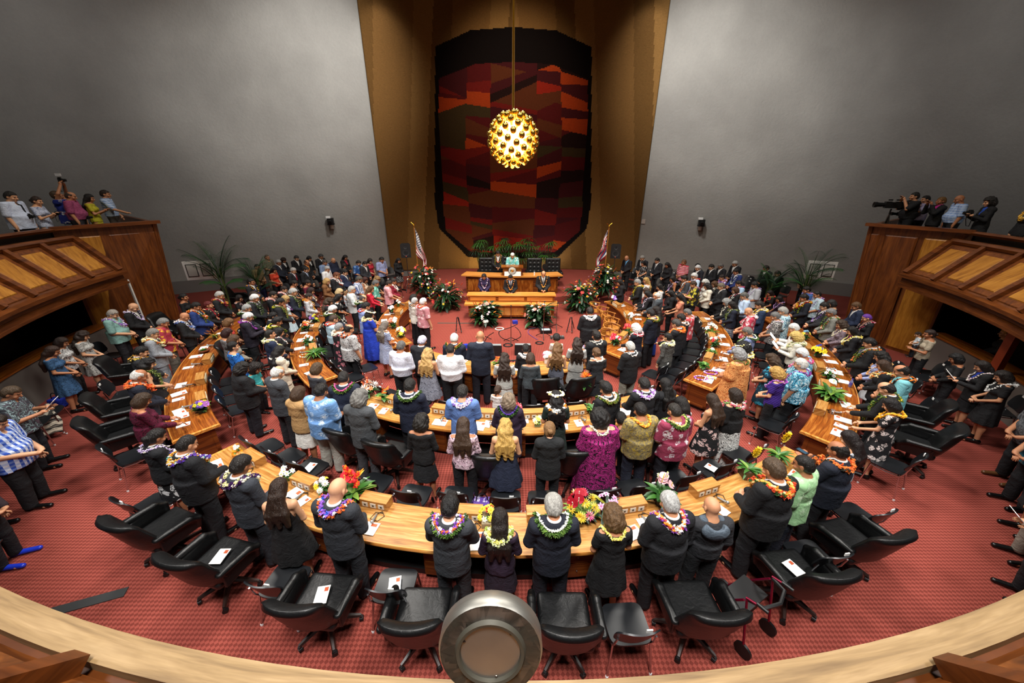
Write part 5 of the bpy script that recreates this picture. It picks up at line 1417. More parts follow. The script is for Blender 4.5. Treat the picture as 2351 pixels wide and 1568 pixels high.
PEOPLE=[
(-4.7, 4.26, -0.41, 1.888, 'M_clasp', 'buzz#1a1614', 'jacket=k:#131418', 'trousers', 'double=#e8a030,#5a3aa0,#50b0a0+bead=#f4f0e4,#f4f0e4', 'person in black suit with a colourful multi-strand lei at left end of front desk', 0.0, 0),
(-5.5, 4.61, -0.48, 1.736, 'f_clasp', 'pony#15110f', 'cardigan=k:#121317', 'skirt=leaf:#111114:#d8d8d8:#d8d8d8', 'bead=#cbb8e0,#f2f0e0', 'person in black cardigan with pale purple-white lei at the left end of the front desk', 0.0, 0),
(-3.63, 3.83, -0.31, 1.888, 'm_clasp', 'short#1c1714', 'jacket=k:#30343c', 'trousers=k:#26292f', 'thick=#e8e0a0,#3a1a50,#f0ead0', 'person in slate grey suit with yellow and dark purple lei at the front desk', 0.0, 0),
(-2.95, 3.54, 0.14, 1.758, 'f_clasp', 'long#2a1b12', 'sundress=k:#131315', '', '', 'person in black sundress with long brown hair at the front desk', 0.0, 0),
(-2.14, 3.37, -0.18, 1.92, 'm_clasp', 'bald', 'jacket=k:#2a2d33', 'trousers=k:#22252a', 'double=#8a5ac0,#e06a30,#2a50b8', 'person in charcoal suit with purple and orange lei, bald head, at the front desk', 0.0, 0),
(-0.73, 3.16, -0.06, 1.866, 'm_desk', 'quiff#100e0e', 'jacket=k:#34373c', 'trousers=k:#2a2c30', 'thick=#7a3ab0,#efe6f4,#7a3ab0+leaf=#4a7a28,#7ea838,#d86828', 'person in grey suit with purple orchid lei over green leaves at the front desk', 0.0, 0),
(-0.14, 3.13, -0.01, 1.703, 'f_clasp', 'long#1a120e', 'blouse=k:#2a1a2e', 'skirt=k:#241a28', 'thick=#e8e070,#d8dcae,#8a9a40', 'person in dark plum dress with pale yellow-green lei at the front desk', 0.0, 0),
(0.49, 3.17, 0.04, 1.888, 'm_clasp', 'short#9a9892', 'jacket=k:#171b28', 'trousers=k:#151822', 'leaf=#5a8a30,#8ab848,#f0f0e0', 'person in navy suit with green leaf lei at the front desk', 0.0, 0),
(1.21, 3.17, 0.1, 1.714, 'f_clasp', 'curly#5a4228', 'dress=k:#121214', '', 'bead=#f0e068,#f6efa8', 'person in black dress with bright yellow lei at the front desk', 0.0, 0),
(1.88, 3.23, 0.16, 1.877, 'M_clasp', 'short#a8a8a6', 'jacket=k:#15161a', 'trousers', 'double=#e8e0d4,#7a3a9a,#e88828+rope=#e88a28,#b03030', 'person in black suit with orange and purple lei, grey hair, at the front desk', 0.0, 0),
(2.42, 3.3, -0.0, 1.736, 'm_side', 'bald', 'hoodie=k:#2a2b2f', 'trousers=k:#1a1b1e', '', 'person in dark grey hooded sweatshirt standing by a walker at the front desk', 0.0, 0),
(3.38, 3.67, 0.28, 1.996, 'M_clasp', 'short#4a3a2a', 'jacket=k:#131417', 'trousers', 'rope=#f0a040,#f4d08a+thick=#f0a030,#d84a28,#2a4a20', 'person in black suit with big orange lei, tall, at the front desk', 0.0, 0),
(3.96, 3.92, 0.61, 1.866, 'm_side', 'buzz#1a1715', 'aloha=leaf:#9ccb94:#b8dcae:#cfe8c6', 'trousers=k:#1a1e2a', '', 'person in light green aloha shirt and dark jeans at the front desk', 0.0, 0),
(4.7, 4.26, 0.4, 1.823, 'M_phone', 'ring#161310', 'jacket=k:#181d2b', 'trousers', 'thick=#e8622a,#f08038,#2a2a20', 'person in navy suit holding a phone to face at right end of front desk', 0.0, 0),
(5.28, 4.67, 0.46, 1.696, 'f_clasp', 'long#1a1110', 'blouse=stripe:#8a8e96:#c8ccd0', 'skirt=k:#70747c', '', 'person in grey striped blouse at the right end of the front desk', 0.0, 0),
(6.84, 5.64, 0.63, 1.696, 'f_desk', 'bob#141010', 'dress=leaf:#14161a:#d8ccc8:#e8e0dc', '', 'rope=#f0b838,#e8a020', 'person in black floral dress with yellow-orange rope lei at end of outer right desk', 0.0, 0),
(7.11, 6.05, 0.65, 1.802, 'm_desk', 'ring#1a1614', 'jacket=k:#141517', 'trousers', 'open=#6a9a30,#a8c850,#e8c838', 'person in black suit with long leaf lei by black floral dress at outer right desk', 0.0, 0),
(8.04, 6.74, 0.76, 1.823, 'm_clasp', 'ring#17130f', 'aloha=k:#7ec4cc', 'trousers', 'rope=#e87a28,#2a2018', 'person in turquoise shirt with orange and black lei at the outer right desk', 0.0, 0),
(8.13, 7.21, 0.79, 1.696, 'f_clasp', 'long#3a271a', 'jacket=k:#131316', 'trousers', 'thick=#e8c048,#f0d8a0,#d87830', 'person in black jacket with yellow flower lei, next to turquoise shirt, at outer right desk', 0.0, 0),
(8.51, 7.68, 0.86, 1.696, 'f_clasp', 'wavy#14100e', 'blouse=k:#9aa4d0', 'skirt=k:#e0e0e4', 'hang=#f0c890,#e8a860', 'person in pale lavender blouse with cream lei at the outer right desk', 0.0, 0),
(8.66, 8.19, 0.88, 1.823, 'M_clasp', 'short#120f0e', 'jacket=k:#131416', 'trousers', 'open=#6a9428,#9ab840,#d8a030+hang=#d8783a,#d8783a', 'person in black suit with green maile and orange lei at the outer right desk', 0.0, 0),
(9.14, 9.23, 0.99, 1.717, 'f_clasp', 'long#0f0c0c', 'jacket=k:#15151a~#8a2a6a', 'trousers', 'double=#f0dc70,#f4ecb0,#f0dc70', 'person in black suit with double pale-yellow lei at the outer right desk', 0.0, 0),
(9.37, 9.85, 1.05, 1.675, 'f_clasp', 'wavy#3a2c22', 'blouse=mottle:#6a5a62:#8a7a84:#4a3e46', 'skirt=k:#5a4c54', 'bead=#e8e0c8,#d8d0b8', 'person in mauve-grey knit poncho with cream lei at the outer right desk', 0.0, 0),
(9.58, 10.54, 1.11, 1.802, 'm_clasp', 'short#7a7a7a', 'jacket=k:#7c7d76~#8a8a80', 'trousers=k:#3a3b3a', 'hang=#e07a30,#f0e8d8+open=#6a9a34,#8ab848,#e0e0a0', 'person in light grey jacket with orange, white and green leis at the outer right desk', 0.0, 0),
(10.77, 11.08, 1.21, 1.844, 'm_clasp', 'short#5a4028', 'jacket=k:#1c2740', 'trousers', '', 'person in navy suit with white shirt in front of the gallery end wall', 0.0, 0),
(10.59, 10.43, 1.15, 1.675, 'f_clasp', 'buzz#6a3a9a', 'jacket=k:#131316~#c08878', 'trousers', 'hang=#c03a5a,#e0c0c0', 'person in black jacket with pink-red lei under the right gallery end', 0.0, 0),
(10.61, 11.8, 1.26, 1.696, 'f_clasp', 'bob#2a2a2a', 'top=mottle:#1c1d20:#2c2e34:#121316', 'skirt', '', 'person in black lace top, back turned, under the right palm', 0.0, 0),
(9.76, 11.05, 1.16, 1.844, 'M_clasp', 'short#1a1614', 'jacket=k:#26272c', 'trousers', 'hang=#8a5ac0,#e8d8f0', 'person in dark grey suit with purple-white lei and sunglasses behind the outer right desk', 0.0, 1),
(9.85, 12.05, 1.26, 1.823, 'm_clasp', 'short#15110f', 'jacket=k:#171b26', 'trousers', 'thick=#b02020,#f0c030,#b02020+open=#6a9428,#9ab840,#f0c030', 'person in dark suit with red and yellow feather lei behind the outer right desk', 0.0, 0),
(10.68, 13.08, 1.38, 1.823, 'm_clasp', 'short#15110f', 'aloha=k:#3a5a94', 'trousers', 'hang=#c8a8e0,#8a5ac0', 'person in medium blue shirt with lilac lei near the right palms', 0.0, 0),
(10.65, 12.53, 1.33, 1.802, 'm_clasp', 'buzz#1a1614', 'aloha=mottle:#9ab8c8:#c8dce4:#7898b0', 'trousers', 'hang=#8a4a9a,#e0c8e8', 'person in pale blue patterned shirt with purple lei near the right palms', 0.0, 0),
(8.14, 10.54, 1.05, 1.844, 'm_clasp', 'short#9c9a94', 'aloha=swirl:#a8d0dc:#23456a:#e8f0f0', 'trousers=k:#1a1b20', '', 'person in light blue aloha shirt with dark swirls behind the middle right desk', 0.0, 0),
(7.73, 10.25, 1.0, 1.781, 'm_clasp', 'short#6a6a68', 'aloha=swirl:#3a3a3e:#c8c4c0:#8a8680', 'trousers', 'bead=#f0f0f0,#d0a0c0', 'person in black-grey print shirt beside the light blue aloha shirt at the middle right desk', 0.0, 0),
(7.58, 9.24, 0.9, 1.802, 'm_read', 'short#d8d6d2', 'dress_shirt=k:#ece9e2', 'trousers', '', 'person in white long-sleeved shirt reading a sheet of paper between the right desks', 0.0, 0),
(7.36, 8.81, 0.86, 1.717, 'f_read', 'curly#c8a860', 'cardigan=k:#d8d4c6', 'trousers', 'thick=#f0ead0,#e8e0b8,#b8c088', 'person in cream jacket and sunglasses with cream lei between the right desks', 0.0, 1),
(6.67, 7.66, 0.72, 1.781, 'M_desk', 'short#dcdad6', 'aloha=swirl:#6ab0c8:#e8f0f0:#234a6a', 'trousers', 'bead=#e85a90,#f0a0c0', 'person in turquoise-white shirt with bent head, behind purple-lei aloha shirt at middle right desk', 0.0, 0),
(6.13, 7.02, 0.65, 1.823, 'M_side', 'short#c8c6c0', 'aloha=swirl:#5ab0d0:#123a5a:#e0f0f4', 'trousers', 'bead=#8a2a8a,#c080d0', 'person in turquoise aloha shirt with purple orchid lei between the right desks', 0.0, 0),
(5.87, 7.48, 0.65, 1.717, 'f_clasp', 'flow#3c2a1a', 'dress=leaf:#123a50:#3aa0c0:#0c1c2a', '', '', 'person in dark dress with turquoise print and long wavy hair beside the middle right desk', 0.0, 0),
(5.56, 6.83, 0.59, 1.696, 'f_clasp', 'curly#b08a48', 'top=hstripe:#4a2a9a:#241450', 'trousers=k:#131316', 'bead=#b050c0,#e0c0e8', 'person in purple patterned tunic and black trousers beside the middle right desk', 0.0, 0),
(5.15, 7.56, 0.59, 1.802, 'F_clasp', 'curly#8a8a8a', 'muumuu=mottle:#b4561c:#e0a060:#8a3410', '', 'bead=#5a6a2a,#8a8a50', 'person in orange paisley muumuu at the near end of the middle right desk', 0.0, 0),
(5.59, 8.1, 0.67, 1.717, 'F_desk', 'afro#121010', 'dress=leaf:#18181c:#e8e0d8:#d8a8b8', '', 'thick=#f4f4f0,#f0e070,#f4f4f0', 'person in black floral dress with white and yellow flower garland at the middle right desk', 0.0, 0),
(6.2, 9.0, 0.79, 1.781, 'm_desk', 'short#6a6660', 'dress_shirt=stripe:#5a6690:#8a94b8', 'trousers', 'leaf=#6a9a34,#a0c858,#f0f0e0', 'person in blue striped shirt with white-green leaf lei at the middle right desk', 0.0, 0),
(7.09, 10.49, 0.98, 1.844, 'm_clasp', 'bald', 'aloha=leaf:#c84058:#f0d0d4:#ffffff', 'trousers', 'double=#f4f0ee,#c04050,#f4f0ee', 'person in red-pink aloha shirt with white lei, shaved head, at the middle right desk', 0.0, 0),
(7.81, 11.15, 1.09, 1.844, 'm_clasp', 'short#1f1712', 'jacket=k:#22324e', 'trousers', 'thick=#f0c828,#e8e0c8,#f0c828', 'person in blue suit with yellow and white lei at the middle right desk', 0.0, 0),
(7.95, 12.23, 1.21, 1.823, 'M_clasp', 'short#5a5854', 'dress_shirt=k:#b8cce6', 'trousers', '', 'person in light blue long-sleeved shirt and black trousers at the middle right desk', 0.0, 0),
(9.15, 13.67, 1.4, 1.844, 'M_clasp', 'short#14110f', 'aloha=k:#a8abb0', 'trousers', 'bead=#8a6aa0,#d8c8e0', 'person in plain grey shirt with purple lei behind the outer right desk', 0.0, 0),
(7.2, 11.56, 1.11, 1.696, 'f_clasp', 'long#14100e', 'cardigan=k:#1a2030', 'skirt=plaid:#6a6e7a:#2a3040:#b0b4bc', 'open=#8aa840,#b8c870,#e0d8a0', 'person in navy cardigan and checked skirt with long green lei at the middle right desk', 0.0, 0),
(7.28, 12.03, 1.13, 1.654, 'f_desk', 'curly#8a8a88', 'cardigan=k:#16181c~#c0c0c4', 'trousers=k:#4a5060', 'hang=#f0eee0,#e0dcc0', 'person in black cardigan over grey top with white lei at the middle right desk', 0.0, 0),
(8.3, 13.41, 1.36, 1.696, 'f_clasp', 'bob#4a3020', 'jacket=k:#141417', 'trousers', 'hang=#f0ece0,#d86a7a', 'person in black top with white-pink lei beside light blue shirt behind middle right desk', 0.0, 0),
(7.83, 13.52, 1.36, 1.823, 'm_clasp', 'short#6a6050', 'jacket=k:#1a1b1f', 'trousers', '', 'person in plain black suit behind the white lei cardigan at the middle right desk', 0.0, 0),
(7.99, 14.3, 1.46, 1.696, 'f_clasp', 'bob#4a3018', 'cardigan=k:#17171b', 'trousers', 'hang=#f2eede,#e8e0c0', 'person in black cardigan with glasses and ivory lei beside cream jacket at middle right desk', 0.0, 1),
(8.79, 14.08, 1.44, 1.781, 'm_clasp', 'short#1a1614', 'aloha=k:#a8c8e4', 'trousers', 'bead=#e06080,#6a3a90', 'person in sky blue shirt with pink and purple lei behind the outer right desk', 0.0, 0),
(7.5, 13.89, 1.4, 1.717, 'f_clasp', 'wavy#191312', 'jacket=k:#e0d8c6', 'trousers=k:#151518', '', 'person in cream jacket and black trousers at the middle right desk', 0.0, 0),
(7.84, 14.75, 1.51, 1.654, 'f_clasp', 'curly#c8c6c0', 'blouse=k:#c8c4bc', 'skirt', '', 'person in pale grey blouse standing behind the cream jacket at the middle right desk', 0.0, 0),
(6.97, 13.9, 1.39, 1.802, 'M_read', 'short#3a2a1c', 'aloha=leaf:#16161a:#d8c830:#e8e060', 'trousers', 'bead=#8a4a9a,#d0c040', 'person in black aloha shirt with yellow print at the middle right desk', 0.0, 0),
(5.87, 12.43, 1.13, 1.717, 'f_desk', 'long#0e0c0c', 'top=k:#d08468', 'skirt=k:#c07858', '', 'person in peach top with long black hair at the inner right desk', 0.0, 0),
(5.3, 10.55, 0.85, 1.781, 'm_desk', 'buzz#5a5a58', 'aloha=leaf:#c04048:#f0d8d8:#ffffff', 'trousers', '', 'person in red and white aloha shirt, grey cropped hair, at the inner right desk', 0.0, 0),
(4.85, 9.94, 0.74, 1.823, 'm_desk', 'short#1a1613', 'jacket=k:#1b1c20', 'trousers', 'bead=#f0e8e0,#d88040', 'person in black suit with pale lei before red aloha shirt at inner right desk', 0.0, 0),
(4.53, 9.47, 0.67, 1.823, 'm_desk', 'short#3a3836', 'jacket=k:#16171c', 'trousers', 'thick=#f08828,#e06018,#f0b060', 'person in black suit with thick orange lei at the inner right desk', 0.0, 0),
(4.05, 8.87, 0.57, 1.654, 'f_side', 'short#100e0d', 'jacket=mottle:#3a3a38:#5a5a56:#2a2a2a', 'trousers=k:#1a1a1e', 'thick=#f0f0b8,#f4f4d8,#e0e090', 'person in grey tweed jacket with pale cream lei at near end of inner right desk', 0.0, 0),
(4.09, 10.25, 0.68, 1.844, 'm_desk', 'short#141110', 'jacket=k:#171b2a', 'trousers', 'thick=#f0b828,#8a3a6a,#f0b828+leaf=#5a8a30,#8ab848,#f0e080', 'person in navy suit with orange-yellow and green leaf leis at the inner right desk', 0.0, 0),
(4.47, 10.91, 0.8, 1.717, 'f_side', 'long#1c130f', 'jacket=k:#16171d', 'trousers=k:#23409a', '', 'person in black jacket and royal blue trousers at the inner right desk', 0.0, 0),
(3.43, 9.47, 0.54, 1.675, 'f_desk', 'curly#e0dedc', 'cardigan=k:#181a26', 'trousers', 'thick=#f4f2f0,#d83848,#f4f2f0', 'person in dark jacket with red and white carnation lei at the inner right desk', 0.0, 0),
(2.78, 7.89, 0.36, 1.823, 'm_clasp', 'short#b8b6b0', 'jacket=k:#17181b', 'trousers=k:#8a8678', 'bead=#f0f0ec,#2a2a2a', 'person in black jacket and khaki trousers with white lei at near end of second desk', 0.0, 0),
(1.99, 7.85, 0.26, 1.675, 'f_clasp', 'bun#5a4028', 'top=k:#26282b', 'skirt=k:#1f2023', 'bead=#f0ece4,#f0ece4', 'person in charcoal short-sleeved dress with white collar lei at the innermost desk', 0.0, 0),
(2.11, 8.56, 0.31, 1.823, 'm_hold', 'quiff#17120f', 'jacket=k:#1b1c1f', 'trousers', 'bead=#e8e4d8,#3a3a3a', 'person in black suit with black-white lei holding a baby at the innermost desk', 0.0, 0),
(1.89, 8.8, -2.79, 0.7, 'c_clasp', 'short#1a1412', 'top=k:#e8e4e0', 'trousers=k:#d8c0b0', 'thick=#b89ad8,#e0d4f0,#b89ad8', 'person in white baby clothes with lilac lei, carried in arms at the innermost desk', 0.72, 0),
(2.3, 10.42, 0.09, 1.844, 'M_clasp', 'short#1a1512', 'jacket=k:#15161a', 'trousers', 'thick=#f0f0ee,#e0e0e0,#f0f0ee', 'person in black suit with white lei standing on the open carpet by the wooden armchairs', 0.0, 0),
(1.59, 8.35, -0.09, 1.717, 'f_clasp', 'flow#2a1c14', 'top=k:#b8b8b4', 'skirt=k:#a8a8a4', '', 'person in light grey top and skirt with very long hair at the innermost desk', 0.0, 0),
(1.06, 8.0, -0.17, 1.717, 'f_clasp', 'wavy#6a4a2a', 'tank=k:#5a5c68', 'skirt=k:#62646e', '', 'person in slate grey sleeveless dress at the innermost desk', 0.0, 0),
(1.22, 9.44, -0.0, 1.325, 'c_read', 'short#14100e', 'top=k:#d8d4cc', 'trousers', '', "person in white child's top holding a sheet of paper beside the innermost desk", 0.0, 0),
(0.32, 8.1, -0.0, 1.654, 'f_clasp', 'short#0f0d0d', 'cardigan=k:#141417', 'trousers', 'double=#f2eee8,#f0e0d8,#f2eee8', 'person in black jacket with broad white lei at the innermost desk', 0.0, 0),
(0.41, 7.54, -0.0, 1.675, 'f_clasp', 'bob#3c281a', 'blouse=k:#3f464a', 'trousers=k:#16171b', '', 'person in grey-green long tunic with brown bob hair beyond the innermost desk', 0.0, 0),
(-0.18, 7.54, -0.0, 1.675, 'f_clasp', 'flow#2c1e16', 'top=k:#b0b0aa', 'skirt=k:#c0c0ba', '', 'person in pale grey dress with long dark wavy hair beyond the innermost desk', 0.0, 0),
(-0.77, 8.15, -0.0, 1.972, 'm_clasp', 'bald', 'jacket=k:#1a2030', 'trousers=k:#171a24', '', 'person in dark navy suit, tall and bald, at the innermost desk', 0.0, 0),
(-1.42, 8.3, -0.0, 1.844, 'm_desk', 'short#d0cec8', 'jacket=k:#1c2436', 'trousers', 'leaf=#5a8a30,#d8c040,#e88838', 'person in navy suit with green-orange leaf lei, white hair, at the innermost desk', 0.0, 0),
(-1.42, 7.7, -0.03, 1.823, 'M_clasp', 'buzz#14110f', 'dress_shirt=k:#ebebef', 'trousers', '', 'person in white dress shirt and black trousers beyond the innermost desk', 0.0, 0),
(-1.94, 7.63, -0.09, 1.738, 'f_clasp', 'wavy#b8935a', 'sundress=mottle:#6a6c78:#8a8c98:#565864', '', '', 'person in strapless grey dress with long blonde hair beyond the second desk', 0.0, 0),
(-2.63, 7.92, -0.26, 1.802, 'M_clasp', 'short#5a5856', 'dress_shirt=stripe:#c8cce0:#e4e6f2', 'trousers', '', 'person in pale lilac-white striped shirt at the left end of the second desk', 0.0, 0),
(-2.21, 8.25, -0.26, 1.802, 'm_clasp', 'short#c0bed0', 'jacket=k:#1a1b20', 'trousers', '', 'person in plain black suit with white hair at the left end of the innermost desk', 0.0, 0),
(-2.9, 11.45, -0.66, 1.802, 'm_side', 'short#dedcd8', 'aloha=leaf:#c88890:#f0e0e0:#e8d0d0', 'trousers', 'bead=#d84a3a,#e08a40', 'person in pink-white aloha shirt and black trousers by the inner left desk end', 0.0, 0),
(-3.26, 11.77, -0.76, 1.717, 'f_side', 'short#a8a8a8', 'blouse=k:#e2e0d6', 'trousers', 'bead=#2a2a2a,#e0e0d8', 'person in cream long-sleeved blouse by the inner left desk end', 0.0, 0),
(-3.44, 12.31, -0.87, 1.675, 'f_side', 'bob#191312', 'blouse=k:#e6e4e0', 'trousers', '', 'person in white blouse hidden behind the cream blouse by the inner left desk end', 0.0, 0),
(-3.56, 9.55, -0.56, 1.696, 'f_clasp', 'long#6a625a', 'dress=hstripe:#23407a:#d8e0f0', '', 'bead=#e8d8b0,#c86a90', 'person in blue and white chevron dress with lei, seen from behind, at inner left desk', 0.0, 0),
(-4.32, 10.48, -0.74, 1.717, 'F_desk', 'bob#14100f', 'longdress=k:#1c3ab0', '', 'thick=#f0ecc0,#e8e0a0,#e8d8b8', 'person in royal blue long dress with flower crown garland at the inner left desk', 0.0, 0),
(-4.59, 10.94, -0.82, 1.823, 'm_desk', 'short#14110f', 'aloha=hstripe:#2a4aa8:#c8d4f0', 'trousers', 'bead=#d84a2a,#3a2a2a', 'person in blue-white striped aloha shirt with red lei at the inner left desk', 0.0, 0),
(-4.3, 9.03, -0.61, 1.802, 'M_side', 'ring#1c1815', 'aloha=mottle:#8a8a8a:#c8c8c8:#3a3a3a', 'trousers', 'rope=#e8602a,#2a2a2a', 'person in grey print aloha shirt with orange-black lei beyond the inner left desk', 0.0, 0),
(-4.74, 9.41, -0.69, 1.696, 'F_side', 'short#8a8a8a', 'longdress=leaf:#17171b:#d87888:#e0b0b0', '', 'thick=#f4f0e0,#f0e8d0,#f4f0e0', 'person in long black floral dress with ivory collar lei beyond the inner left desk', 0.0, 0),
(-5.09, 9.81, -0.75, 1.802, 'm_desk', 'buzz#3a2a1e', 'dress_shirt=k:#b4d0e2', 'trousers', 'bead=#d84a30,#3a2a2a', 'person in pale blue shirt with thin red lei beyond the inner left desk', 0.0, 0),
(-5.51, 10.7, -0.89, 1.802, 'm_desk', 'short#dcdad6', 'jacket=k:#1c2436', 'trousers', 'leaf=#6a9a34,#c8d060,#f0f0e0', 'person in navy suit with yellow-green lei, white hair, beyond the inner left desk', 0.0, 0),
(-6.02, 12.27, -1.12, 1.696, 'f_clasp', 'long#100d0d', 'dress=leaf:#121214:#e0e0dc:#c8c8c8', '', '', 'person in black dress with white leaf print, black long hair, beyond the inner left desk', 0.0, 0),
(-6.14, 11.8, -1.08, 1.696, 'f_clasp', 'wavy#3a2a1c', 'jacket=k:#17171b', 'skirt=leaf:#c090a0:#e8d0d8:#8a5a6a', 'bead=#d86a70,#f0e0d8', 'person in black jacket with pink-white lei and brown waves beyond the middle left desk', 0.0, 0),
(-5.02, 11.85, -0.98, 1.802, 'm_clasp', 'ring#4a4440', 'jacket=k:#1a2236', 'trousers', 'leaf=#6a9a34,#a8c858,#e8e8d0', 'person in navy suit with light green lei, balding, beside red sweater at inner left desk', 0.0, 0),
(-5.29, 13.31, -1.23, 1.717, 'f_desk', 'long#5a3f26', 'blouse=k:#c01c34', 'trousers', '', 'person in bright red sweater with long brown hair at the inner left desk', 0.0, 0),
(-5.28, 13.86, -1.32, 1.802, 'm_clasp', 'short#5a5a5a', 'aloha=leaf:#5aa898:#a8d8c8:#d0ece4', 'trousers', '', 'person in teal aloha shirt at the inner left desk', 0.0, 0),
(-4.79, 14.49, -1.42, 1.717, 'f_clasp', 'short#2a201c', 'cardigan=k:#8a1a34', 'trousers', 'double=#f2f0ec,#f0ece0,#f2f0ec', 'person in crimson jacket with white lei at the far end of the inner left desk', 0.0, 0),
(-4.82, 13.99, -1.26, 1.76, 'm_desk', 'short#2a211c', 'aloha=leaf:#d898a0:#f0d0d4:#e8c0c4', 'trousers', '', 'person in pale pink aloha shirt leaning on the far end of the inner left desk', 0.0, 0),
(-5.78, 12.92, -1.2, 1.802, 'm_hold', 'short#b0aeaa', 'aloha=leaf:#d8dcdc:#a8b8b8:#f0f0f0', 'trousers', '', 'person in white-grey aloha shirt holding a small child beyond the inner left desk', 0.0, 0),
(-6.06, 13.01, -1.22, 0.742, 'c_clasp', 'short#8a6a48', 'top=k:#e8e8ec', 'trousers=k:#d8d8dc', '', 'person in white clothes, a small child held beyond the inner left desk', 0.81, 0),
(-6.26, 12.91, -1.22, 1.717, 'f_clasp', 'bob#c8ae80', 'blouse=k:#1a1a1d', 'trousers', '', 'person in black top with short blonde hair beside small child beyond middle left desk', 0.0, 0),
(-6.05, 14.25, -1.42, 1.866, 'm_clasp', 'short#4a463e', 'aloha=plaid:#e0e4ec:#3a4a80:#a0aac8', 'trousers', '', 'person in blue and white plaid shirt behind the inner left desk', 0.0, 0),
(-6.02, 14.72, -1.49, 1.717, 'f_read', 'long#3a1a14', 'sundress=k:#d8b898', '', 'bead=#f0e8dc,#f0e8dc', 'person in tan sleeveless dress with dark red hair behind the middle left desk', 0.0, 0),
(-7.34, 14.29, -1.45, 1.76, 'f_clasp', 'bob#b8935c', 'jacket=k:#7a5230~#3a2a20', 'trousers', '', 'person in camel brown jacket with blonde hair behind the middle left desk', 0.0, 0),
(-7.26, 15.0, -1.55, 1.844, 'M_clasp', 'short#6a3a24', 'jacket=k:#18181c', 'trousers', 'double=#d84a2a,#f0f0f0,#2a2a2a', 'person in black suit with red, white and black lei behind the middle left desk', 0.0, 0),
(-7.15, 15.57, -1.62, 1.844, 'M_clasp', 'short#14110f', 'jacket=k:#1c2440', 'trousers', '', 'person in navy jacket and white shirt behind the middle left desk', 0.0, 0),
(-5.58, 14.92, -1.52, 1.696, 'f_clasp', 'wavy#8a6a42', 'top=k:#24403c', 'skirt', '', 'person in dark teal top behind the teal aloha shirt', 0.0, 0),
(-8.53, 14.13, -1.45, 1.717, 'f_clasp', 'short#14110f', 'top=dots:#18181b:#e8e8e8', 'skirt', '', 'person in black top with white dots and cropped hair behind the middle left desk', 0.0, 0),
(-8.05, 14.21, -1.45, 1.717, 'f_clasp', 'short#1a1312', 'blouse=k:#6a1a30', 'trousers', '', 'person in maroon blouse bowing behind the middle left desk', 0.0, 0),
(-7.35, 13.05, -1.28, 1.717, 'f_clasp', 'bob#2c1c18', 'jacket=k:#352c38', 'trousers', 'bead=#f0e8d0,#d89040', 'person in dark aubergine jacket with white-orange lei at the middle left desk', 0.0, 0),
(-7.58, 12.33, -1.2, 1.887, 'm_clasp', 'short#a8a8a6', 'jacket=k:#1b2130', 'trousers', 'open=#7aa038,#b0c860,#e8e8c8', 'person in navy suit with long green lei and grey hair at the middle left desk', 0.0, 0),
(-7.11, 12.42, -1.2, 1.696, 'f_clasp', 'short#2a1f1a', 'blouse=mottle:#b0b0b4:#d8d8dc:#7a7a80', 'trousers', 'hang=#f0b030,#e89020', 'person in grey-white print blouse with orange-yellow lei at the middle left desk', 0.0, 0),
(-7.59, 11.85, -1.16, 1.76, 'f_clasp', 'bob#b0905c', 'sundress=hstripe:#a8ccd8:#e8f0f4', '', 'bead=#8a4a9a,#2a2a2a', 'person in light blue striped sleeveless dress at the middle left desk', 0.0, 0),
(-7.43, 11.29, -1.09, 1.844, 'm_clasp', 'short#14110f', 'jacket=k:#191a1e', 'trousers', 'open=#8aa838,#c8cc50,#f0d838', 'person in black suit with long yellow-green lei at the middle left desk', 0.0, 0),
(-8.23, 12.25, -1.22, 1.802, 'm_clasp', 'short#1a1512', 'jacket=k:#19191d', 'trousers', 'thick=#f0d8d4,#e08070,#f0e8e4', 'person in black suit with salmon-white lei behind the middle left desk', 0.0, 0),
(-8.48, 13.33, -1.35, 1.696, 'f_clasp', 'short#241915', 'cardigan=k:#1d1a1c', 'trousers', 'thick=#f0e0dc,#d85a50,#f0e8e4', 'person in dark cardigan with pink-white lei behind the middle left desk', 0.0, 0),
(-8.6, 11.94, -1.21, 1.866, 'm_up', 'short#2f2117', 'jacket=k:#1b1b20', 'trousers', '', 'person in black suit with lavender shirt and raised head behind the outer left desk', 0.0, 0),
(-8.37, 11.51, -1.16, 1.908, 'm_clasp', 'short#dedcd8', 'jacket=k:#16171c~#c8bcd4', 'trousers', 'open=#5a7a34,#8a9a60,#e0e0d0', 'person in tall black suit with lavender shirt, white hair, behind the middle left desk', 0.0, 0),
(-8.15, 10.77, -1.07, 1.802, 'm_clasp', 'short#9a9a98', 'jacket=k:#2a2c30~#a8c0d8', 'trousers', 'leaf=#5a8a34,#8ab050,#e0e0d0', 'person in dark suit with pale blue shirt and leaf lei beside the middle left desk', 0.0, 0),
(-7.58, 9.94, -0.97, 1.823, 'm_read', 'short#e0deda', 'jacket=k:#1f1a26', 'trousers', 'bead=#9a3aa8,#d080d0', 'person in dark plum suit with purple orchid lei reading a card at middle left desk', 0.0, 0),
(-8.03, 9.77, -0.97, 1.696, 'f_clasp', 'bob#6a4a2c', 'top=leaf:#a83028:#e08050:#d8a060', 'skirt', '', 'person in red and yellow floral top at the outer left desk', 0.0, 0),
(-6.12, 8.65, -0.75, 1.802, 'm_up', 'buzz#1c1814', 'jacket=k:#1c2640', 'trousers', 'double=#f0ecd0,#e8e0a0,#8ab048', 'person in navy suit with white and green lei and raised chin at middle left desk', 0.0, 0),
(-6.26, 9.15, -0.81, 1.654, 'f_clasp', 'long#14100f', 'cardigan=k:#1a1a1e', 'skirt', 'bead=#f0f0e8,#c83838', 'person in black cardigan with white-red lei, beside navy suit, at the middle left desk', 0.0, 0),
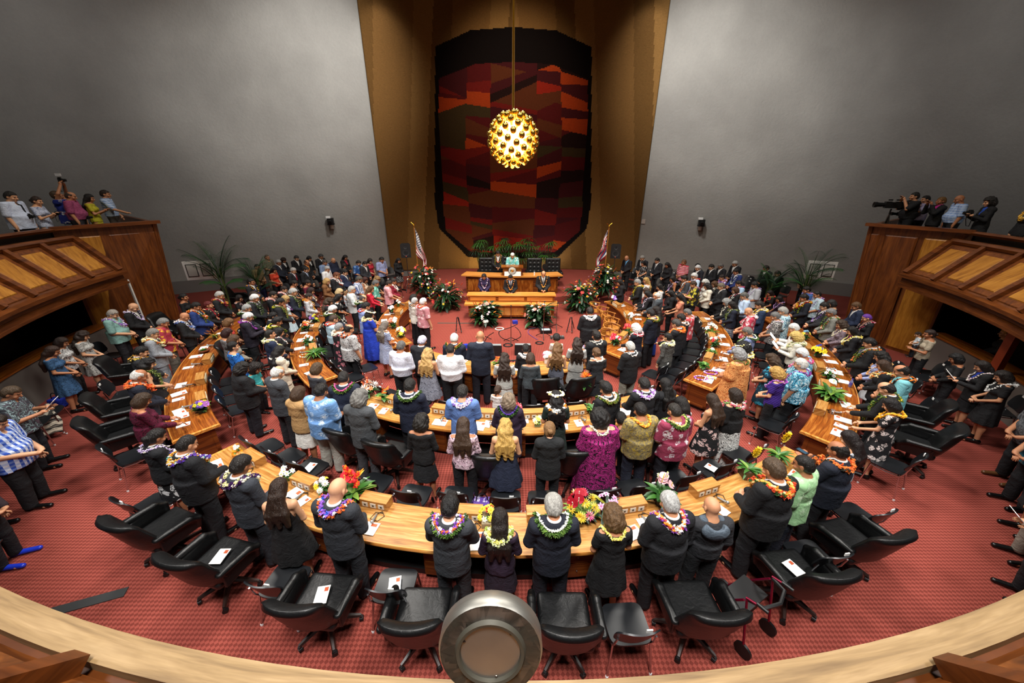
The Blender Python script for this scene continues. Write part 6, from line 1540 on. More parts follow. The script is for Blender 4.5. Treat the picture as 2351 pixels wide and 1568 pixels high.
(-6.52, 9.56, -0.85, 1.823, 'm_clasp', 'quiff#12100f', 'jacket=k:#17171b', 'trousers', 'leaf=#8a9a28,#d8cc38,#f0e040', 'person in black suit with bright yellow-green lei at the middle left desk', 0.0, 0),
(-7.03, 10.21, -0.95, 1.738, 'f_clasp', 'bun#100e0e', 'cardigan=k:#151519', 'trousers', '', 'person in plain black cardigan with smooth black hair at the middle left desk', 0.0, 0),
(-5.46, 7.81, -0.64, 1.717, 'f_clasp', 'long#120f0f', 'jacket=k:#cfc4ae', 'skirt=k:#c8bda6', 'bead=#f0f0e8,#d8a0a8', 'person in cream suit with long black hair at the middle left desk', 0.0, 0),
(-4.7, 6.49, -0.49, 1.866, 'm_clasp', 'ring#d4d2ce', 'jacket=k:#3c3f44', 'trousers=k:#1b1c20', '', 'person in mid-grey suit with white hair at the front desk', 0.0, 0),
(-6.63, 8.02, -0.75, 1.738, 'f_up', 'bun#15100f', 'dress=leaf:#1f6ac0:#0e2a5a:#48a8e8', '', '', 'person in bright blue print dress with braided hair behind the middle left desk', 0.0, 0),
(-6.07, 7.74, -1.57, 1.272, 'c_clasp', 'curly#1a1310', 'top=k:#3fb0b4', 'trousers', '', "person in teal child's top leaning between the adults behind the middle left desk", 0.0, 0),
(-5.67, 6.84, -0.6, 1.76, 'F_clasp', 'curly#14100e', 'jacket=k:#17171a~#17171a', 'trousers=k:#15161e', '', 'person in black leather jacket with short curly hair at the middle left desk', 0.0, 0),
(-7.55, 9.03, -0.89, 1.675, 'f_clasp', 'bob#2c1412', 'blouse=mottle:#5a5a5c:#7a7a7c:#444446', 'trousers', '', 'person in grey tweed sweater with dark red hair behind the middle left desk', 0.0, 0),
(-7.11, 8.63, -0.83, 1.654, 'f_clasp', 'bob#4a3422', 'cardigan=k:#8a8478', 'skirt=k:#e08058', '', 'person in taupe cardigan with brown hair behind the middle left desk', 0.0, 0),
(-4.2, 7.01, -0.47, 1.675, 'f_clasp', 'bob#4a3826', 'blouse=k:#3a3c42', 'trousers', '', 'person in dark grey top with brown bob beside the near end of the second desk', 0.0, 0),
(-3.27, 6.3, 0.17, 1.844, 'M_desk', 'short#1a1715', 'jacket=k:#1a2032', 'trousers', 'leaf=#6a9a34,#a8c858,#e85a9a', 'person in navy suit with pink flower-green leaf lei at left end of second desk', 0.0, 0),
(-3.99, 5.9, -0.35, 1.736, 'f_clasp', 'bob#3f2c1c', 'cardigan=k:#b08a5a~#b08a5a', 'skirt=k:#ece8e0', '', 'person in tan cardigan and white lace skirt beyond the front desk', 0.0, 0),
(-3.47, 5.75, -0.26, 1.888, 'M_clasp', 'short#14110f', 'aloha=leaf:#6a96cc:#a8c4e4:#dce8f4', 'trousers=k:#a8a69c', '', 'person in light blue aloha shirt and khaki trousers beyond the front desk', 0.0, 0),
(-2.66, 5.48, -0.21, 1.91, 'm_clasp', 'curly#6e6c68', 'jacket=k:#45484b', 'trousers=k:#3a3c40', '', 'person in grey suit with curly grey hair beyond the front desk', 0.0, 0),
(-1.9, 5.94, -0.0, 1.888, 'm_clasp', 'short#14110f', 'jacket=k:#161c30', 'trousers', 'leaf=#5a8a30,#8ab848,#f4f0ec', 'person in dark navy suit with white-pink flower and leaf lei at the second desk', 0.0, 0),
(-0.9, 5.75, -0.0, 1.866, 'm_clasp', 'short#1e1a18', 'aloha=k:#5a78b0', 'trousers', 'thick=#c8b0e0,#f4f0f8,#8a6ac0', 'person in denim blue shirt with white and violet lei at the second desk', 0.0, 0),
(-0.06, 5.63, -0.0, 1.758, 'F_hold', 'curly#7a6a58', 'jacket=k:#2a1a30~#2a1a30', 'skirt=k:#251a2c', 'leaf=#3a6a28,#6a9a48,#5a3aa0', 'person in plum jacket with big green leaf lei holding a child at the second desk', 0.0, 0),
(-0.34, 7.11, -0.35, 1.031, 'c_clasp', 'pony#3a261a', 'top=k:#e6e0dc', 'trousers', '', 'person in white top, a child carried at the shoulder at the second desk', 0.0, 0),
(0.8, 5.73, -0.0, 1.758, 'f_clasp', 'flow#120f0e', 'longdress=k:#16241f', '', 'thick=#f4f4f0,#f0f0e8,#e88a28', 'person in dark green dress with white flower crown and long black hair at second desk', 0.0, 0),
(1.76, 5.9, 0.44, 1.866, 'm_clasp', 'quiff#12100f', 'jacket=k:#15171a', 'trousers', 'leaf=#7aa038,#e0d850,#f4f0e0+bead=#f4f0e8,#f08828', 'person in black suit with glasses and white-yellow leaf lei at the second desk', 0.0, 1),
(2.53, 6.13, 0.17, 1.823, 'm_desk', 'short#14110f', 'jacket=k:#16181c', 'trousers', 'thick=#a87ac8,#f0e8f4,#a87ac8', 'person in black suit with lilac-white lei at the right end of the second desk', 0.0, 0),
(3.02, 6.34, 0.35, 1.696, 'f_side', 'long#12100f', 'jacket=k:#15161a~#15161a', 'trousers', '', 'person in black outfit with long straight black hair at right end of second desk', 0.0, 0),
(-1.49, 5.01, -0.09, 1.736, 'f_clasp', 'curly#17130f', 'blouse=k:#111113', 'skirt=k:#1a1b1e', '', 'person in black velvet top and grey skirt with dark curls beyond the front desk', 0.0, 0),
(-0.79, 4.92, -0.0, 1.736, 'f_clasp', 'long#38271a', 'blouse=mottle:#17171b:#c8a8b8:#e4d4dc', 'trousers=k:#131317', '', 'person in black and pink print blouse with long brown hair beyond the front desk', 0.0, 0),
(-0.11, 4.86, -0.01, 1.758, 'f_clasp', 'flow#b8934e', 'sundress=k:#1c2338', '', '', 'person in navy sleeveless dress with long blonde hair beyond the front desk', 0.0, 0),
(0.59, 4.79, -0.0, 1.758, 'f_clasp', 'bun#7a5a38', 'jacket=k:#17191b~#17191b', 'trousers=k:#141519', '', 'person in black long jacket with tied-back light brown hair beyond the front desk', 0.0, 0),
(1.44, 5.04, 0.09, 1.801, 'F_clasp', 'afro#121010', 'muumuu=swirl:#9a1a6c:#1c0a18:#1c0a18', '', 'bead=#f4f0e0,#f0e8c0', 'person in magenta muumuu with black swirls and white lei beyond the front desk', 0.0, 0),
(2.19, 5.28, 0.21, 1.802, 'M_clasp', 'short#15110f', 'aloha=mottle:#5e5644:#8a7c54:#b09838', 'trousers=k:#1c2230', 'rope=#e8842a,#f0b040', 'person in brown-gold print shirt with orange lei beyond the front desk', 0.0, 0),
(1.99, 5.62, 0.17, 1.325, 'c_clasp', 'short#12100f', 'tank=k:#17171b', 'trousers', '', "person in child's white shirt with black vest between the adults beyond the second desk", 0.0, 0),
(2.76, 5.24, 0.31, 1.823, 'M_clasp', 'buzz#24201c', 'aloha=leaf:#8a2f4a:#c8bcc4:#e8e4e8', 'trousers=k:#191a22', 'leaf=#5a8a30,#8ab848,#c8d870', 'person in maroon aloha shirt with white flowers and leaf lei beyond the front desk', 0.0, 0),
(3.23, 5.95, 0.31, 1.431, 'c_clasp', 'long#15110f', 'top=k:#c8c4c4', 'skirt', '', 'person in grey top, a dark-haired child beside the maroon aloha shirt beyond the front desk', 0.0, 0),
(3.66, 5.73, 0.37, 1.717, 'f_clasp', 'long#33241a', 'sundress=leaf:#121215:#d8b4b0:#e8d0cc', '', '', 'person in black sundress with pink flowers and long brown hair beyond the front desk', 0.0, 0),
(4.18, 5.96, 0.43, 1.696, 'F_side', 'bob#251912', 'blouse=k:#141416', 'longskirt=mottle:#1a1a1c:#e0e0dc:#3a3a3c', 'thick=#f0ece4,#d06070,#6a9a50', 'person in black top and black-white print long skirt with white-red lei beyond the front desk', 0.0, 0),
(-6.68, 5.65, -0.61, 1.736, 'F_desk', 'bob#3a2a1c', 'blouse=mottle:#3a0e1e:#5c1430:#1c0a10', 'trousers', '', 'person in dark red velvet blouse with brown bob at near end of outer left desk', 0.0, 0),
(-7.32, 6.34, -0.69, 1.866, 'm_clasp', 'ring#d8d4ce', 'jacket=k:#1a1e2c', 'trousers', 'thick=#e85a28,#f08a48,#e85a28', 'person in navy suit with orange lei and balding white hair behind the outer left desk', 0.0, 0),
(-7.97, 7.18, -0.78, 1.696, 'f_clasp', 'flow#0f0d0d', 'sundress=k:#131316', '', 'open=#7aa038,#b8d060,#e8e8b0', 'person in black sleeveless dress with long green lei behind the outer left desk', 0.0, 0),
(-8.45, 7.59, -0.84, 1.802, 'm_clasp', 'short#0f0d0d', 'jacket=k:#1e2024', 'trousers', 'thick=#e8a838,#2a2a20,#f0d060', 'person in black suit with yellow-black lei, straight black hair, behind the outer left desk', 0.0, 0),
(-9.12, 8.65, -0.95, 1.823, 'm_clasp', 'short#7a7874', 'jacket=k:#8e939a', 'trousers=k:#8e939a', 'thick=#f4f0d8,#f0e098,#d88040', 'person in light grey suit with cream plumeria lei behind the outer left desk', 0.0, 0),
(-9.54, 9.43, -1.03, 1.823, 'm_clasp', 'short#7a7a78', 'aloha=leaf:#a02c40:#e8b030:#f0c840', 'trousers=k:#6a6258', '', 'person in red aloha shirt with yellow flowers behind the outer left desk', 0.0, 0),
(-9.42, 9.98, -1.06, 1.802, 'm_clasp', 'bald', 'jacket=k:#15161a', 'trousers', 'double=#f0ece8,#5a7ac0,#e0a0b0', 'person in black suit with white and blue flower leis, bald head, behind outer left desk', 0.0, 0),
(-9.73, 10.83, -1.16, 1.844, 'M_clasp', 'short#15110f', 'jacket=k:#1f3570', 'trousers', 'double=#f08828,#e86a18,#7aa038+open=#5a8a34,#8ab050,#e8a040', 'person in royal blue suit with orange and green leis behind the outer left desk', 0.0, 0),
(-9.73, 11.36, -1.18, 1.696, 'f_up', 'short#5a1a18', 'cardigan=k:#1b1618~#a02838', 'trousers=k:#5a1a30', 'hang=#e8c8a0,#c83030', 'person in black embroidered cardigan over red with red hair behind the outer left desk', 0.0, 0),
(-9.84, 11.98, -1.25, 1.866, 'm_clasp', 'short#b0aeaa', 'jacket=k:#17181b', 'trousers', 'thick=#7a2030,#a03040,#e8b040', 'person in black suit with dark red lei and grey hair behind the outer left desk', 0.0, 0),
(-10.5, 13.7, -1.43, 1.675, 'f_sit', 'bob#1c1513', 'dress=leaf:#17161a:#c09898:#e0c8c0', '', '', 'person in black floral dress sitting in a leather chair behind the outer left desk', 0.0, 0),
(-9.93, 13.82, -1.43, 1.844, 'm_up', 'short#14110f', 'jacket=k:#18181c', 'trousers', 'hang=#f0b030,#6a4a9a', 'person in black suit with glasses and orange-purple lei near the left palm', 0.0, 1),
(-11.04, 12.02, -1.29, 1.76, 'f_up', 'bun#0f0d0d', 'blouse=k:#121214', 'trousers', '', 'person in plain black outfit standing against the left gallery end wall', 0.0, 0),
(-11.53, 10.08, -1.16, 1.844, 'M_clasp', 'short#9a928a', 'aloha=k:#7fa8a2', 'trousers=k:#1c1d22', 'double=#e8e0ec,#a070c8,#e8e0ec', 'person in sage green shirt with white-purple lei under the left gallery', 0.0, 0),
(-11.43, 10.6, -1.19, 1.887, 'm_clasp', 'bald', 'jacket=k:#121215', 'trousers', 'bead=#e0d4ec,#b090d0', 'person in black suit with pale purple lei-bald head by white post under left gallery', 0.0, 0),
(-11.12, 8.82, -1.05, 1.675, 'f_clasp', 'wavy#2a1e18', 'dress=mottle:#8a8a88:#b8b8b4:#4a4a4a', '', '', 'person in grey print dress with bare arms under the left gallery', 0.0, 0),
(-11.12, 8.34, -1.02, 1.696, 'f_clasp', 'bob#2a1c16', 'top=mottle:#1c1c20:#e0e0e0:#2a2a2e', 'trousers', '', 'person in black-white print top and black trousers under the left gallery', 0.0, 0),
(-10.7, 7.77, -0.96, 1.717, 'f_clasp', 'long#33221a', 'dress=mottle:#2c4a6e:#3c6088:#22384e', '', '', 'person in dark blue dress, nearest of the trio under the left gallery', 0.0, 0),
(-9.19, 5.81, -1.05, 1.802, 'm_read', 'short#4a3a2a', 'aloha=swirl:#3a3e46:#8aa0a4:#5a4a56', 'trousers=k:#1a1c22', '', 'person in dark patterned shirt bowing at the left edge near the draped scarf', 0.0, 0),
(-11.56, 16.71, -1.7, 1.823, 'm_clasp', 'buzz#1a1614', 'aloha=k:#a88c60', 'trousers=k:#20264a', '', 'person in khaki uniform shirt and blue trousers in the back row on the left', 0.0, 0),
(-12.33, 18.79, -1.85, 1.844, 'm_up', 'buzz#6a5a48', 'aloha=mottle:#6a6456:#8a8470:#4a463c', 'trousers=mottle:#6a6456:#8a8470:#4a463c', '', 'person in camouflage uniform in the back row on the left', 0.0, 0),
(-10.69, 16.47, -1.69, 1.717, 'f_clasp', 'long#1c1210', 'top=k:#d8482c', 'trousers', '', 'person in bright orange top with long dark hair in the back row on the left', 0.0, 0),
(-11.05, 17.51, -1.78, 1.866, 'M_clasp', 'short#9a9894', 'jacket=k:#171b28', 'trousers', '', 'person in grey-haired navy suit left of red tie suit in back row on left', 0.0, 0),
(-11.49, 18.66, -1.86, 1.738, 'f_clasp', 'wavy#2a1a14', 'jacket=k:#1c1a1c', 'trousers', '', 'person in dark floral jacket half hidden in the back row on the left', 0.0, 0),
(-9.54, 15.97, -1.65, 1.823, 'm_clasp', 'short#a8a4a0', 'jacket=k:#19191e~#d8d8e0', 'trousers', '', 'person in black suit with red tie at the outer left desk', 0.0, 0),
(-10.86, 18.73, -1.89, 1.844, 'm_clasp', 'short#2a2a2a', 'jacket=k:#17171b', 'trousers', '', 'person in dark suit standing farthest back behind red tie suit in back row on left', 0.0, 0),
(-9.11, 16.19, -1.67, 1.823, 'm_clasp', 'short#1c1816', 'jacket=k:#17181c~#b8c8e4', 'trousers', '', 'person in black suit with pale blue shirt and lowered head at the outer left desk', 0.0, 0),
(-9.8, 17.64, -1.81, 1.844, 'm_clasp', 'ring#3a2a20', 'jacket=k:#18191c~#e89040', 'trousers', '', 'person in black suit with orange shirt at the outer left desk', 0.0, 0),
(-10.37, 18.99, -1.92, 1.76, 'f_clasp', 'bob#15110f', 'cardigan=k:#1a1817', 'trousers', '', 'person in black cardigan behind the orange shirt in the back row on the left', 0.0, 0),
(-9.8, 19.07, -1.95, 1.866, 'm_clasp', 'short#3a3a3a', 'jacket=k:#18181c', 'trousers', '', 'person in black suit with glasses and white shirt, back row, in back row on left', 0.0, 1),
(-9.06, 17.87, -1.86, 1.802, 'm_clasp', 'short#4a4642', 'aloha=k:#7f95b8', 'trousers', '', 'person in steel blue short-sleeved shirt at the outer left desk', 0.0, 0),
(-8.29, 16.44, -1.72, 1.802, 'm_clasp', 'short#a8a8a8', 'aloha=k:#eeeeee', 'trousers=k:#e8e8e8', '', 'person in all-white uniform at the outer left desk', 0.0, 0),
(-8.94, 18.49, -1.92, 1.781, 'M_clasp', 'bald', 'jacket=k:#1c2238~#1c2238', 'trousers', '', 'person in navy windbreaker with deeply bowed bald head in the back row on the left', 0.0, 0),
(-8.59, 19.12, -2.0, 1.802, 'f_clasp', 'long#14100f', 'cardigan=k:#171719~#b02038', 'trousers', '', 'person in black cardigan over red top in the back row on the left', 0.0, 0),
(-8.1, 17.74, -1.87, 1.643, 'f_clasp', 'bob#18120f', 'jacket=k:#18181b', 'skirt', '', 'person in black jacket in front of black cardigan over red at outer left desk', 0.0, 0),
(-7.47, 17.93, -1.92, 1.76, 'm_clasp', 'short#1f1a17', 'aloha=leaf:#28508a:#88a8d0:#b8cce4', 'trousers', '', 'person in dark blue aloha shirt with pale print at the outer left desk', 0.0, 0),
(-7.05, 17.63, -1.9, 1.781, 'm_clasp', 'short#17130f', 'jacket=k:#26282d', 'trousers', '', 'person in dark grey suit beside the dark blue aloha shirt at the middle left desk', 0.0, 0),
(-7.09, 18.43, -2.0, 1.76, 'f_clasp', 'bob#1c1512', 'top=k:#b02434', 'trousers', '', 'person in red short-sleeved blouse in the back row on the left', 0.0, 0),
(-6.5, 18.4, -2.03, 1.844, 'm_clasp', 'short#14110f', 'aloha=mottle:#7884b0:#a0a8cc:#5a6494', 'trousers', '', 'person in periwinkle print shirt in the back row on the left', 0.0, 0),
(-5.79, 18.79, -2.13, 1.717, 'f_clasp', 'long#100e0e', 'cardigan=k:#121215~#121215', 'skirt=dots:#141416:#d8d8d8', '', 'person in black cardigan and dotted skirt beside left loudspeaker in back row on left', 0.0, 0),
(5.81, 18.95, 2.14, 1.866, 'm_clasp', 'bald', 'jacket=k:#191518~#6ab0e0', 'trousers', '', 'person in dark suit with bright blue shirt beside right loudspeaker in back row on right', 0.0, 0),
(6.61, 18.97, 2.09, 1.866, 'm_clasp', 'short#8a8680', 'jacket=k:#15161c', 'trousers', '', 'person in dark uniform behind the dotted dress in the back row on the right', 0.0, 0),
(6.48, 18.41, 2.03, 1.696, 'f_clasp', 'long#14100f', 'dress=dots:#131316:#e0e0e0', '', '', 'person in black dress with white dots in the back row on the right', 0.0, 0),
(7.12, 18.3, 1.98, 1.866, 'm_clasp', 'short#191512', 'jacket=k:#1b1c22', 'trousers', '', 'person in black suit with grey tie beside dotted dress in back row on right', 0.0, 0),
(7.45, 17.8, 1.91, 1.738, 'f_clasp', 'long#14100e', 'jacket=k:#151518~#151518', 'trousers', '', 'person in black blouse and jacket left of red checked shirt at outer right desk', 0.0, 0),
(8.26, 17.98, 1.9, 1.823, 'M_up', 'short#6a4a30', 'aloha=plaid:#a81c30:#c83048:#e8d8d8', 'trousers', '', 'person in red checked shirt at the outer right desk', 0.0, 0),
(8.72, 17.42, 1.82, 1.76, 'f_clasp', 'bob#14100f', 'jacket=k:#16161a', 'trousers', '', 'person in dark jacket hidden behind the white-haired suit at the outer right desk', 0.0, 0),
(8.51, 16.93, 1.77, 1.802, 'm_clasp', 'short#e0deda', 'jacket=k:#1b1d26', 'trousers', '', 'person in dark suit with white hair right of red checked shirt at outer right desk', 0.0, 0),
(9.16, 17.02, 1.77, 1.823, 'm_clasp', 'short#17130f', 'jacket=k:#18181c', 'trousers', '', 'person in black suit with black hair, between two grey-haired suits, at the outer right desk', 0.0, 0),
(9.63, 17.12, 1.77, 1.844, 'm_clasp', 'short#6a6662', 'jacket=k:#1b1b1f', 'trousers', '', 'person in black suit with spectacles, left of dark uniform jacket, at outer right desk', 0.0, 1),
(10.5, 17.51, 1.79, 1.887, 'm_clasp', 'short#b0aeaa', 'jacket=k:#14151a', 'trousers', '', 'person in very dark uniform jacket above bright blue suit in back row on right', 0.0, 0),
(9.71, 15.96, 1.65, 1.844, 'm_clasp', 'short#1a1613', 'jacket=k:#22336e', 'trousers', 'hang=#f0eee0,#e0e0d0', 'person in bright blue suit with white lei behind the outer right desk', 0.0, 0),
(8.86, 15.46, 1.6, 1.696, 'f_clasp', 'short#231a16', 'top=leaf:#4a3a8a:#c0b0e0:#e0d8f0', 'trousers', 'thick=#8a5ac0,#e8d8f4,#c04a6a', 'person in violet print top with purple-white lei behind the outer right desk', 0.0, 0),
(7.58, 15.21, 1.57, 1.823, 'm_clasp', 'short#d8d6d2', 'dress_shirt=k:#c0d4e8', 'trousers', 'bead=#d83a30,#2a2a2a', 'person in pale blue shirt with red lei and white hair behind the middle right desk', 0.0, 0),
(6.93, 14.63, 1.49, 1.844, 'm_clasp', 'quiff#15110f', 'jacket=k:#3a3d42', 'trousers', 'hang=#f09048,#e87830', 'person in grey suit with orange lei behind the middle right desk', 0.0, 0),
(6.6, 14.98, 1.53, 1.738, 'f_clasp', 'long#15110f', 'sundress=k:#2a2224', '', 'hang=#b090d0,#e0d0e8', 'person in dark sleeveless dress with pale purple lei behind the middle right desk', 0.0, 0),
(11.45, 16.68, 1.7, 1.844, 'm_clasp', 'short#241a15', 'jacket=k:#181a20', 'trousers', '', 'person in black suit, left of pair by wall in back row on right', 0.0, 0),
(11.37, 15.75, 1.62, 1.802, 'm_clasp', 'short#2a1f18', 'jacket=k:#1a1c26', 'trousers', '', 'person in open-collared black suit, right of pair by wall in back row on right', 0.0, 0),
(4.86, 13.99, 1.29, 1.844, 'm_clasp', 'short#8a8884', 'jacket=k:#1a1b1e', 'trousers', 'open=#7aa038,#c8c840,#f0c828+bead=#f0b020,#f0d040', 'person in black suit with long yellow-green leis at far end of inner right desk', 0.0, 0),
(4.36, 14.6, 1.43, 1.675, 'f_clasp', 'long#15110f', 'cardigan=k:#141418~#141418', 'trousers', '', 'person in black cardigan at the very far end of the inner right desk', 0.0, 0),
(5.39, 14.66, 1.47, 1.738, 'f_side', 'long#a8854c', 'blouse=k:#e4e2dc', 'trousers', '', 'person in white blouse with long blonde hair behind the inner right desk', 0.0, 0),
(4.99, 13.31, 1.15, 1.675, 'f_desk', 'bob#3a2618', 'cardigan=k:#151518', 'trousers', 'hang=#d85a5a,#e8a090', 'person in black cardigan with salmon pink lei at the inner right desk', 0.0, 0),
(4.89, 12.84, 1.16, 1.696, 'f_desk', 'long#14110f', 'jacket=k:#16161b', 'trousers', 'hang=#f0eaf4,#d8c8e8', 'person in black jacket with pale lilac lei, long black hair, at the inner right desk', 0.0, 0),
(5.01, 12.33, 1.05, 1.802, 'm_desk', 'ring#d8d2c8', 'jacket=k:#3f464c', 'trousers', '', 'person in blue-grey suit with balding white head at the inner right desk', 0.0, 0),
(5.67, 13.87, 1.34, 1.696, 'f_clasp', 'long#15110f', 'blouse=k:#dedcd8', 'skirt', '', 'person in white blouse with long black hair behind the inner right desk', 0.0, 0),
(5.74, 12.92, 1.19, 1.696, 'f_clasp', 'long#0f0d0d', 'jacket=k:#141418~#141418', 'trousers', '', 'person in black jacket with long black hair, left of peach top, at inner right desk', 0.0, 0),
(10.48, 14.64, 1.52, 1.675, 'f_sit', 'long#1c1412', 'dress=k:#1a1416', '', 'thick=#c02a30,#e04a40,#40803a', 'person in black dress with red lei, seated, behind the outer right desk', 0.0, 0),
(10.34, 13.84, 1.44, 1.654, 'f_sit', 'long#15110f', 'dress=k:#2a1c2e', '', 'bead=#b07ac0,#e0c8e8', 'person in dark plum dress, seated, behind the outer right desk', 0.0, 0),
(13.06, 16.31, 1.66, 1.76, 'm_up', 'short#b0a89c', 'aloha=k:#8a8478', 'trousers', '', 'person in beige shirt half hidden behind the right palms', 0.0, 0),
(-13.67, 10.8, -1.31, 1.844, 'M_side', 'short#14110f', 'aloha=k:#c8d4ec', 'trousers=k:#1a1c22', '', 'person in light blue short-sleeved shirt with dark tie and camera in the left gallery', 3.1, 0),
(-13.75, 11.41, -1.22, 1.696, 'f_phone', 'bun#2a1a12', 'top=mottle:#5a6a94:#c8d0e4:#8a96b8', 'skirt=mottle:#5a6a94:#c8d0e4:#8a96b8', '', 'person in blue-white print dress holding a phone in the left gallery', 3.1, 0),
(-14.26, 12.51, -1.05, 1.823, 'm_raise', 'short#4a3826', 'aloha=leaf:#28389a:#e0e4f0:#f0f0f4', 'trousers=k:#8496ae', '', 'person in blue-white aloha shirt raising a camera overhead in the left gallery', 3.1, 0),
(-13.73, 12.32, -1.05, 1.802, 'M_side', 'ring#3a2a20', 'polo=mottle:#8a3a60:#9c4a70:#783254', 'trousers=k:#2a2a30', '', 'person in magenta checked shirt in the left gallery', 3.1, 0),
(-13.74, 12.85, -1.05, 1.717, 'f_phone', 'long#14100f', 'top=k:#bcb42c', 'skirt=k:#bcb42c', '', 'person in mustard yellow dress holding a phone in the left gallery', 3.1, 0),
(-13.82, 13.51, -1.05, 1.823, 'm_rail', 'short#2a1c14', 'polo=plaid:#a8c0e0:#7898c8:#d0dcf0', 'trousers=k:#4a4038', '', 'person in pale blue plaid shirt leaning on the rail in the left gallery', 3.1, 0),
(14.07, 13.57, 1.31, 1.738, 'm_cam', 'short#15110f', 'polo=k:#9a90b0', 'trousers', '', 'person in lavender shirt working a small tripod camera in the right gallery', 3.1, 0),
(13.55, 13.46, 1.22, 1.844, 'M_cam', 'short#17130f', 'polo=k:#15161a', 'trousers', '', 'person in black shirt behind the big video camera in the right gallery', 3.1, 0),
(13.82, 12.82, 1.31, 1.717, 'f_cam', 'short#6a4a20', 'cardigan=k:#17171a~#c0288a', 'trousers', '', 'person in black cardigan over pink behind a camera in the right gallery', 3.1, 0),
(13.84, 12.29, 1.13, 1.802, 'M_side', 'bald', 'polo=plaid:#9ab4dc:#7a98cc:#c0d0ec', 'trousers=k:#1a1b20', '', 'person in light blue plaid shirt beside the video cameras in the right gallery', 3.1, 0),
(13.77, 11.44, 1.22, 1.76, 'f_phone', 'curly#14100e', 'jacket=k:#15161a~#2450b8', 'trousers', '', 'person in black jacket over blue top with camera in the right gallery', 3.1, 0),
(13.58, 10.28, 1.31, 1.696, 'f_side', 'wavy#3a281c', 'cardigan=k:#17171b~#c8c8cc', 'skirt=leaf:#c8ccd0:#4a4a50:#8a8a90', 'thick=#e8b030,#f0c860,#e8b030', 'person in black cardigan with yellow lei at the right edge of the right gallery', 3.1, 0),
(-0.01, 17.84, -3.14, 1.823, 'm_desk', 'short#dcdad6', 'aloha=leaf:#6ac0bc:#e0f0ec:#3a90a0', 'trousers', 'hang=#f0e8c8,#e8d8a0', 'person in turquoise aloha shirt speaking at the lectern on the dais', 0.36, 0),
(-0.71, 18.21, -3.14, 1.844, 'm_clasp', 'short#17130f', 'jacket=k:#1b1a1c', 'trousers', 'open=#a8a838,#c8b848,#8a8a30+bead=#e07048,#f0a878', 'person in black suit with long yellow-green lei standing behind the dais desk', 0.36, 0),
(-1.21, 15.62, -3.14, 1.675, 'f_clasp', 'long#1c1412', 'jacket=k:#2a1f44~#2a1f44', 'trousers', 'hang=#f0e8f0,#d8a8c8', 'person in purple jacket with white lei at the clerk desk', 0.0, 0),
(-0.09, 15.28, -3.14, 1.717, 'm_clasp', 'short#14110f', 'jacket=k:#17171b~#c8ccd8', 'trousers', 'hang=#f08828,#f0b048', 'person in black suit with orange lei in the middle of the clerk desk', 0.0, 0),
(1.28, 15.4, -3.14, 1.866, 'm_clasp', 'ring#17130f', 'jacket=k:#17181b', 'trousers', 'hang=#f0a038,#f0b860', 'person in black suit with orange lei at the right of the clerk desk, balding', 0.0, 0),
(10.16, 6.73, 0.88, 1.696, 'f_clasp', 'bob#1a1310', 'dress=k:#131316', '', 'bead=#f4f4f2,#e8e8e4', 'person in black dress with white feather lei under the right gallery', 0.0, 0),
(10.29, 7.2, 0.91, 1.696, 'f_read', 'long#1c1411', 'jacket=k:#141417~#2440b0', 'skirt', 'bead=#f0e8e0,#d8b8c8', 'person in black jacket over bright blue top holding a paper under the right gallery', 0.0, 0),
(10.23, 7.67, 0.93, 1.654, 'f_clasp', 'bob#0f0d0d', 'blouse=k:#121214', 'trousers', '', 'person in plain black suit with bob and bowed head under the right gallery', 0.0, 0),
(11.08, 9.13, 1.07, 1.675, 'f_hold', 'bun#2a1c18', 'top=k:#a89c88', 'trousers', '', 'person in beige top holding a baby by the right gallery end wall', 0.0, 0),
(10.91, 9.25, 1.05, 0.7, 'c_clasp', 'short#2a1c14', 'top=stripe:#a8b8c4:#e0e8ec', 'trousers=k:#20242c', '', 'person in striped baby clothes carried by the right gallery end wall', 0.83, 0),
(13.05, 9.12, 0.7, 1.696, 'f_up', 'short#b08440', 'blouse=k:#141316', 'trousers', '', 'person in black top with glasses behind the low wall under the right gallery', 0.0, 1),
(-8.27, 4.89, -1.22, 1.823, 'M_clasp', 'short#2a211a', 'aloha=plaid:#2a50b8:#d8e0f0:#88a4dc', 'trousers=k:#131418', '', 'person in blue-white patterned shirt and black trousers at the left picture edge', 0.0, 0),
(9.4, 5.48, 1.4, 1.844, 'M_clasp', 'short#2a211a', 'aloha=swirl:#3a3c40:#6a6c70:#55585c', 'trousers=k:#121317', 'rope=#e8862a,#f0a848', 'person in grey patterned shirt with orange lei and brown shoes at the right picture edge', 0.0, 0),
(8.82, 4.91, 1.36, 1.823, 'M_clasp', 'short#15110f', 'aloha=swirl:#2a8aa8:#1a5a78:#7ac0d0', 'trousers=k:#121317', '', 'person in teal shirt and black trousers holding a paper at the right picture edge', 0.0, 0),
(8.3, 4.33, 1.26, 1.696, 'f_clasp', 'bob#14100f', 'dress=k:#141416', '', 'thick=#d8602a,#e8883a,#b84820', 'person in black dress with rust-orange lei at the right picture edge', 0.0, 0),
(7.67, 3.87, 1.22, 1.802, 'm_clasp', 'short#3a3028', 'aloha=k:#8a4a5a', 'trousers=k:#8a857a', '', 'person in khaki trousers and maroon shirt with clasped hands at the right picture edge', 0.0, 0),
(6.95, 3.3, 1.05, 1.717, 'M_read', 'short#14110f', 'aloha=leaf:#8aa4d0:#c0d0ea:#e0e8f4', 'trousers=k:#14151a', '', 'person in pale blue print shirt bending low in the bottom right corner', 0.0, 0),
(-7.39, 3.78, -1.26, 1.696, 'f_clasp', 'bob#2a1c14', 'cardigan=k:#2a1c22', 'trousers=k:#121216', '', 'person in black trousers and bright blue heels at the left picture edge', 0.0, 0),
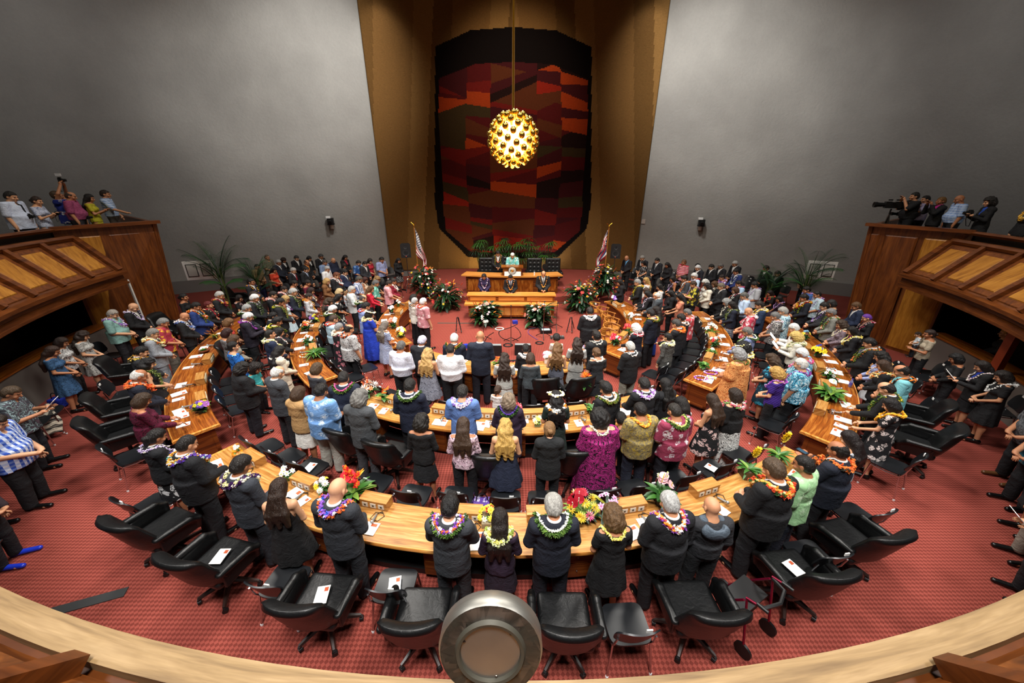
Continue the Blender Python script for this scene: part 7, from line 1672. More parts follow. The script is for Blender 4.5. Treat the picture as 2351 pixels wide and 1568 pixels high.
(-8.34, 4.26, -1.22, 1.823, 'm_clasp', 'short#4a4038', 'aloha=k:#8a9a98', 'trousers=k:#15161a', '', 'person in grey-green shirt with clasped hands at the left picture edge', 0.0, 0),
(-6.63, 2.98, -1.05, 1.537, 'm_phone', 'short#3a3028', 'dress_shirt=k:#8ab0dc', 'trousers=k:#20242c', '', 'person in light blue sleeves holding a phone below the ledge at lower left', 0.0, 0),
]
EXECS=[
(-5.04, 3.93, -0.33, 'black leather executive chair behind the front desk, first from the left'),
(-3.88, 3.43, -0.24, 'black leather executive chair behind the front desk, second from the left'),
(-2.29, 2.93, -0.08, 'black leather executive chair behind the front desk, third from the left'),
(-1.04, 2.76, 0.0, 'black leather executive chair behind the front desk, fourth from the left'),
(0.61, 2.71, -0.01, 'black leather executive chair behind the front desk, fifth from the left'),
(2.17, 2.86, 0.03, 'black leather executive chair behind the front desk, sixth from the left'),
(3.66, 3.29, 0.11, 'black leather executive chair behind the front desk, seventh from the left'),
(4.77, 3.79, 0.23, 'black leather executive chair behind the front desk, eighth from the left'),
(-7.68, 6.04, -0.69, 'black leather executive chair behind the outer left desk, first from its near end'),
(-8.41, 6.85, -0.83, 'black leather executive chair behind the outer left desk, second from its near end'),
(-9.86, 8.53, -1.05, 'black leather executive chair behind the outer left desk, third from its near end'),
(-11.48, 11.75, -1.46, 'black leather executive chair behind the outer left desk, fourth from its near end'),
(7.83, 5.91, 0.73, 'black leather executive chair behind the outer right desk, first from its near end'),
(8.51, 6.71, 0.79, 'black leather executive chair behind the outer right desk, second from its near end'),
(-2.2, 5.58, -0.29, 'black leather executive chair behind the second desk, beside the dark curly-haired person'),
(-0.36, 5.26, -0.01, 'black leather executive chair standing behind the navy sleeveless dress'),
(1.1, 5.38, 0.14, 'black leather executive chair behind the second desk, left of the magenta muumuu'),
(2.63, 5.68, 0.34, 'black leather executive chair behind the second desk, between the gold and maroon print shirts'),
(-3.02, 5.9, -0.44, 'black leather executive chair behind the second desk, left of the grey suit'),
(1.51, 7.89, 0.29, 'black leather executive chair behind the innermost desk, right of the grey sleeveless dress'),
(0.71, 7.85, 0.14, 'black leather executive chair behind the innermost desk, left of the grey sleeveless dress'),
(-7.6, 9.49, -1.18, 'black leather executive chair behind the middle left desk, between two dark suits'),
(-11.62, 15.29, -1.24, 'black leather executive chair holding the seated person by the left palm'),
]
STACKS=[
(-7.05, 5.5, -0.61, 'black stacking chair standing behind the front desk, first from the left'),
(-5.67, 4.36, -0.37, 'black stacking chair standing behind the front desk, second from the left'),
(-2.89, 3.15, -0.14, 'black stacking chair standing behind the front desk, fourth from the left'),
(-1.47, 3.1, -0.04, 'black stacking chair standing behind the front desk, fifth from the left'),
(1.33, 2.67, 0.06, 'black stacking chair standing behind the front desk, sixth from the left'),
(4.09, 3.54, 0.16, 'black stacking chair standing behind the front desk, seventh from the left'),
(5.28, 4.21, 0.29, 'black stacking chair standing behind the front desk, eighth from the left'),
(6.89, 5.35, 0.56, 'black stacking chair with chrome legs in front of the outer right executive chairs, nearer one'),
(-4.71, 5.76, -0.57, 'black stacking chair backed against the inner edge of the front desk, first from left'),
(-4.15, 5.48, -0.5, 'black stacking chair backed against the inner edge of the front desk, second from left'),
(-3.59, 5.2, -0.43, 'black stacking chair backed against the inner edge of the front desk, third from left'),
(-2.32, 4.84, -0.28, 'black stacking chair backed against the inner edge of the front desk, fourth from left'),
(-1.59, 4.58, -0.19, 'black stacking chair backed against the inner edge of the front desk, fifth from left'),
(-0.88, 4.55, -0.1, 'black stacking chair backed against the inner edge of the front desk, sixth from left'),
(-0.1, 4.47, -0.01, 'black stacking chair backed against the inner edge of the front desk, seventh from left'),
(0.51, 4.47, 0.06, 'black stacking chair backed against the inner edge of the front desk, eighth from left'),
(1.42, 4.62, 0.17, 'black stacking chair backed against the inner edge of the front desk, ninth from left'),
(2.04, 4.72, 0.24, 'black stacking chair backed against the inner edge of the front desk, tenth from left'),
(2.83, 4.94, 0.34, 'black stacking chair backed against the inner edge of the front desk, eleventh from left'),
(3.56, 5.21, 0.43, 'black stacking chair backed against the inner edge of the front desk, twelfth from left'),
(4.29, 5.59, 0.52, 'black stacking chair backed against the inner edge of the front desk, thirteenth from left'),
(-6.13, 7.08, -0.8, 'black stacking chair inside the outer left desk, second from near end'),
(-6.51, 7.5, -0.87, 'black stacking chair inside the outer left desk, third from near end'),
(-6.91, 7.92, -0.93, 'black stacking chair inside the outer left desk, fourth from near end'),
(-7.21, 8.35, -1.0, 'black stacking chair inside the outer left desk, fifth from near end'),
(-8.15, 10.45, -1.26, 'black stacking chair inside the outer left desk, ninth from near end'),
(-8.31, 11.02, -1.33, 'black stacking chair inside the outer left desk, tenth from near end'),
(5.51, 6.53, 0.71, 'black stacking chair inside the outer right desk, first from near end'),
(5.85, 6.92, 0.77, 'black stacking chair inside the outer right desk, second from near end'),
(6.32, 7.35, 0.84, 'black stacking chair inside the outer right desk, third from near end'),
(7.01, 8.23, 0.97, 'black stacking chair inside the outer right desk, fifth from near end'),
(7.81, 9.68, 1.17, 'black stacking chair inside the outer right desk, eighth from near end'),
(8.03, 10.2, 1.23, 'black stacking chair inside the outer right desk, ninth from near end'),
(8.31, 11.27, 1.36, 'black stacking chair inside the outer right desk, eleventh from near end'),
(-4.17, 8.56, -0.75, 'black stacking chair inside the middle left desk, first from near end'),
(-4.59, 8.99, -0.85, 'black stacking chair inside the middle left desk, second from near end'),
(-5.03, 9.47, -0.94, 'black stacking chair inside the middle left desk, third from near end'),
(-5.33, 9.99, -1.04, 'black stacking chair inside the middle left desk, fourth from near end'),
(-5.58, 10.41, -1.14, 'black stacking chair inside the middle left desk, fifth from near end'),
(-5.78, 11.03, -1.24, 'black stacking chair inside the middle left desk, sixth from near end'),
(-5.93, 11.58, -1.33, 'black stacking chair inside the middle left desk, seventh from near end'),
(4.1, 8.49, 0.73, 'black stacking chair inside the middle right desk, first from near end'),
(4.48, 8.87, 0.82, 'black stacking chair inside the middle right desk, second from near end'),
(4.84, 9.29, 0.91, 'black stacking chair inside the middle right desk, third from near end'),
(5.15, 9.74, 1.0, 'black stacking chair inside the middle right desk, fourth from near end'),
(5.43, 10.21, 1.09, 'black stacking chair inside the middle right desk, fifth from near end'),
(5.66, 10.7, 1.18, 'black stacking chair inside the middle right desk, sixth from near end'),
(5.84, 11.22, 1.27, 'black stacking chair inside the middle right desk, seventh from near end'),
(5.98, 11.74, 1.36, 'black stacking chair inside the middle right desk, eighth from near end'),
(6.11, 12.25, 1.45, 'black stacking chair inside the middle right desk, ninth from near end'),
(6.12, 12.83, 1.54, 'black stacking chair inside the middle right desk, tenth from near end'),
(-2.96, 7.7, -0.51, 'black stacking chair inside the second desk, first place from the left'),
(-2.16, 7.33, -0.36, 'black stacking chair inside the second desk, second place from the left'),
(-1.31, 7.08, -0.22, 'black stacking chair inside the second desk, third place from the left'),
(0.44, 6.96, 0.07, 'black stacking chair inside the second desk, fifth place from the left'),
(1.31, 7.08, 0.22, 'black stacking chair inside the second desk, sixth place from the left'),
(2.16, 7.33, 0.36, 'black stacking chair inside the second desk, seventh place from the left'),
(2.99, 7.67, 0.51, 'black stacking chair inside the second desk, eighth place from the left'),
(3.76, 8.78, 0.73, 'black stacking chair behind the inner right desk, first from near end'),
(5.23, 10.84, 1.17, 'black stacking chair behind the inner right desk, fourth from near end'),
(5.51, 11.56, 1.31, 'black stacking chair behind the inner right desk, fifth from near end'),
(-4.0, 9.1, -0.8, 'black stacking chair behind the inner left desk, first from near end'),
(-5.03, 10.36, -1.08, 'black stacking chair behind the inner left desk, third from near end'),
(-5.36, 11.09, -1.22, 'black stacking chair behind the inner left desk, fourth from near end'),
(-5.58, 11.85, -1.36, 'black stacking chair behind the inner left desk, fifth from near end'),
(-6.73, 8.44, -0.97, 'black stacking chair behind the middle left desk, second from near end'),
(-7.15, 9.13, -1.07, 'black stacking chair behind the middle left desk, third from near end'),
(-7.98, 11.39, -1.37, 'black stacking chair behind the middle left desk, sixth from near end'),
(6.33, 7.99, 0.9, 'black stacking chair behind the middle right desk, second from near end'),
(6.78, 8.61, 0.99, 'black stacking chair behind the middle right desk, third from near end'),
(7.17, 9.27, 1.09, 'black stacking chair behind the middle right desk, fourth from near end'),
(7.49, 9.97, 1.18, 'black stacking chair behind the middle right desk, fifth from near end'),
(7.75, 10.69, 1.28, 'black stacking chair behind the middle right desk, sixth from near end'),
(-9.27, 7.69, -1.05, 'black stacking chair behind the outer left desk, first from near end'),
(-10.13, 9.59, -1.24, 'black stacking chair behind the outer left desk, third from near end'),
(-10.42, 10.6, -1.34, 'black stacking chair behind the outer left desk, fourth from near end'),
(-10.61, 11.62, -1.44, 'black stacking chair behind the outer left desk, fifth from near end'),
(-10.69, 12.67, -1.54, 'black stacking chair behind the outer left desk, sixth from near end'),
(8.87, 7.06, 0.98, 'black stacking chair behind the outer right desk, first from near end'),
(9.39, 7.91, 1.07, 'black stacking chair behind the outer right desk, second from near end'),
(9.82, 8.8, 1.16, 'black stacking chair behind the outer right desk, third from near end'),
(10.18, 9.73, 1.26, 'black stacking chair behind the outer right desk, fourth from near end'),
(10.44, 10.69, 1.35, 'black stacking chair behind the outer right desk, fifth from near end'),
(-11.52, 17.06, -1.91, 'black chair with white name tag among the left back rows, first of twelve'),
(-10.16, 16.51, -1.9, 'black chair with white name tag among the left back rows, second of twelve'),
(-9.13, 17.09, -1.99, 'black chair with white name tag among the left back rows, third of twelve'),
(-9.42, 18.0, -2.06, 'black chair with white name tag among the left back rows, fourth of twelve'),
(-7.77, 18.68, -2.2, 'black chair with white name tag among the left back rows, fifth of twelve'),
(-7.12, 18.87, -2.26, 'black chair with white name tag among the left back rows, sixth of twelve'),
(-6.23, 17.58, -2.2, 'black chair with white name tag among the left back rows, seventh of twelve'),
(-5.71, 17.58, -2.24, 'black chair with white name tag among the left back rows, eighth of twelve'),
(-6.54, 19.97, -2.38, 'black chair with white name tag among the left back rows, ninth of twelve'),
(-9.57, 16.66, -1.93, 'black chair with white name tag among the left back rows, tenth of twelve'),
(-10.8, 17.07, -1.93, 'black chair with white name tag among the left back rows, eleventh of twelve'),
(-8.32, 18.99, -2.19, 'black chair with white name tag among the left back rows, twelfth of twelve'),
(6.11, 18.93, 2.35, 'black chair with white name tag among the right back rows, first of fourteen'),
(6.0, 17.89, 2.25, 'black chair with white name tag among the right back rows, second of fourteen'),
(7.21, 19.53, 2.3, 'black chair with white name tag among the right back rows, third of fourteen'),
(7.05, 17.73, 2.16, 'black chair with white name tag among the right back rows, fourth of fourteen'),
(7.41, 17.42, 2.1, 'black chair with white name tag among the right back rows, fifth of fourteen'),
(8.03, 17.59, 2.09, 'black chair with white name tag among the right back rows, sixth of fourteen'),
(7.73, 19.16, 2.24, 'black chair with white name tag among the right back rows, seventh of fourteen'),
(6.64, 20.13, 2.39, 'black chair with white name tag among the right back rows, eighth of fourteen'),
(11.65, 18.31, 2.0, 'black chair with white name tag among the right back rows, ninth of fourteen'),
(11.08, 17.31, 1.94, 'black chair with white name tag among the right back rows, tenth of fourteen'),
(11.34, 16.4, 1.87, 'black chair with white name tag among the right back rows, eleventh of fourteen'),
(11.44, 17.8, 1.97, 'black chair with white name tag among the right back rows, twelfth of fourteen'),
(8.22, 18.98, 2.2, 'black chair with white name tag among the right back rows, thirteenth of fourteen'),
(12.15, 16.43, 1.84, 'black chair with white name tag among the right back rows, fourteenth of fourteen'),
(-11.71, 9.84, -1.3, 'black chair with white tag under the left gallery, beside the sage green shirt'),
(-10.3, 6.91, -1.03, 'black chair under the left gallery holding the checked scarf'),
(-10.12, 6.5, -1.0, 'black chair under the left gallery, left of the checked scarf'),
(11.31, 8.85, 1.22, 'black chair with white tag under the right gallery, beside the low wall'),
(10.85, 8.65, 1.19, 'black chair with papers under the right gallery, in front of the wall chair'),
(10.95, 7.12, 1.07, 'black chair with white tag behind the white feather lei under the right gallery'),
]
WOODS=[
(3.14, 11.23, 3.66, 'light wooden armchair inside the inner right desk, first from the near end'),
(3.4, 11.8, 3.84, 'light wooden armchair inside the inner right desk, second from the near end'),
(3.57, 12.41, 4.01, 'light wooden armchair inside the inner right desk, third from the near end'),
(3.62, 13.04, 4.19, 'light wooden armchair inside the inner right desk, fourth from the near end'),
(3.57, 13.67, 4.36, 'light wooden armchair inside the inner right desk, fifth from the near end'),
(3.4, 14.28, 4.54, 'light wooden armchair inside the inner right desk, sixth from the near end'),
(-3.6, 13.04, -4.19, 'light wooden armchair inside the inner left desk, fourth from the near end'),
]
PAPERS=[
(-5.05, 5.0, 0.755, -0.76, 'white printed program on the front desk, first in line', 2),
(-3.39, 4.34, 0.755, -0.54, 'white printed program on the front desk, second in line', 0),
(-3.17, 4.21, 0.755, -0.54, 'white printed program on the front desk, third in line', 1),
(-2.01, 3.75, 0.755, -0.19, 'white printed program on the front desk, fourth in line', 2),
(-0.48, 3.55, 0.755, 0.02, 'white printed program on the front desk, fifth in line', 0),
(1.27, 3.62, 0.755, -0.08, 'white printed program on the front desk, sixth in line', 1),
(1.65, 3.68, 0.755, 0.41, 'white printed program on the front desk, seventh in line', 2),
(1.91, 3.8, 0.755, 0.18, 'white printed program on the front desk, eighth in line', 0),
(3.09, 4.09, 0.755, 0.54, 'white printed program on the front desk, ninth in line', 1),
(4.69, 4.78, 0.755, 0.67, 'white printed program on the front desk, tenth in line', 2),
(-3.01, 6.78, 0.755, -0.22, 'white printed program on the second desk, first in line', 0),
(-2.71, 6.64, 0.755, -0.17, 'white printed program on the second desk, second in line', 1),
(-1.45, 6.24, 0.755, -0.19, 'white printed program on the second desk, third in line', 2),
(-0.64, 6.12, 0.755, -0.18, 'white printed program on the second desk, fourth in line', 0),
(-0.49, 6.19, 0.755, -0.3, 'white printed program on the second desk, fifth in line', 1),
(0.19, 6.32, 0.755, 0.03, 'white printed program on the second desk, sixth in line', 2),
(1.0, 6.16, 0.755, -0.08, 'white printed program on the second desk, seventh in line', 0),
(1.34, 6.23, 0.755, 0.18, 'white printed program on the second desk, eighth in line', 1),
(2.01, 6.39, 0.755, 0.2, 'white printed program on the second desk, ninth in line', 2),
(2.4, 6.67, 0.755, 0.52, 'white printed program on the second desk, tenth in line', 0),
(-1.98, 9.06, 0.755, -0.62, 'white printed program on the innermost desk, first in line', 0),
(-1.31, 9.0, 0.755, -0.37, 'white printed program on the innermost desk, second in line', 1),
(0.02, 8.61, 0.755, -0.21, 'white printed program on the innermost desk, third in line', 2),
(2.02, 9.3, 0.755, 0.35, 'white printed program on the innermost desk, fourth in line', 0),
(-9.27, 10.97, 0.755, -1.26, 'white printed program on the outer left desk, first in line', 1),
(-8.94, 9.84, 0.755, -1.1, 'white printed program on the outer left desk, second in line', 2),
(-8.72, 9.27, 0.755, -1.13, 'white printed program on the outer left desk, third in line', 0),
(-8.4, 8.6, 0.755, -1.1, 'white printed program on the outer left desk, fourth in line', 1),
(-7.84, 7.68, 0.755, -1.05, 'white printed program on the outer left desk, fifth in line', 2),
(-7.58, 7.31, 0.755, -0.72, 'white printed program on the outer left desk, sixth in line', 0),
(-7.39, 7.07, 0.755, -0.89, 'white printed program on the outer left desk, seventh in line', 1),
(-6.98, 6.59, 0.755, -0.7, 'white printed program on the outer left desk, eighth in line', 2),
(-6.81, 6.41, 0.755, -0.82, 'white printed program on the outer left desk, ninth in line', 0),
(-6.52, 6.13, 0.755, -0.93, 'white printed program on the outer left desk, tenth in line', 1),
(8.8, 9.56, 0.755, 1.4, 'white printed program on the outer right desk, first in line', 2),
(8.63, 9.07, 0.755, 1.21, 'white printed program on the outer right desk, second in line', 0),
(8.3, 8.63, 0.755, 1.1, 'white printed program on the outer right desk, third in line', 1),
(8.32, 8.45, 0.755, 1.01, 'white printed program on the outer right desk, fourth in line', 2),
(8.05, 7.99, 0.755, 1.03, 'white printed program on the outer right desk, fifth in line', 0),
(7.63, 7.38, 0.755, 0.73, 'white printed program on the outer right desk, sixth in line', 1),
(7.28, 6.93, 0.755, 1.09, 'white printed program on the outer right desk, seventh in line', 2),
(6.76, 6.38, 0.755, 0.89, 'white printed program on the outer right desk, eighth in line', 0),
(6.55, 6.16, 0.755, 0.7, 'white printed program on the outer right desk, ninth in line', 1),
(6.31, 5.94, 0.755, 0.72, 'white printed program on the outer right desk, tenth in line', 2),
(6.89, 12.51, 0.755, 1.33, 'white printed program on the middle right desk, first in line', 0),
(6.78, 11.93, 0.755, 1.22, 'white printed program on the middle right desk, second in line', 1),
(6.62, 10.91, 0.755, 1.28, 'white printed program on the middle right desk, third in line', 2),
(6.35, 10.22, 0.755, 1.22, 'white printed program on the middle right desk, fourth in line', 0),
(6.05, 9.61, 0.755, 0.84, 'white printed program on the middle right desk, fifth in line', 1),
(5.79, 9.2, 0.755, 1.22, 'white printed program on the middle right desk, sixth in line', 2),
(5.32, 8.56, 0.755, 0.84, 'white printed program on the middle right desk, seventh in line', 0),
(4.95, 8.17, 0.755, 1.0, 'white printed program on the middle right desk, eighth in line', 1),
(4.8, 8.01, 0.755, 0.91, 'white printed program on the middle right desk, ninth in line', 2),
(-6.89, 12.13, 0.755, -1.24, 'white printed program on the middle left desk, first in line', 2),
(-6.81, 11.66, 0.755, -1.3, 'white printed program on the middle left desk, second in line', 0),
(-6.66, 11.04, 0.755, -1.26, 'white printed program on the middle left desk, third in line', 1),
(-6.45, 10.44, 0.755, -1.25, 'white printed program on the middle left desk, fourth in line', 2),
(-6.16, 9.83, 0.755, -1.07, 'white printed program on the middle left desk, fifth in line', 0),
(-5.49, 8.77, 0.755, -1.11, 'white printed program on the middle left desk, sixth in line', 1),
(-5.08, 8.3, 0.755, -0.61, 'white printed program on the middle left desk, seventh in line', 2),
(-4.55, 12.84, 0.755, -1.44, 'white printed program on the inner left desk, first in line', 1),
(-4.47, 12.21, 0.755, -1.26, 'white printed program on the inner left desk, second in line', 2),
(-3.79, 10.53, 0.755, -0.95, 'white printed program on the inner left desk, third in line', 0),
(-3.57, 10.21, 0.755, -0.92, 'white printed program on the inner left desk, fourth in line', 1),
(4.29, 14.04, 0.755, 2.0, 'white printed program on the inner right desk, first in line', 2),
(4.55, 12.92, 0.755, 1.62, 'white printed program on the inner right desk, second in line', 0),
(4.46, 12.45, 0.755, 1.45, 'white printed program on the inner right desk, third in line', 1),
(3.2, 9.83, 0.755, 0.72, 'white printed program on the inner right desk, fourth in line', 2),
(-3.88, 3.43, 0.605, 0.010000000000000009, 'white program lying on the stacking chair behind the slate grey suit', 1),
(-2.29, 2.93, 0.605, 0.16999999999999998, 'white program lying on the executive chair behind the charcoal suit', 1),
(-1.47, 3.1, 0.53, 0.21, 'white program lying on the stacking chair left of the drum spotlight', 1),
(3.66, 3.29, 0.605, 0.36, 'white program lying on the executive chair beside the walker', 1),
(-3.59, 5.2, 0.53, -0.18, 'white program on the chair below the khaki trousers', 1),
(3.56, 5.21, 0.53, 0.6799999999999999, 'white program on the chair in front of the black floral sundress', 1),
]
CONSOLES=[
(9.1, -29.24, 'wooden microphone console on the front desk, first in line', 'microphone on a curled cable on the front desk, first in line'),
(9.1, -21.12, 'wooden microphone console on the front desk, second in line', 'microphone on a curled cable on the front desk, second in line'),
(9.1, -12.84, 'wooden microphone console on the front desk, third in line', 'microphone on a curled cable on the front desk, third in line'),
(9.1, -4.07, 'wooden microphone console on the front desk, fourth in line', 'microphone on a curled cable on the front desk, fourth in line'),
(9.1, 2.73, 'wooden microphone console on the front desk, fifth in line', 'microphone on a curled cable on the front desk, fifth in line'),
(9.1, 11.06, 'wooden microphone console on the front desk, sixth in line', 'microphone on a curled cable on the front desk, sixth in line'),
(9.1, 19.23, 'wooden microphone console on the front desk, seventh in line', 'microphone on a curled cable on the front desk, seventh in line'),
(6.6, -22.25, 'wooden microphone console on the second desk, first in line', 'microphone on a curled cable on the second desk, first in line'),
(6.6, -12.61, 'wooden microphone console on the second desk, second in line', 'microphone on a curled cable on the second desk, second in line'),
(6.6, -4.31, 'wooden microphone console on the second desk, third in line', 'microphone on a curled cable on the second desk, third in line'),
(6.6, 3.8, 'wooden microphone console on the second desk, fourth in line', 'microphone on a curled cable on the second desk, fourth in line'),
(6.6, 11.43, 'wooden microphone console on the second desk, fifth in line', 'microphone on a curled cable on the second desk, fifth in line'),
(6.6, 22.22, 'wooden microphone console on the second desk, sixth in line', 'microphone on a curled cable on the second desk, sixth in line'),
(9.1, -71.62, 'wooden microphone console on the outer left desk, first in line', 'microphone on a curled cable on the outer left desk, first in line'),
(9.1, -63.46, 'wooden microphone console on the outer left desk, second in line', 'microphone on a curled cable on the outer left desk, second in line'),
(9.1, -55.58, 'wooden microphone console on the outer left desk, third in line', 'microphone on a curled cable on the outer left desk, third in line'),
(9.1, -48.51, 'wooden microphone console on the outer left desk, fourth in line', 'microphone on a curled cable on the outer left desk, fourth in line'),
(9.1, 69.23, 'wooden microphone console on the outer right desk, first in line', 'microphone on a curled cable on the outer right desk, first in line'),
(9.1, 60.95, 'wooden microphone console on the outer right desk, second in line', 'microphone on a curled cable on the outer right desk, second in line'),
(9.1, 53.72, 'wooden microphone console on the outer right desk, third in line', 'microphone on a curled cable on the outer right desk, third in line'),
(9.1, 45.89, 'wooden microphone console on the outer right desk, fourth in line', 'microphone on a curled cable on the outer right desk, fourth in line'),
(6.6, 80.93, 'wooden microphone console on the middle right desk, first in line', 'microphone on a curled cable on the middle right desk, first in line'),
(6.6, 68.9, 'wooden microphone console on the middle right desk, second in line', 'microphone on a curled cable on the middle right desk, second in line'),
(6.6, 54.09, 'wooden microphone console on the middle right desk, third in line', 'microphone on a curled cable on the middle right desk, third in line'),
(6.6, -87.25, 'wooden microphone console on the middle left desk, first in line', 'microphone on a curled cable on the middle left desk, first in line'),
(6.6, -75.29, 'wooden microphone console on the middle left desk, second in line', 'microphone on a curled cable on the middle left desk, second in line'),
(6.6, -59.6, 'wooden microphone console on the middle left desk, third in line', 'microphone on a curled cable on the middle left desk, third in line'),
(4.1499999999999995, -103.31, 'wooden microphone console on the inner left desk, first in line', 'microphone on a curled cable on the inner left desk, first in line'),
(4.1499999999999995, -88.65, 'wooden microphone console on the inner left desk, second in line', 'microphone on a curled cable on the inner left desk, second in line'),
(4.1499999999999995, 101.98, 'wooden microphone console on the inner right desk, first in line', 'microphone on a curled cable on the inner right desk, first in line'),
(4.1499999999999995, 85.61, 'wooden microphone console on the inner right desk, second in line', 'microphone on a curled cable on the inner right desk, second in line'),
(4.1499999999999995, 55.99, 'wooden microphone console on the inner right desk, third in line', 'microphone on a curled cable on the inner right desk, third in line'),
]
FLOWERS=[
(-4.8, 5.21, 'jar', 'orange jar with small white flowers at the left end of the front desk'),
(-3.63, 4.67, 'white', 'small pot of white flowers left of the second front desk console'),
(-2.91, 4.4, 'whiteyel', 'white and yellow posy beside the bald charcoal suit'),
(-2.43, 4.25, 'heli', 'tall red heliconia and green leaf arrangement behind the bald charcoal suit'),
(-0.31, 3.86, 'yelred', 'yellow and red flowers in a low box on the front desk'),
(0.99, 3.97, 'bigred', 'big bouquet of red anthuriums and yellow pincushions on the front desk'),
(1.37, 4.02, 'pinkorchid', 'pot of pink orchids with dark leaves on the front desk'),
(2.24, 4.2, 'pinkanth', 'tall pink anthurium plant in a black pot on the front desk'),
(3.88, 4.79, 'bromsq', 'yellow bromeliad in a square pot on the front desk'),
(4.6, 5.16, 'bromrd', 'yellow bromeliad in a round pot at the right end of the front desk'),
(-3.22, 7.25, 'protea', 'white and orange protea arrangement at the left end of the second desk'),
(-2.82, 7.05, 'bird', 'bird of paradise flowers between second desk consoles'),
(-0.87, 6.48, 'redanth', 'red anthuriums left of the plum jacket on the second desk'),
(0.08, 6.42, 'coral', 'coral red anthuriums right of the plum jacket on the second desk'),
(0.5, 6.16, 'smallyel', 'small yellow and white posy on the second desk'),
(1.68, 7.55, 'fireprotea', 'orange and red protea spray on the second desk'),
(1.67, 6.63, 'leafy', 'low leafy plant on the second desk beside the glasses wearer'),
(-0.41, 8.73, 'birdsmall', 'orange bird of paradise posy on the innermost desk'),
(0.92, 8.97, 'whitepink', 'round white and pink bouquet in a vase on the innermost desk'),
(4.0, 14.32, 'purpleorchid', 'purple and white orchids at the far end of the inner right desk'),
(4.14, 12.34, 'whiteball', 'white carnation ball with red hearts on the inner right desk'),
(3.64, 11.0, 'redleaf', 'red anthuriums and leaves on the inner right desk'),
(3.07, 10.21, 'redpink', 'red and pink bouquet near the near end of the inner right desk'),
(6.29, 10.98, 'lily', 'white lilies on the middle right desk'),
(5.97, 10.08, 'orangewhite', 'orange and white mixed flowers on the middle right desk'),
(5.57, 9.46, 'leafy', 'green leafy plant on the middle right desk'),
(4.95, 8.62, 'pothos', 'pothos plant in a glass pot at the near end of the middle right desk'),
(8.52, 9.4, 'yellily', 'yellow lilies with blue flowers on the outer right desk'),
(9.03, 10.62, 'blueyel', 'pale blue and yellow flowers at the far part of the outer right desk'),
(7.8, 8.08, 'whiteleaf', 'white flowers with dark leaves on the outer right desk'),
(7.09, 7.2, 'peace', 'large peace lily plant on the outer right desk'),
(-6.5, 6.58, 'purpyel', 'purple, yellow and green arrangement at the near end of the outer left desk'),
(-8.7, 9.55, 'bowl', 'wooden bowl with green plant on the outer left desk'),
(-9.12, 10.55, 'spray', 'orange-brown spray of dried flowers on the outer left desk'),
(-5.42, 9.23, 'spider', 'spider plant on the middle left desk'),
(-6.04, 10.14, 'whiteleaf', 'green plant with white flowers on the middle left desk'),
(-6.65, 11.21, 'orangewhite', 'red and white flowers on the middle left desk'),
(-6.77, 12.0, 'purpyel', 'purple and yellow flowers at the far part of the middle left desk'),
(-3.93, 11.52, 'coralwhite', 'coral and white lilies on the inner left desk'),
(-3.47, 10.73, 'yellily2', 'yellow and white lilies on the inner left desk'),
(-4.46, 13.02, 'whiteorchid', 'white orchids in a dark pot on the inner left desk'),
(-4.43, 13.82, 'white', 'small pot of white flowers at the far part of the inner left desk'),
]
# ---------------------------------------------------------------- desks
for nm,lab,r0,r1,a0,a1,pd in (
 ('desk','long curved koa front desk nearest the gallery',9.0,9.7,-34,33.5,6),('desk','curved koa desk, second row from the gallery, in the middle',6.5,7.15,-32.5,33,5),('desk','innermost curved koa desk in the middle facing the carpet',4.05,4.75,-40,24,4),
 ('desk','outer left curved koa desk reaching towards the left palms',9.0,9.75,-90,-40.6,5),('desk','middle left curved koa desk',6.5,7.2,-94,-42.5,4),('desk','inner left curved koa desk ending by the carpet',4.05,4.75,-106,-49,3),
 ('desk','outer right curved koa desk reaching towards the right palms',9.0,9.75,39,88,5),('desk','middle right curved koa desk',6.5,7.2,41,92,4),('desk','inner right curved koa desk beside the wooden armchairs',4.05,4.85,39.5,112,3)):
    desk(nm,lab,r0,r1,a0,a1,.75,pd,'curved desks of the chamber')
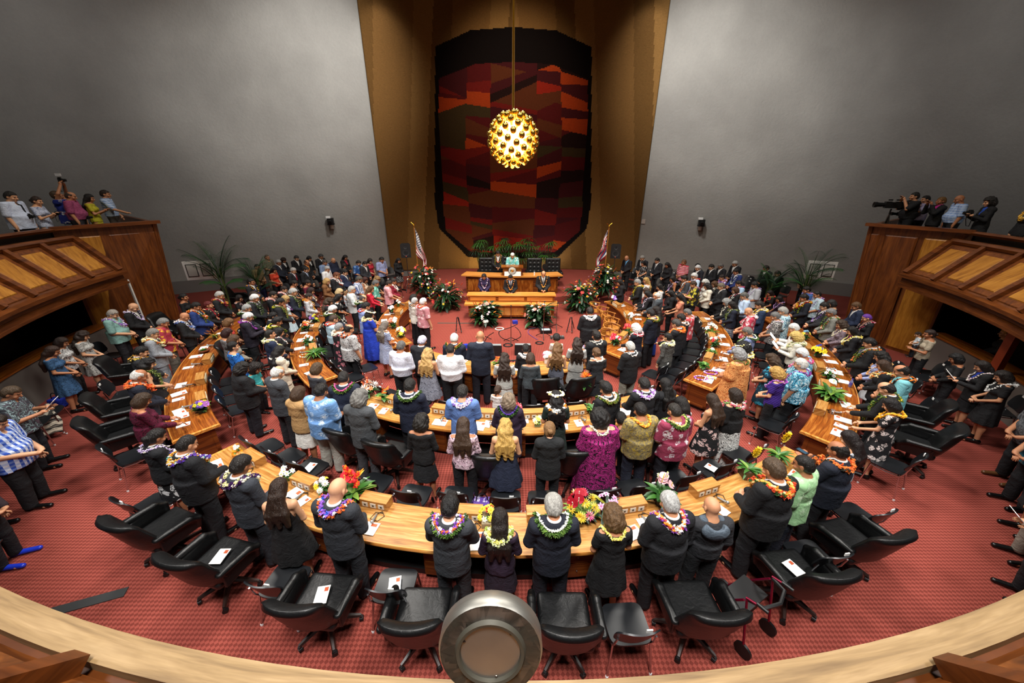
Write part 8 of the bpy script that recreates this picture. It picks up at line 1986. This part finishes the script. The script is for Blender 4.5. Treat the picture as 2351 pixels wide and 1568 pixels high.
# ---------------------------------------------------------------- data driven things
for i,p in enumerate(PEOPLE):
    person(p[0],p[1],p[2],p[3],p[4],p[5],p[6],p[7],p[8],p[9],p[10],None,None,p[11],(i*7)%11,1.08+.03*((i*5)%3-1))
for i,(x,y,a,l) in enumerate(EXECS): exec_chair((x,y,0),a,l,'black leather executive chairs')
for i,(x,y,a,l) in enumerate(STACKS): stack_chair((x,y,0),a,l,'black stacking chairs')
for x,y,a,l in WOODS: wood_chair((x,y,0),a,l,'light wooden armchairs')
for x,y,z,a,l,k in PAPERS: paper((x,y,z),a,l,'printed programs',((.21,.28),(.15,.22),(.28,.2))[k])
for r,a,l,l2 in CONSOLES:
    console(r,a,.75,l,'wooden microphone consoles'); x,y,_=pol(r+.33,a+.8); microphone((x,y,.75),R(a+10),l2,'desk microphones')
FK=dict(
 jar=(.24,.05,(.085,.15,'#d88a1c','jar'),(8,.08,.02,2),[('star','#f4f2ec','#e8c838',5,.035)]),
 white=(.27,.09,(.055,.09,'#56702a',''),(16,.13,.018,0),[('star','#f4f4ee','#d8d840',8,.05)]),
 whiteyel=(.27,.12,(.06,.08,'#3a3a30',''),(18,.14,.03,0),[('round','#f4f4ee','#e8e0a0',5,.06),('star','#f0d838','#e0b020',4,.06)]),
 heli=(.5,.12,(.1,.12,'#2a2620',''),(26,.42,.05,1),[('spike','#e0302c','#e88a28',5,.11),('anthurium','#d8202c','#f0d060',5,.09),('bird','#f09020','#f0c840',2,.16)]),
 yelred=(.24,.15,(.11,.09,'#8a7a5a','sq'),(14,.1,.02,2),[('round','#f0e050','#e8c020',10,.06),('round','#e0302c','#a01820',3,.055),('star','#f4f4e4','#e0d060',4,.05)]),
 bigred=(.42,.22,(.17,.09,'#1f5a3a','bowl'),(46,.26,.04,2),[('pom','#f0c838','#f0e080',7,.07),('anthurium','#9a1024','#f0e8d0',8,.075),('pom','#d85a8a','#f0c0d0',2,.07)]),
 pinkorchid=(.38,.14,(.09,.12,'#1c1e1c',''),(22,.3,.025,3),[('star','#e0a8cc','#c04a8a',8,.06)]),
 pinkanth=(.5,.14,(.1,.16,'#141414',''),(30,.28,.045,0),[('anthurium','#e8a8b0','#d8d060',5,.07),('spike','#f0d0dc','#c8d890',2,.07)]),
 bromsq=(.45,.03,(.1,.15,'#4a3a26','sq'),(24,.22,.025,1),[('spike','#f0c820','#e8d858',3,.11)]),
 bromrd=(.47,.03,(.1,.13,'#3a4a3a',''),(26,.23,.025,1),[('spike','#f0c820','#e8d858',3,.12)]),
 protea=(.36,.15,(.1,.1,'#4a3026','bowl'),(22,.22,.03,0),[('pom','#f0f0ec','#e0c0a0',3,.11),('star','#e8905a','#c85030',6,.06),('spike','#d8583a','#e8a060',3,.07)]),
 bird=(.32,.08,(.06,.12,'#3a3a30',''),(10,.2,.05,1),[('bird','#f08828','#d83a30',4,.1)]),
 redanth=(.32,.13,(.08,.1,'#3a3026',''),(12,.2,.04,0),[('anthurium','#e0203a','#f0e0c0',8,.075)]),
 coral=(.3,.16,(.09,.08,'#3a3026',''),(12,.18,.04,0),[('anthurium','#e85a6a','#f0e0c0',10,.075),('spike','#c01c40','#e05070',2,.07)]),
 smallyel=(.2,.08,(.055,.08,'#6a7a5a','sq'),(8,.08,.02,2),[('star','#f0e070','#e8c020',5,.05),('star','#f4f4ee','#e0e0a0',3,.05)]),
 fireprotea=(.42,.07,(.06,.14,'#3a3026',''),(14,.2,.035,0),[('pom','#e87a18','#c01c30',3,.11)]),
 leafy=(.22,.1,(.09,.09,'#5a5048',''),(34,.17,.035,1),[('star','#f0f4e4','#e0e0a0',2,.05)]),
 birdsmall=(.28,.07,(.06,.1,'#7a8a3a',''),(12,.16,.03,2),[('bird','#f09028','#e85a28',5,.08),('star','#f0c838','#e0a020',3,.05)]),
 whitepink=(.33,.13,(.06,.14,'#e4dcd8','sq'),(10,.1,.03,0),[('round','#f6f0f2','#f0d0dc',14,.06),('round','#e888b0','#f0b8d0',5,.05)]),
 purpleorchid=(.32,.15,(.07,.1,'#3a3026',''),(14,.18,.02,0),[('star','#8a4ac0','#e8d8f4',8,.06),('star','#f4f0f4','#e0c040',5,.06)]),
 whiteball=(.28,.1,(.06,.1,'#e0dcd4',''),(8,.12,.03,0),[('round','#f6f4f2','#e8e4dc',10,.06),('round','#c81c30','#e04050',2,.045)]),
 redleaf=(.32,.12,(.07,.1,'#2a2620',''),(24,.2,.035,0),[('anthurium','#d02030','#f0e0c0',5,.07)]),
 redpink=(.33,.16,(.1,.1,'#2a3020',''),(34,.2,.035,0),[('round','#e05070','#f0a0b0',7,.06),('anthurium','#d82038','#f0e0c0',4,.07),('round','#f4f0ec','#f0d0d4',3,.05)]),
 lily=(.36,.16,(.07,.1,'#3a4030',''),(24,.24,.04,2),[('star','#f4f2e8','#d8e080',7,.1)]),
 orangewhite=(.34,.15,(.08,.1,'#2a3020',''),(26,.2,.03,0),[('round','#f08838','#f0b060',6,.05),('star','#f4f2ee','#e8d060',6,.06),('round','#d83038','#e06060',4,.045)]),
 pothos=(.26,.1,(.09,.12,'#8a9488',''),(44,.15,.045,1),[]),
 yellily=(.36,.14,(.08,.12,'#3a4030',''),(20,.2,.03,0),[('star','#f4d828','#e8b018',6,.1),('round','#2848c0','#4868e0',4,.05)]),
 yellily2=(.32,.15,(.08,.1,'#3a4030',''),(18,.18,.03,0),[('star','#f4dc38','#e8b018',8,.08),('star','#f6f4ee','#e8e0a0',8,.07)]),
 blueyel=(.3,.12,(.07,.1,'#3a4030',''),(18,.16,.03,0),[('round','#88b8d8','#c0d8e8',6,.05),('star','#f0dc50','#e0b020',4,.06)]),
 whiteleaf=(.3,.14,(.08,.1,'#2a2a26',''),(36,.22,.03,0),[('star','#f4f4ee','#e0e0b0',9,.05)]),
 peace=(.42,.1,(.1,.15,'#1c1e1c',''),(40,.34,.06,1),[('anthurium','#f4f4ec','#e8e8a0',3,.08)]),
 purpyel=(.28,.15,(.08,.08,'#2a3020',''),(28,.18,.035,2),[('round','#6a48b0','#9a80d0',5,.05),('star','#e8d838','#d0a020',6,.05),('anthurium','#b06ac0','#e8d0f0',2,.07)]),
 bowl=(.14,.1,(.14,.07,'#6a3418','bowl'),(24,.09,.025,1),[]),
 spray=(.3,.16,(.07,.1,'#4a3020',''),(18,.2,.014,4),[('spike','#b0603a','#d8a050',12,.05)]),
 spider=(.3,.05,(.1,.14,'#1c1c1a',''),(60,.32,.02,1),[]),
 coralwhite=(.36,.16,(.09,.12,'#3a4030',''),(22,.2,.03,0),[('star','#f08070','#f0d0a0',8,.08),('star','#f6f4f0','#e8d870',7,.08)]),
 whiteorchid=(.3,.1,(.08,.14,'#2a1a1e',''),(12,.18,.03,0),[('star','#f6f2f6','#9a3a8a',9,.055)]))
for i,(x,y,k,l) in enumerate(FLOWERS):
    h,sp,pot,lv,bl=FK[k]; arrangement(l,(x,y,.75),h,sp,pot,lv,bl,'flower_arrangement','flowers',None,.7 if k not in('bromsq','bromrd','peace','spider') else .55,i+20)
# ---------------------------------------------------------------- small things
def leiring(label,x,y,z,r,cols,seed):
    rn=random.Random(seed); m=MB()
    for i in range(60):
        a=2*PI*i/60; c=Vector((x+r*math.cos(a)*1.2,y+r*math.sin(a)*.8,z+.018))
        m.ball(c+Vector((rn.gauss(0,.006),rn.gauss(0,.006),0)),.019,6,4,rn.choice((0,0,1)),(1,1,.8))
    tag(ob('lei',m.me(smooth=False),[pet(cols[0]),pet(cols[1])]),label,'lei')
for l,r,a,rr_,c in(('purple orchid lei lying at the near end of the middle right desk',6.78,43.5,.13,('#8a2a9a','#e8d8f0')),('purple and white lei lying behind the pothos on the middle right desk',6.85,47.5,.13,('#9a4ab0','#e8d8f0')),('yellow and purple lei lying beside the pothos on the middle right desk',6.95,45.2,.08,('#e8d860','#8a6ac0')),('orange and white flower lei lying on the middle left desk',6.85,-57,.12,('#f08838','#f6f0e8'))):
    x,y,_=pol(r,a); leiring(l,x,y,.75,rr_,c,int(a))
def phone(label,x,y,z,rz,c='#e8e8ea',sc_='#2a6a6a'):
    t=thing('mobile_phone',label,'phone',(x,y,z),rz); ob('case',MB().box((0,0,.005),(.08,.16,.01)).me(smooth=False),plain(c,.3),t); ob('screen',MB().box((0,0,.0105),(.07,.135,.001)).me(smooth=False),plain(sc_,.15),t)
x,y,z=[(s[0],s[1],.475) for s in STACKS if 'behind the front desk, second' in s[3]][0]; phone('white phone with green screen lying on the stacking chair at the left front',x,y,z,.6)
x,y,_=pol(9.5,7.4); phone('turquoise phone lying on the front desk beside the yellow lei',x,y,.75,.3,'#58b8b4','#58b8b4'); x,y,_=pol(6.95,1.4); phone('black phone lying on the second desk right of the plum jacket',x,y,.75,.1,'#161618','#1c1e22')
def bottle(label,x,y,z,c):
    t=thing('water_bottle',label,'bottle',(x,y,z)); m=MB(); m.lathe([(.03,0),(.033,.01),(.033,.15),(.013,.19),(.013,.205)],14)
    b=NT('bottle_plastic',.1,0); b.b.inputs['Transmission Weight'].default_value=.6; ob('bottle',m.me(),b.col(lin(c)),t); k=MB(); k.lathe([(.015,.2),(.015,.222),(1e-4,.222)],10); ob('cap',k.me(),plain('#3a3ab0',.4),t); q=MB(); q.lathe([(.034,.06),(.034,.12)],14); ob('wrapper',q.me(),plain('#5a58b8',.4),t)
x,y,_=pol(9.62,56.5); bottle('small violet water bottle on the outer right desk',x,y,.75,'#a8a8e0')
def glass(label,x,y):
    t=thing('water_glass',label,'glass',(x,y,.75)); m=MB(); m.lathe([(1e-4,.004),(.028,.004),(.034,.1),(.037,.1),(.031,0),(1e-4,0)],14); b=NT('clear_glass',.05); b.b.inputs['Transmission Weight'].default_value=.9; ob('tumbler',m.me(),b.col((.95,.97,.98,1)),t); w=MB(); w.lathe([(1e-4,.01),(.027,.01),(.031,.06),(1e-4,.06)],12); ob('water',w.me(),plain('#c8ccd0',.1),t)
for r,a,l in((9.3,46.2,'water glass at the near console of the outer right desk'),(9.3,61,'water glass at the far console of the outer right desk')):
    x,y,_=pol(r,a); glass(l,x,y)
def bag(label,x,y,z,c,s=(.3,.16,.28),rz=0,strap=True):
    t=thing('bag',label,'bag',(x,y,z),rz); F=Field(axis(-.3,.3,.02),axis(-.2,.2,.02),axis(-.03,.5,.02)); F.rbox((0,0,s[2]/2),(s[0]/2,s[1]/2,s[2]/2),.05); F.ell((0,0,s[2]),(s[0]*.4,s[1]*.2,.05),.04,True); F.noise(.008,28,3)
    ob('body',field_mesh(F),fabric(c),t)
    if strap: m=MB(); m.tube([(s[0]*.3*math.cos(a),0,s[2]-.02+.16*math.sin(a)) for a in np.linspace(0,PI,11)],.01,6); ob('handle',m.me(),BLK,t)
bag('maroon handbag on the carpet beside the black leather jacket',-5.05,6.95,0,'k:#5a1428'); bag('bright blue bag on the carpet below the left gallery wall',-11.3,7.9,0,'k:#1c34b0',(.32,.2,.26)); bag('purple and white tote bag on the carpet by the front desk chairs',-.5,4.7,0,'leaf:#6a48a8:#d8d0e8:#4a2a88',(.34,.2,.3))
# checked scarf
def scarf():
    c=[s for s in STACKS if 'holding the checked scarf' in s[3]]; x,y=(c[0][0],c[0][1]) if c else (-11.6,6.4)
    m=MB(); n,k=26,10; vs=[];fs=[]
    for i in range(n+1):
        for j in range(k+1):
            u,v=i/n,j/k-.5; s=u*.95-.3
            z=.5+.07*math.sin(v*9+u*4)+.03*math.sin(u*17); xx=s
            if s>.22: z=.5-(s-.22)*.9+.02*math.sin(v*9); xx=.22+(s-.22)*.35
            vs.append((xx,v*.34+.03*math.sin(u*11),z))
    for i in range(n):
        for j in range(k): a=i*(k+1)+j; fs.append((a,a+1,a+k+2,a+k+1))
    m.add(vs,fs); o=ob('scarf',m.me(),fabric('plaid:#d8cdb8:#2a2624:#9a9084:1.2'),None,(x,y,0),(0,0,-.7)); md=o.modifiers.new('s','SOLIDIFY'); md.thickness=.012
    tag(o,'cream and black checked scarf draped over the chair under the left gallery','scarf')
scarf()
# walker (rollator) beside the hooded sweatshirt
def walker():
    RED=plain('#7a1230',.25,.6); t=thing('walking_frame','dark red wheeled walking frame behind the hooded sweatshirt','walking frame',(2.84,3.0,0),.5)
    for s in(-1,1):
        m=MB(); m.tube([(s*.26,-.28,.12),(s*.26,-.2,.55),(s*.26,-.14,.86),(s*.25,-.3,.9)],.015,7); ob('frame',m.me(),RED,t)
        m=MB(); m.tube([(s*.26,.3,.12),(s*.26,.05,.55),(s*.26,-.12,.8)],.014,7); ob('strut',m.me(),RED,t)
        m=MB(); m.tube([(s*.25,-.24,.895),(s*.25,-.36,.905)],.02,8); ob('grip',m.me(),DARK,t)
        for yy in(-.28,.3):
            w=MB(); w.lathe([(1e-4,-.018),(.05,-.018),(.1,-.015),(.1,.015),(.05,.018),(1e-4,.018)],16,0,Matrix.Translation((s*.26,yy,.1))@Matrix.Rotation(PI/2,4,'Y')); ob('wheel',w.me(),DARK,t)
    m=MB(); m.box((0,-.02,.56),(.48,.3,.035)); ob('seat',m.me(smooth=False),DARK,t); m=MB(); m.tube([(.25,-.15,.84),(.2,-.3,.86),(0,-.36,.87),(-.2,-.3,.86),(-.25,-.15,.84)],.022,7); ob('back_strap',m.me(),DARK,t); m=MB(); m.box((0,.0,.42),(.4,.26,.2)); ob('basket',m.me(smooth=False),DARK,t)
walker()
# cameras held in the galleries
def stillcam(label,x,y,z,rz,flash=False,s=1.):
    t=thing('photo_camera',label,'camera',(x,y,z),rz,None,(s,s,s)); m=MB(); m.box((0,0,0),(.14,.06,.1)); m.box((0,0,.06),(.06,.06,.04)); m.box((.05,.02,0),(.04,.05,.1)); ob('body',m.me(smooth=False),DARK,t)
    m=MB(); m.lathe([(.035,.02),(.038,.06),(.036,.12),(.03,.12),(1e-4,.11)],14,0,Matrix.Rotation(-PI/2,4,'X')); ob('lens',m.me(),DARK,t)
    if flash: ob('flash',MB().box((0,0,.14),(.09,.1,.07)).me(smooth=False),plain('#c8ccd0',.4),t)
    m=MB(); m.tube([(-.07,0,.02),(-.1,-.03,-.15),(-.05,-.06,-.3),(.05,-.06,-.3),(.1,-.03,-.15),(.07,0,.02)],.008,5); ob('strap',m.me(),DARK,t)
def hold(key,fwd,z,label,flash=False,s=1.,side=0.):
    for p in PEOPLE:
        if key in p[9]:
            a=p[2]; fx,fy=-math.sin(a),math.cos(a); x=p[0]+fx*fwd+fy*side; y=p[1]+fy*fwd-fx*side
            stillcam(label,x,y,p[10]+z*p[3]/1.75,a,flash,s); return
hold('raising a camera',.2,2.03,'photo camera with flash held overhead in the left gallery',True,1.1)
hold('dark tie and camera',.24,1.12,'photo camera hanging before the light blue shirt in the left gallery')
hold('magenta checked',.22,1.0,'photo camera hanging at the waist of the magenta shirt in the left gallery')
hold('black jacket over blue top with camera',.36,1.3,'photo camera held up by the person in black jacket in the right gallery',False,1.2)
hold('blue-white print dress holding a phone',.35,1.24,'small camera held by the blue-white print dress in the left gallery',False,.7)
def shorten(l):
    w=[x for x in l.split() if x not in('the','a','an','with','and')]; return ' '.join(w[:16])
def inhand():
    pm=MB(); pm.add([(-.11,0,-.14),(.11,0,-.14),(.11,.01,.14),(-.11,.01,.14),(-.11,.006,-.14),(.11,.006,-.14),(.11,.016,.14),(-.11,.016,.14)],[(0,1,2,3),(7,6,5,4),(0,4,5,1),(2,6,7,3),(0,3,7,4),(1,5,6,2)]); pm=pm.me(smooth=False)
    for p in PEOPLE:
        q=p[4][2:]; s=p[3]/1.75; a=p[2]; fx,fy=-math.sin(a),math.cos(a)
        if q=='read' and p[4][0]!='c': tag(ob('paper_sheet',pm,WHITE,None,(p[0]+fx*.44*s,p[1]+fy*.44*s,p[10]+1.25*s),(-.75,0,a)),shorten('white paper in hands of '+p[9]),'paper')
        if q=='phone' and 'camera' not in p[9]: phone(shorten('phone in hands of '+p[9]),p[0]+fx*.43*s,p[1]+fy*.43*s,p[10]+1.3*s,a,'#1a1a1c','#30485a')
inhand()
def tripod(label,x,y,z0,h,rz,big):
    t=thing('camera_tripod','tripod under '+label,'tripod',(x,y,z0),rz); m=MB(); m.tube([(0,0,.5),(0,0,h)],.025,7); ob('column',m.me(),DARK,t)
    for k in range(3): a=2.1*k; m=MB(); m.tube([(0,0,h-.15),(.24*math.cos(a),.24*math.sin(a),0)],.02,6); ob('leg',m.me(),STEEL,t)
    t=thing('video_camera',label,'video camera',(x,y,z0+h),rz); s=1.05 if big else .65
    m=MB(); m.box((0,0,.12*s),(.14*s,.42*s,.2*s)); m.box((0,-.3*s,.12*s),(.12*s,.2*s,.16*s)); m.box((0,.0,.27*s),(.03*s,.3*s,.04*s)); ob('body',m.me(smooth=False),DARK,t)
    m=MB(); m.lathe([(.06*s,.2*s),(.07*s,.4*s),(.085*s,.42*s),(.085*s,.5*s),(.05*s,.48*s),(1e-4,.46*s)],14,0,Matrix.Translation((0,0,.12*s))@Matrix.Rotation(-PI/2,4,'X')); ob('lens',m.me(),DARK,t)
    m=MB(); m.box((-.14*s,.05*s,.26*s),(.14*s,.03,.1*s)); ob('screen',m.me(smooth=False),plain('#7a7c7a',.3),t)
for key,l,b in(('big video camera','big black broadcast video camera on a tripod in the right gallery',True),('small tripod camera','small video camera on a tripod at the front of the right gallery',False)):
    for p in PEOPLE:
        if key in p[9]:
            a=p[2]; fx,fy=-math.sin(a),math.cos(a); tripod(l,p[0]+fx*.52,p[1]+fy*.52,3.1,1.3 if b else 1.05,a,b)
# ---------------------------------------------------------------- light
def area(name,loc,to,size,e,c=(1,1,1),sp=None):
    l=bpy.data.lights.new(name,'AREA'); l.shape='DISK'; l.size=size; l.energy=e; l.color=c
    if sp: l.spread=R(sp)
    o=bpy.data.objects.new(name,l); COL.objects.link(o); o.location=loc; d=Vector(to)-Vector(loc); o.rotation_euler=d.to_track_quat('-Z','Y').to_euler(); return o
def spot(name,loc,to,e,ang,blend=.6,c=(1,1,1),r=.2):
    l=bpy.data.lights.new(name,'SPOT'); l.energy=e; l.spot_size=R(ang); l.spot_blend=blend; l.color=c; l.shadow_soft_size=r
    o=bpy.data.objects.new(name,l); COL.objects.link(o); o.location=loc; d=Vector(to)-Vector(loc); o.rotation_euler=d.to_track_quat('-Z','Y').to_euler(); return o
LS=.42
area('ceiling_light',(0,8.5,13.5),(0,8.5,0),3.,1750*LS,(1,.95,.88),120)
area('ceiling_light',(-6.,11,13.5),(-5.,10.5,0),2.5,1250*LS,(1,.96,.9),120)
area('ceiling_light',(6.,11,13.5),(5.,10.5,0),2.5,1250*LS,(1,.96,.9),120)
area('ceiling_light',(0,15,13.5),(0,14.8,0),2.,900*LS,(1,.93,.84),90)
area('ceiling_light',(0,-1.,13.0),(0,4.5,.8),2.5,1200*LS,(1,.97,.94),90)  # added fill from behind the camera, brightens the people's backs
for s in(-1,1):
    spot('wall_downlight',(s*6.3,20.9,13.6),(s*6.3,21.9,10.5),420*LS,80,1.,(1,.97,.92),.15)
    area('ceiling_light',(s*9.,2.5,13.),(s*5.,6.5,.8),2.5,800*LS,(1,.97,.94),90)  # side pair of the added fill for the backs
    spot('wall_washer',(s*3.6,13.8,13.4),(s*9.6,21.0,9.4),14500*LS,66,1.,(1,.99,.97),.5)
    spot('wall_washer',(s*12.,9.5,13.4),(s*17.5,16.0,9.),2600*LS,80,1.,(.97,.98,1),.5)
    spot('gallery_light',(s*9.,6,12.8),(s*12.2,10.2,2.8),1900*LS,50,.8,(1,.86,.62),.4)
spot('front_light',(0,1.5,13.2),(0,1.,2.7),250*LS,70,.9,(1,.9,.75),.4)
spot('tapestry_light',(0,15.5,13.4),(0,22.4,9.6),6500*LS,60,1.,(1,.88,.72),.4)
spot('dais_uplight',(-1.75,21.3,.5),(-2.3,22.4,1.4),130,110,.7,(1,.8,.42),.1)
spot('dais_uplight',(1.75,21.3,.5),(2.0,22.4,1.4),130,110,.7,(1,.97,.9),.1)
def floodlamp():
    t=thing('flood_lamp','bright round flood lamp glaring between the dais chairs','lamp',(1.6,18.35,.36))
    m=MB(); m.tube([(0,0,0),(0,0,.95)],.02,7); m.lathe([(.18,0),(.18,.02),(1e-4,.03)],12); ob('stand',m.me(),DARK,t)
    m=MB(); m.lathe([(1e-4,-.06),(.1,-.06),(.15,.04)],20,0,Matrix.Translation((0,0,1.02))@Matrix.Rotation(PI/2,4,'X')); ob('housing',m.me(),DARK,t)
    m=MB(); m.lathe([(1e-4,.035),(.14,.035)],20,0,Matrix.Translation((0,0,1.02))@Matrix.Rotation(PI/2,4,'X')); ob('bulb',m.me(),glow('#e8f4ff',9.),t)
floodlamp()
w=bpy.data.worlds.new('world'); sc.world=w; w.use_nodes=True; w.node_tree.nodes['Background'].inputs[0].default_value=(1,.97,.93,1); w.node_tree.nodes['Background'].inputs[1].default_value=.22
# ---------------------------------------------------------------- camera
cam=bpy.data.cameras.new('camera'); cam.sensor_width=36; cam.lens=855./2351*36; cam.shift_x=-.0004; cam.clip_start=.05; cam.clip_end=200
co=bpy.data.objects.new('camera',cam); COL.objects.link(co); co.location=(0,0,5.2)
co.rotation_euler=(Matrix.Rotation(R(90-23.15),3,'X')@Matrix.Rotation(.0035,3,'Z')).to_euler(); sc.camera=co
vs=sc.view_settings; vs.view_transform='Standard'; vs.look='None'; vs.exposure=0.; vs.gamma=1.; vs.use_curve_mapping=False
cy=sc.cycles; cy.max_bounces=5; cy.diffuse_bounces=2; cy.glossy_bounces=2; cy.transmission_bounces=4; cy.transparent_max_bounces=4
cy.use_denoising=True; cy.sample_clamp_indirect=4; cy.caustics_reflective=False; cy.caustics_refractive=False; cy.use_adaptive_sampling=True; cy.adaptive_threshold=.02
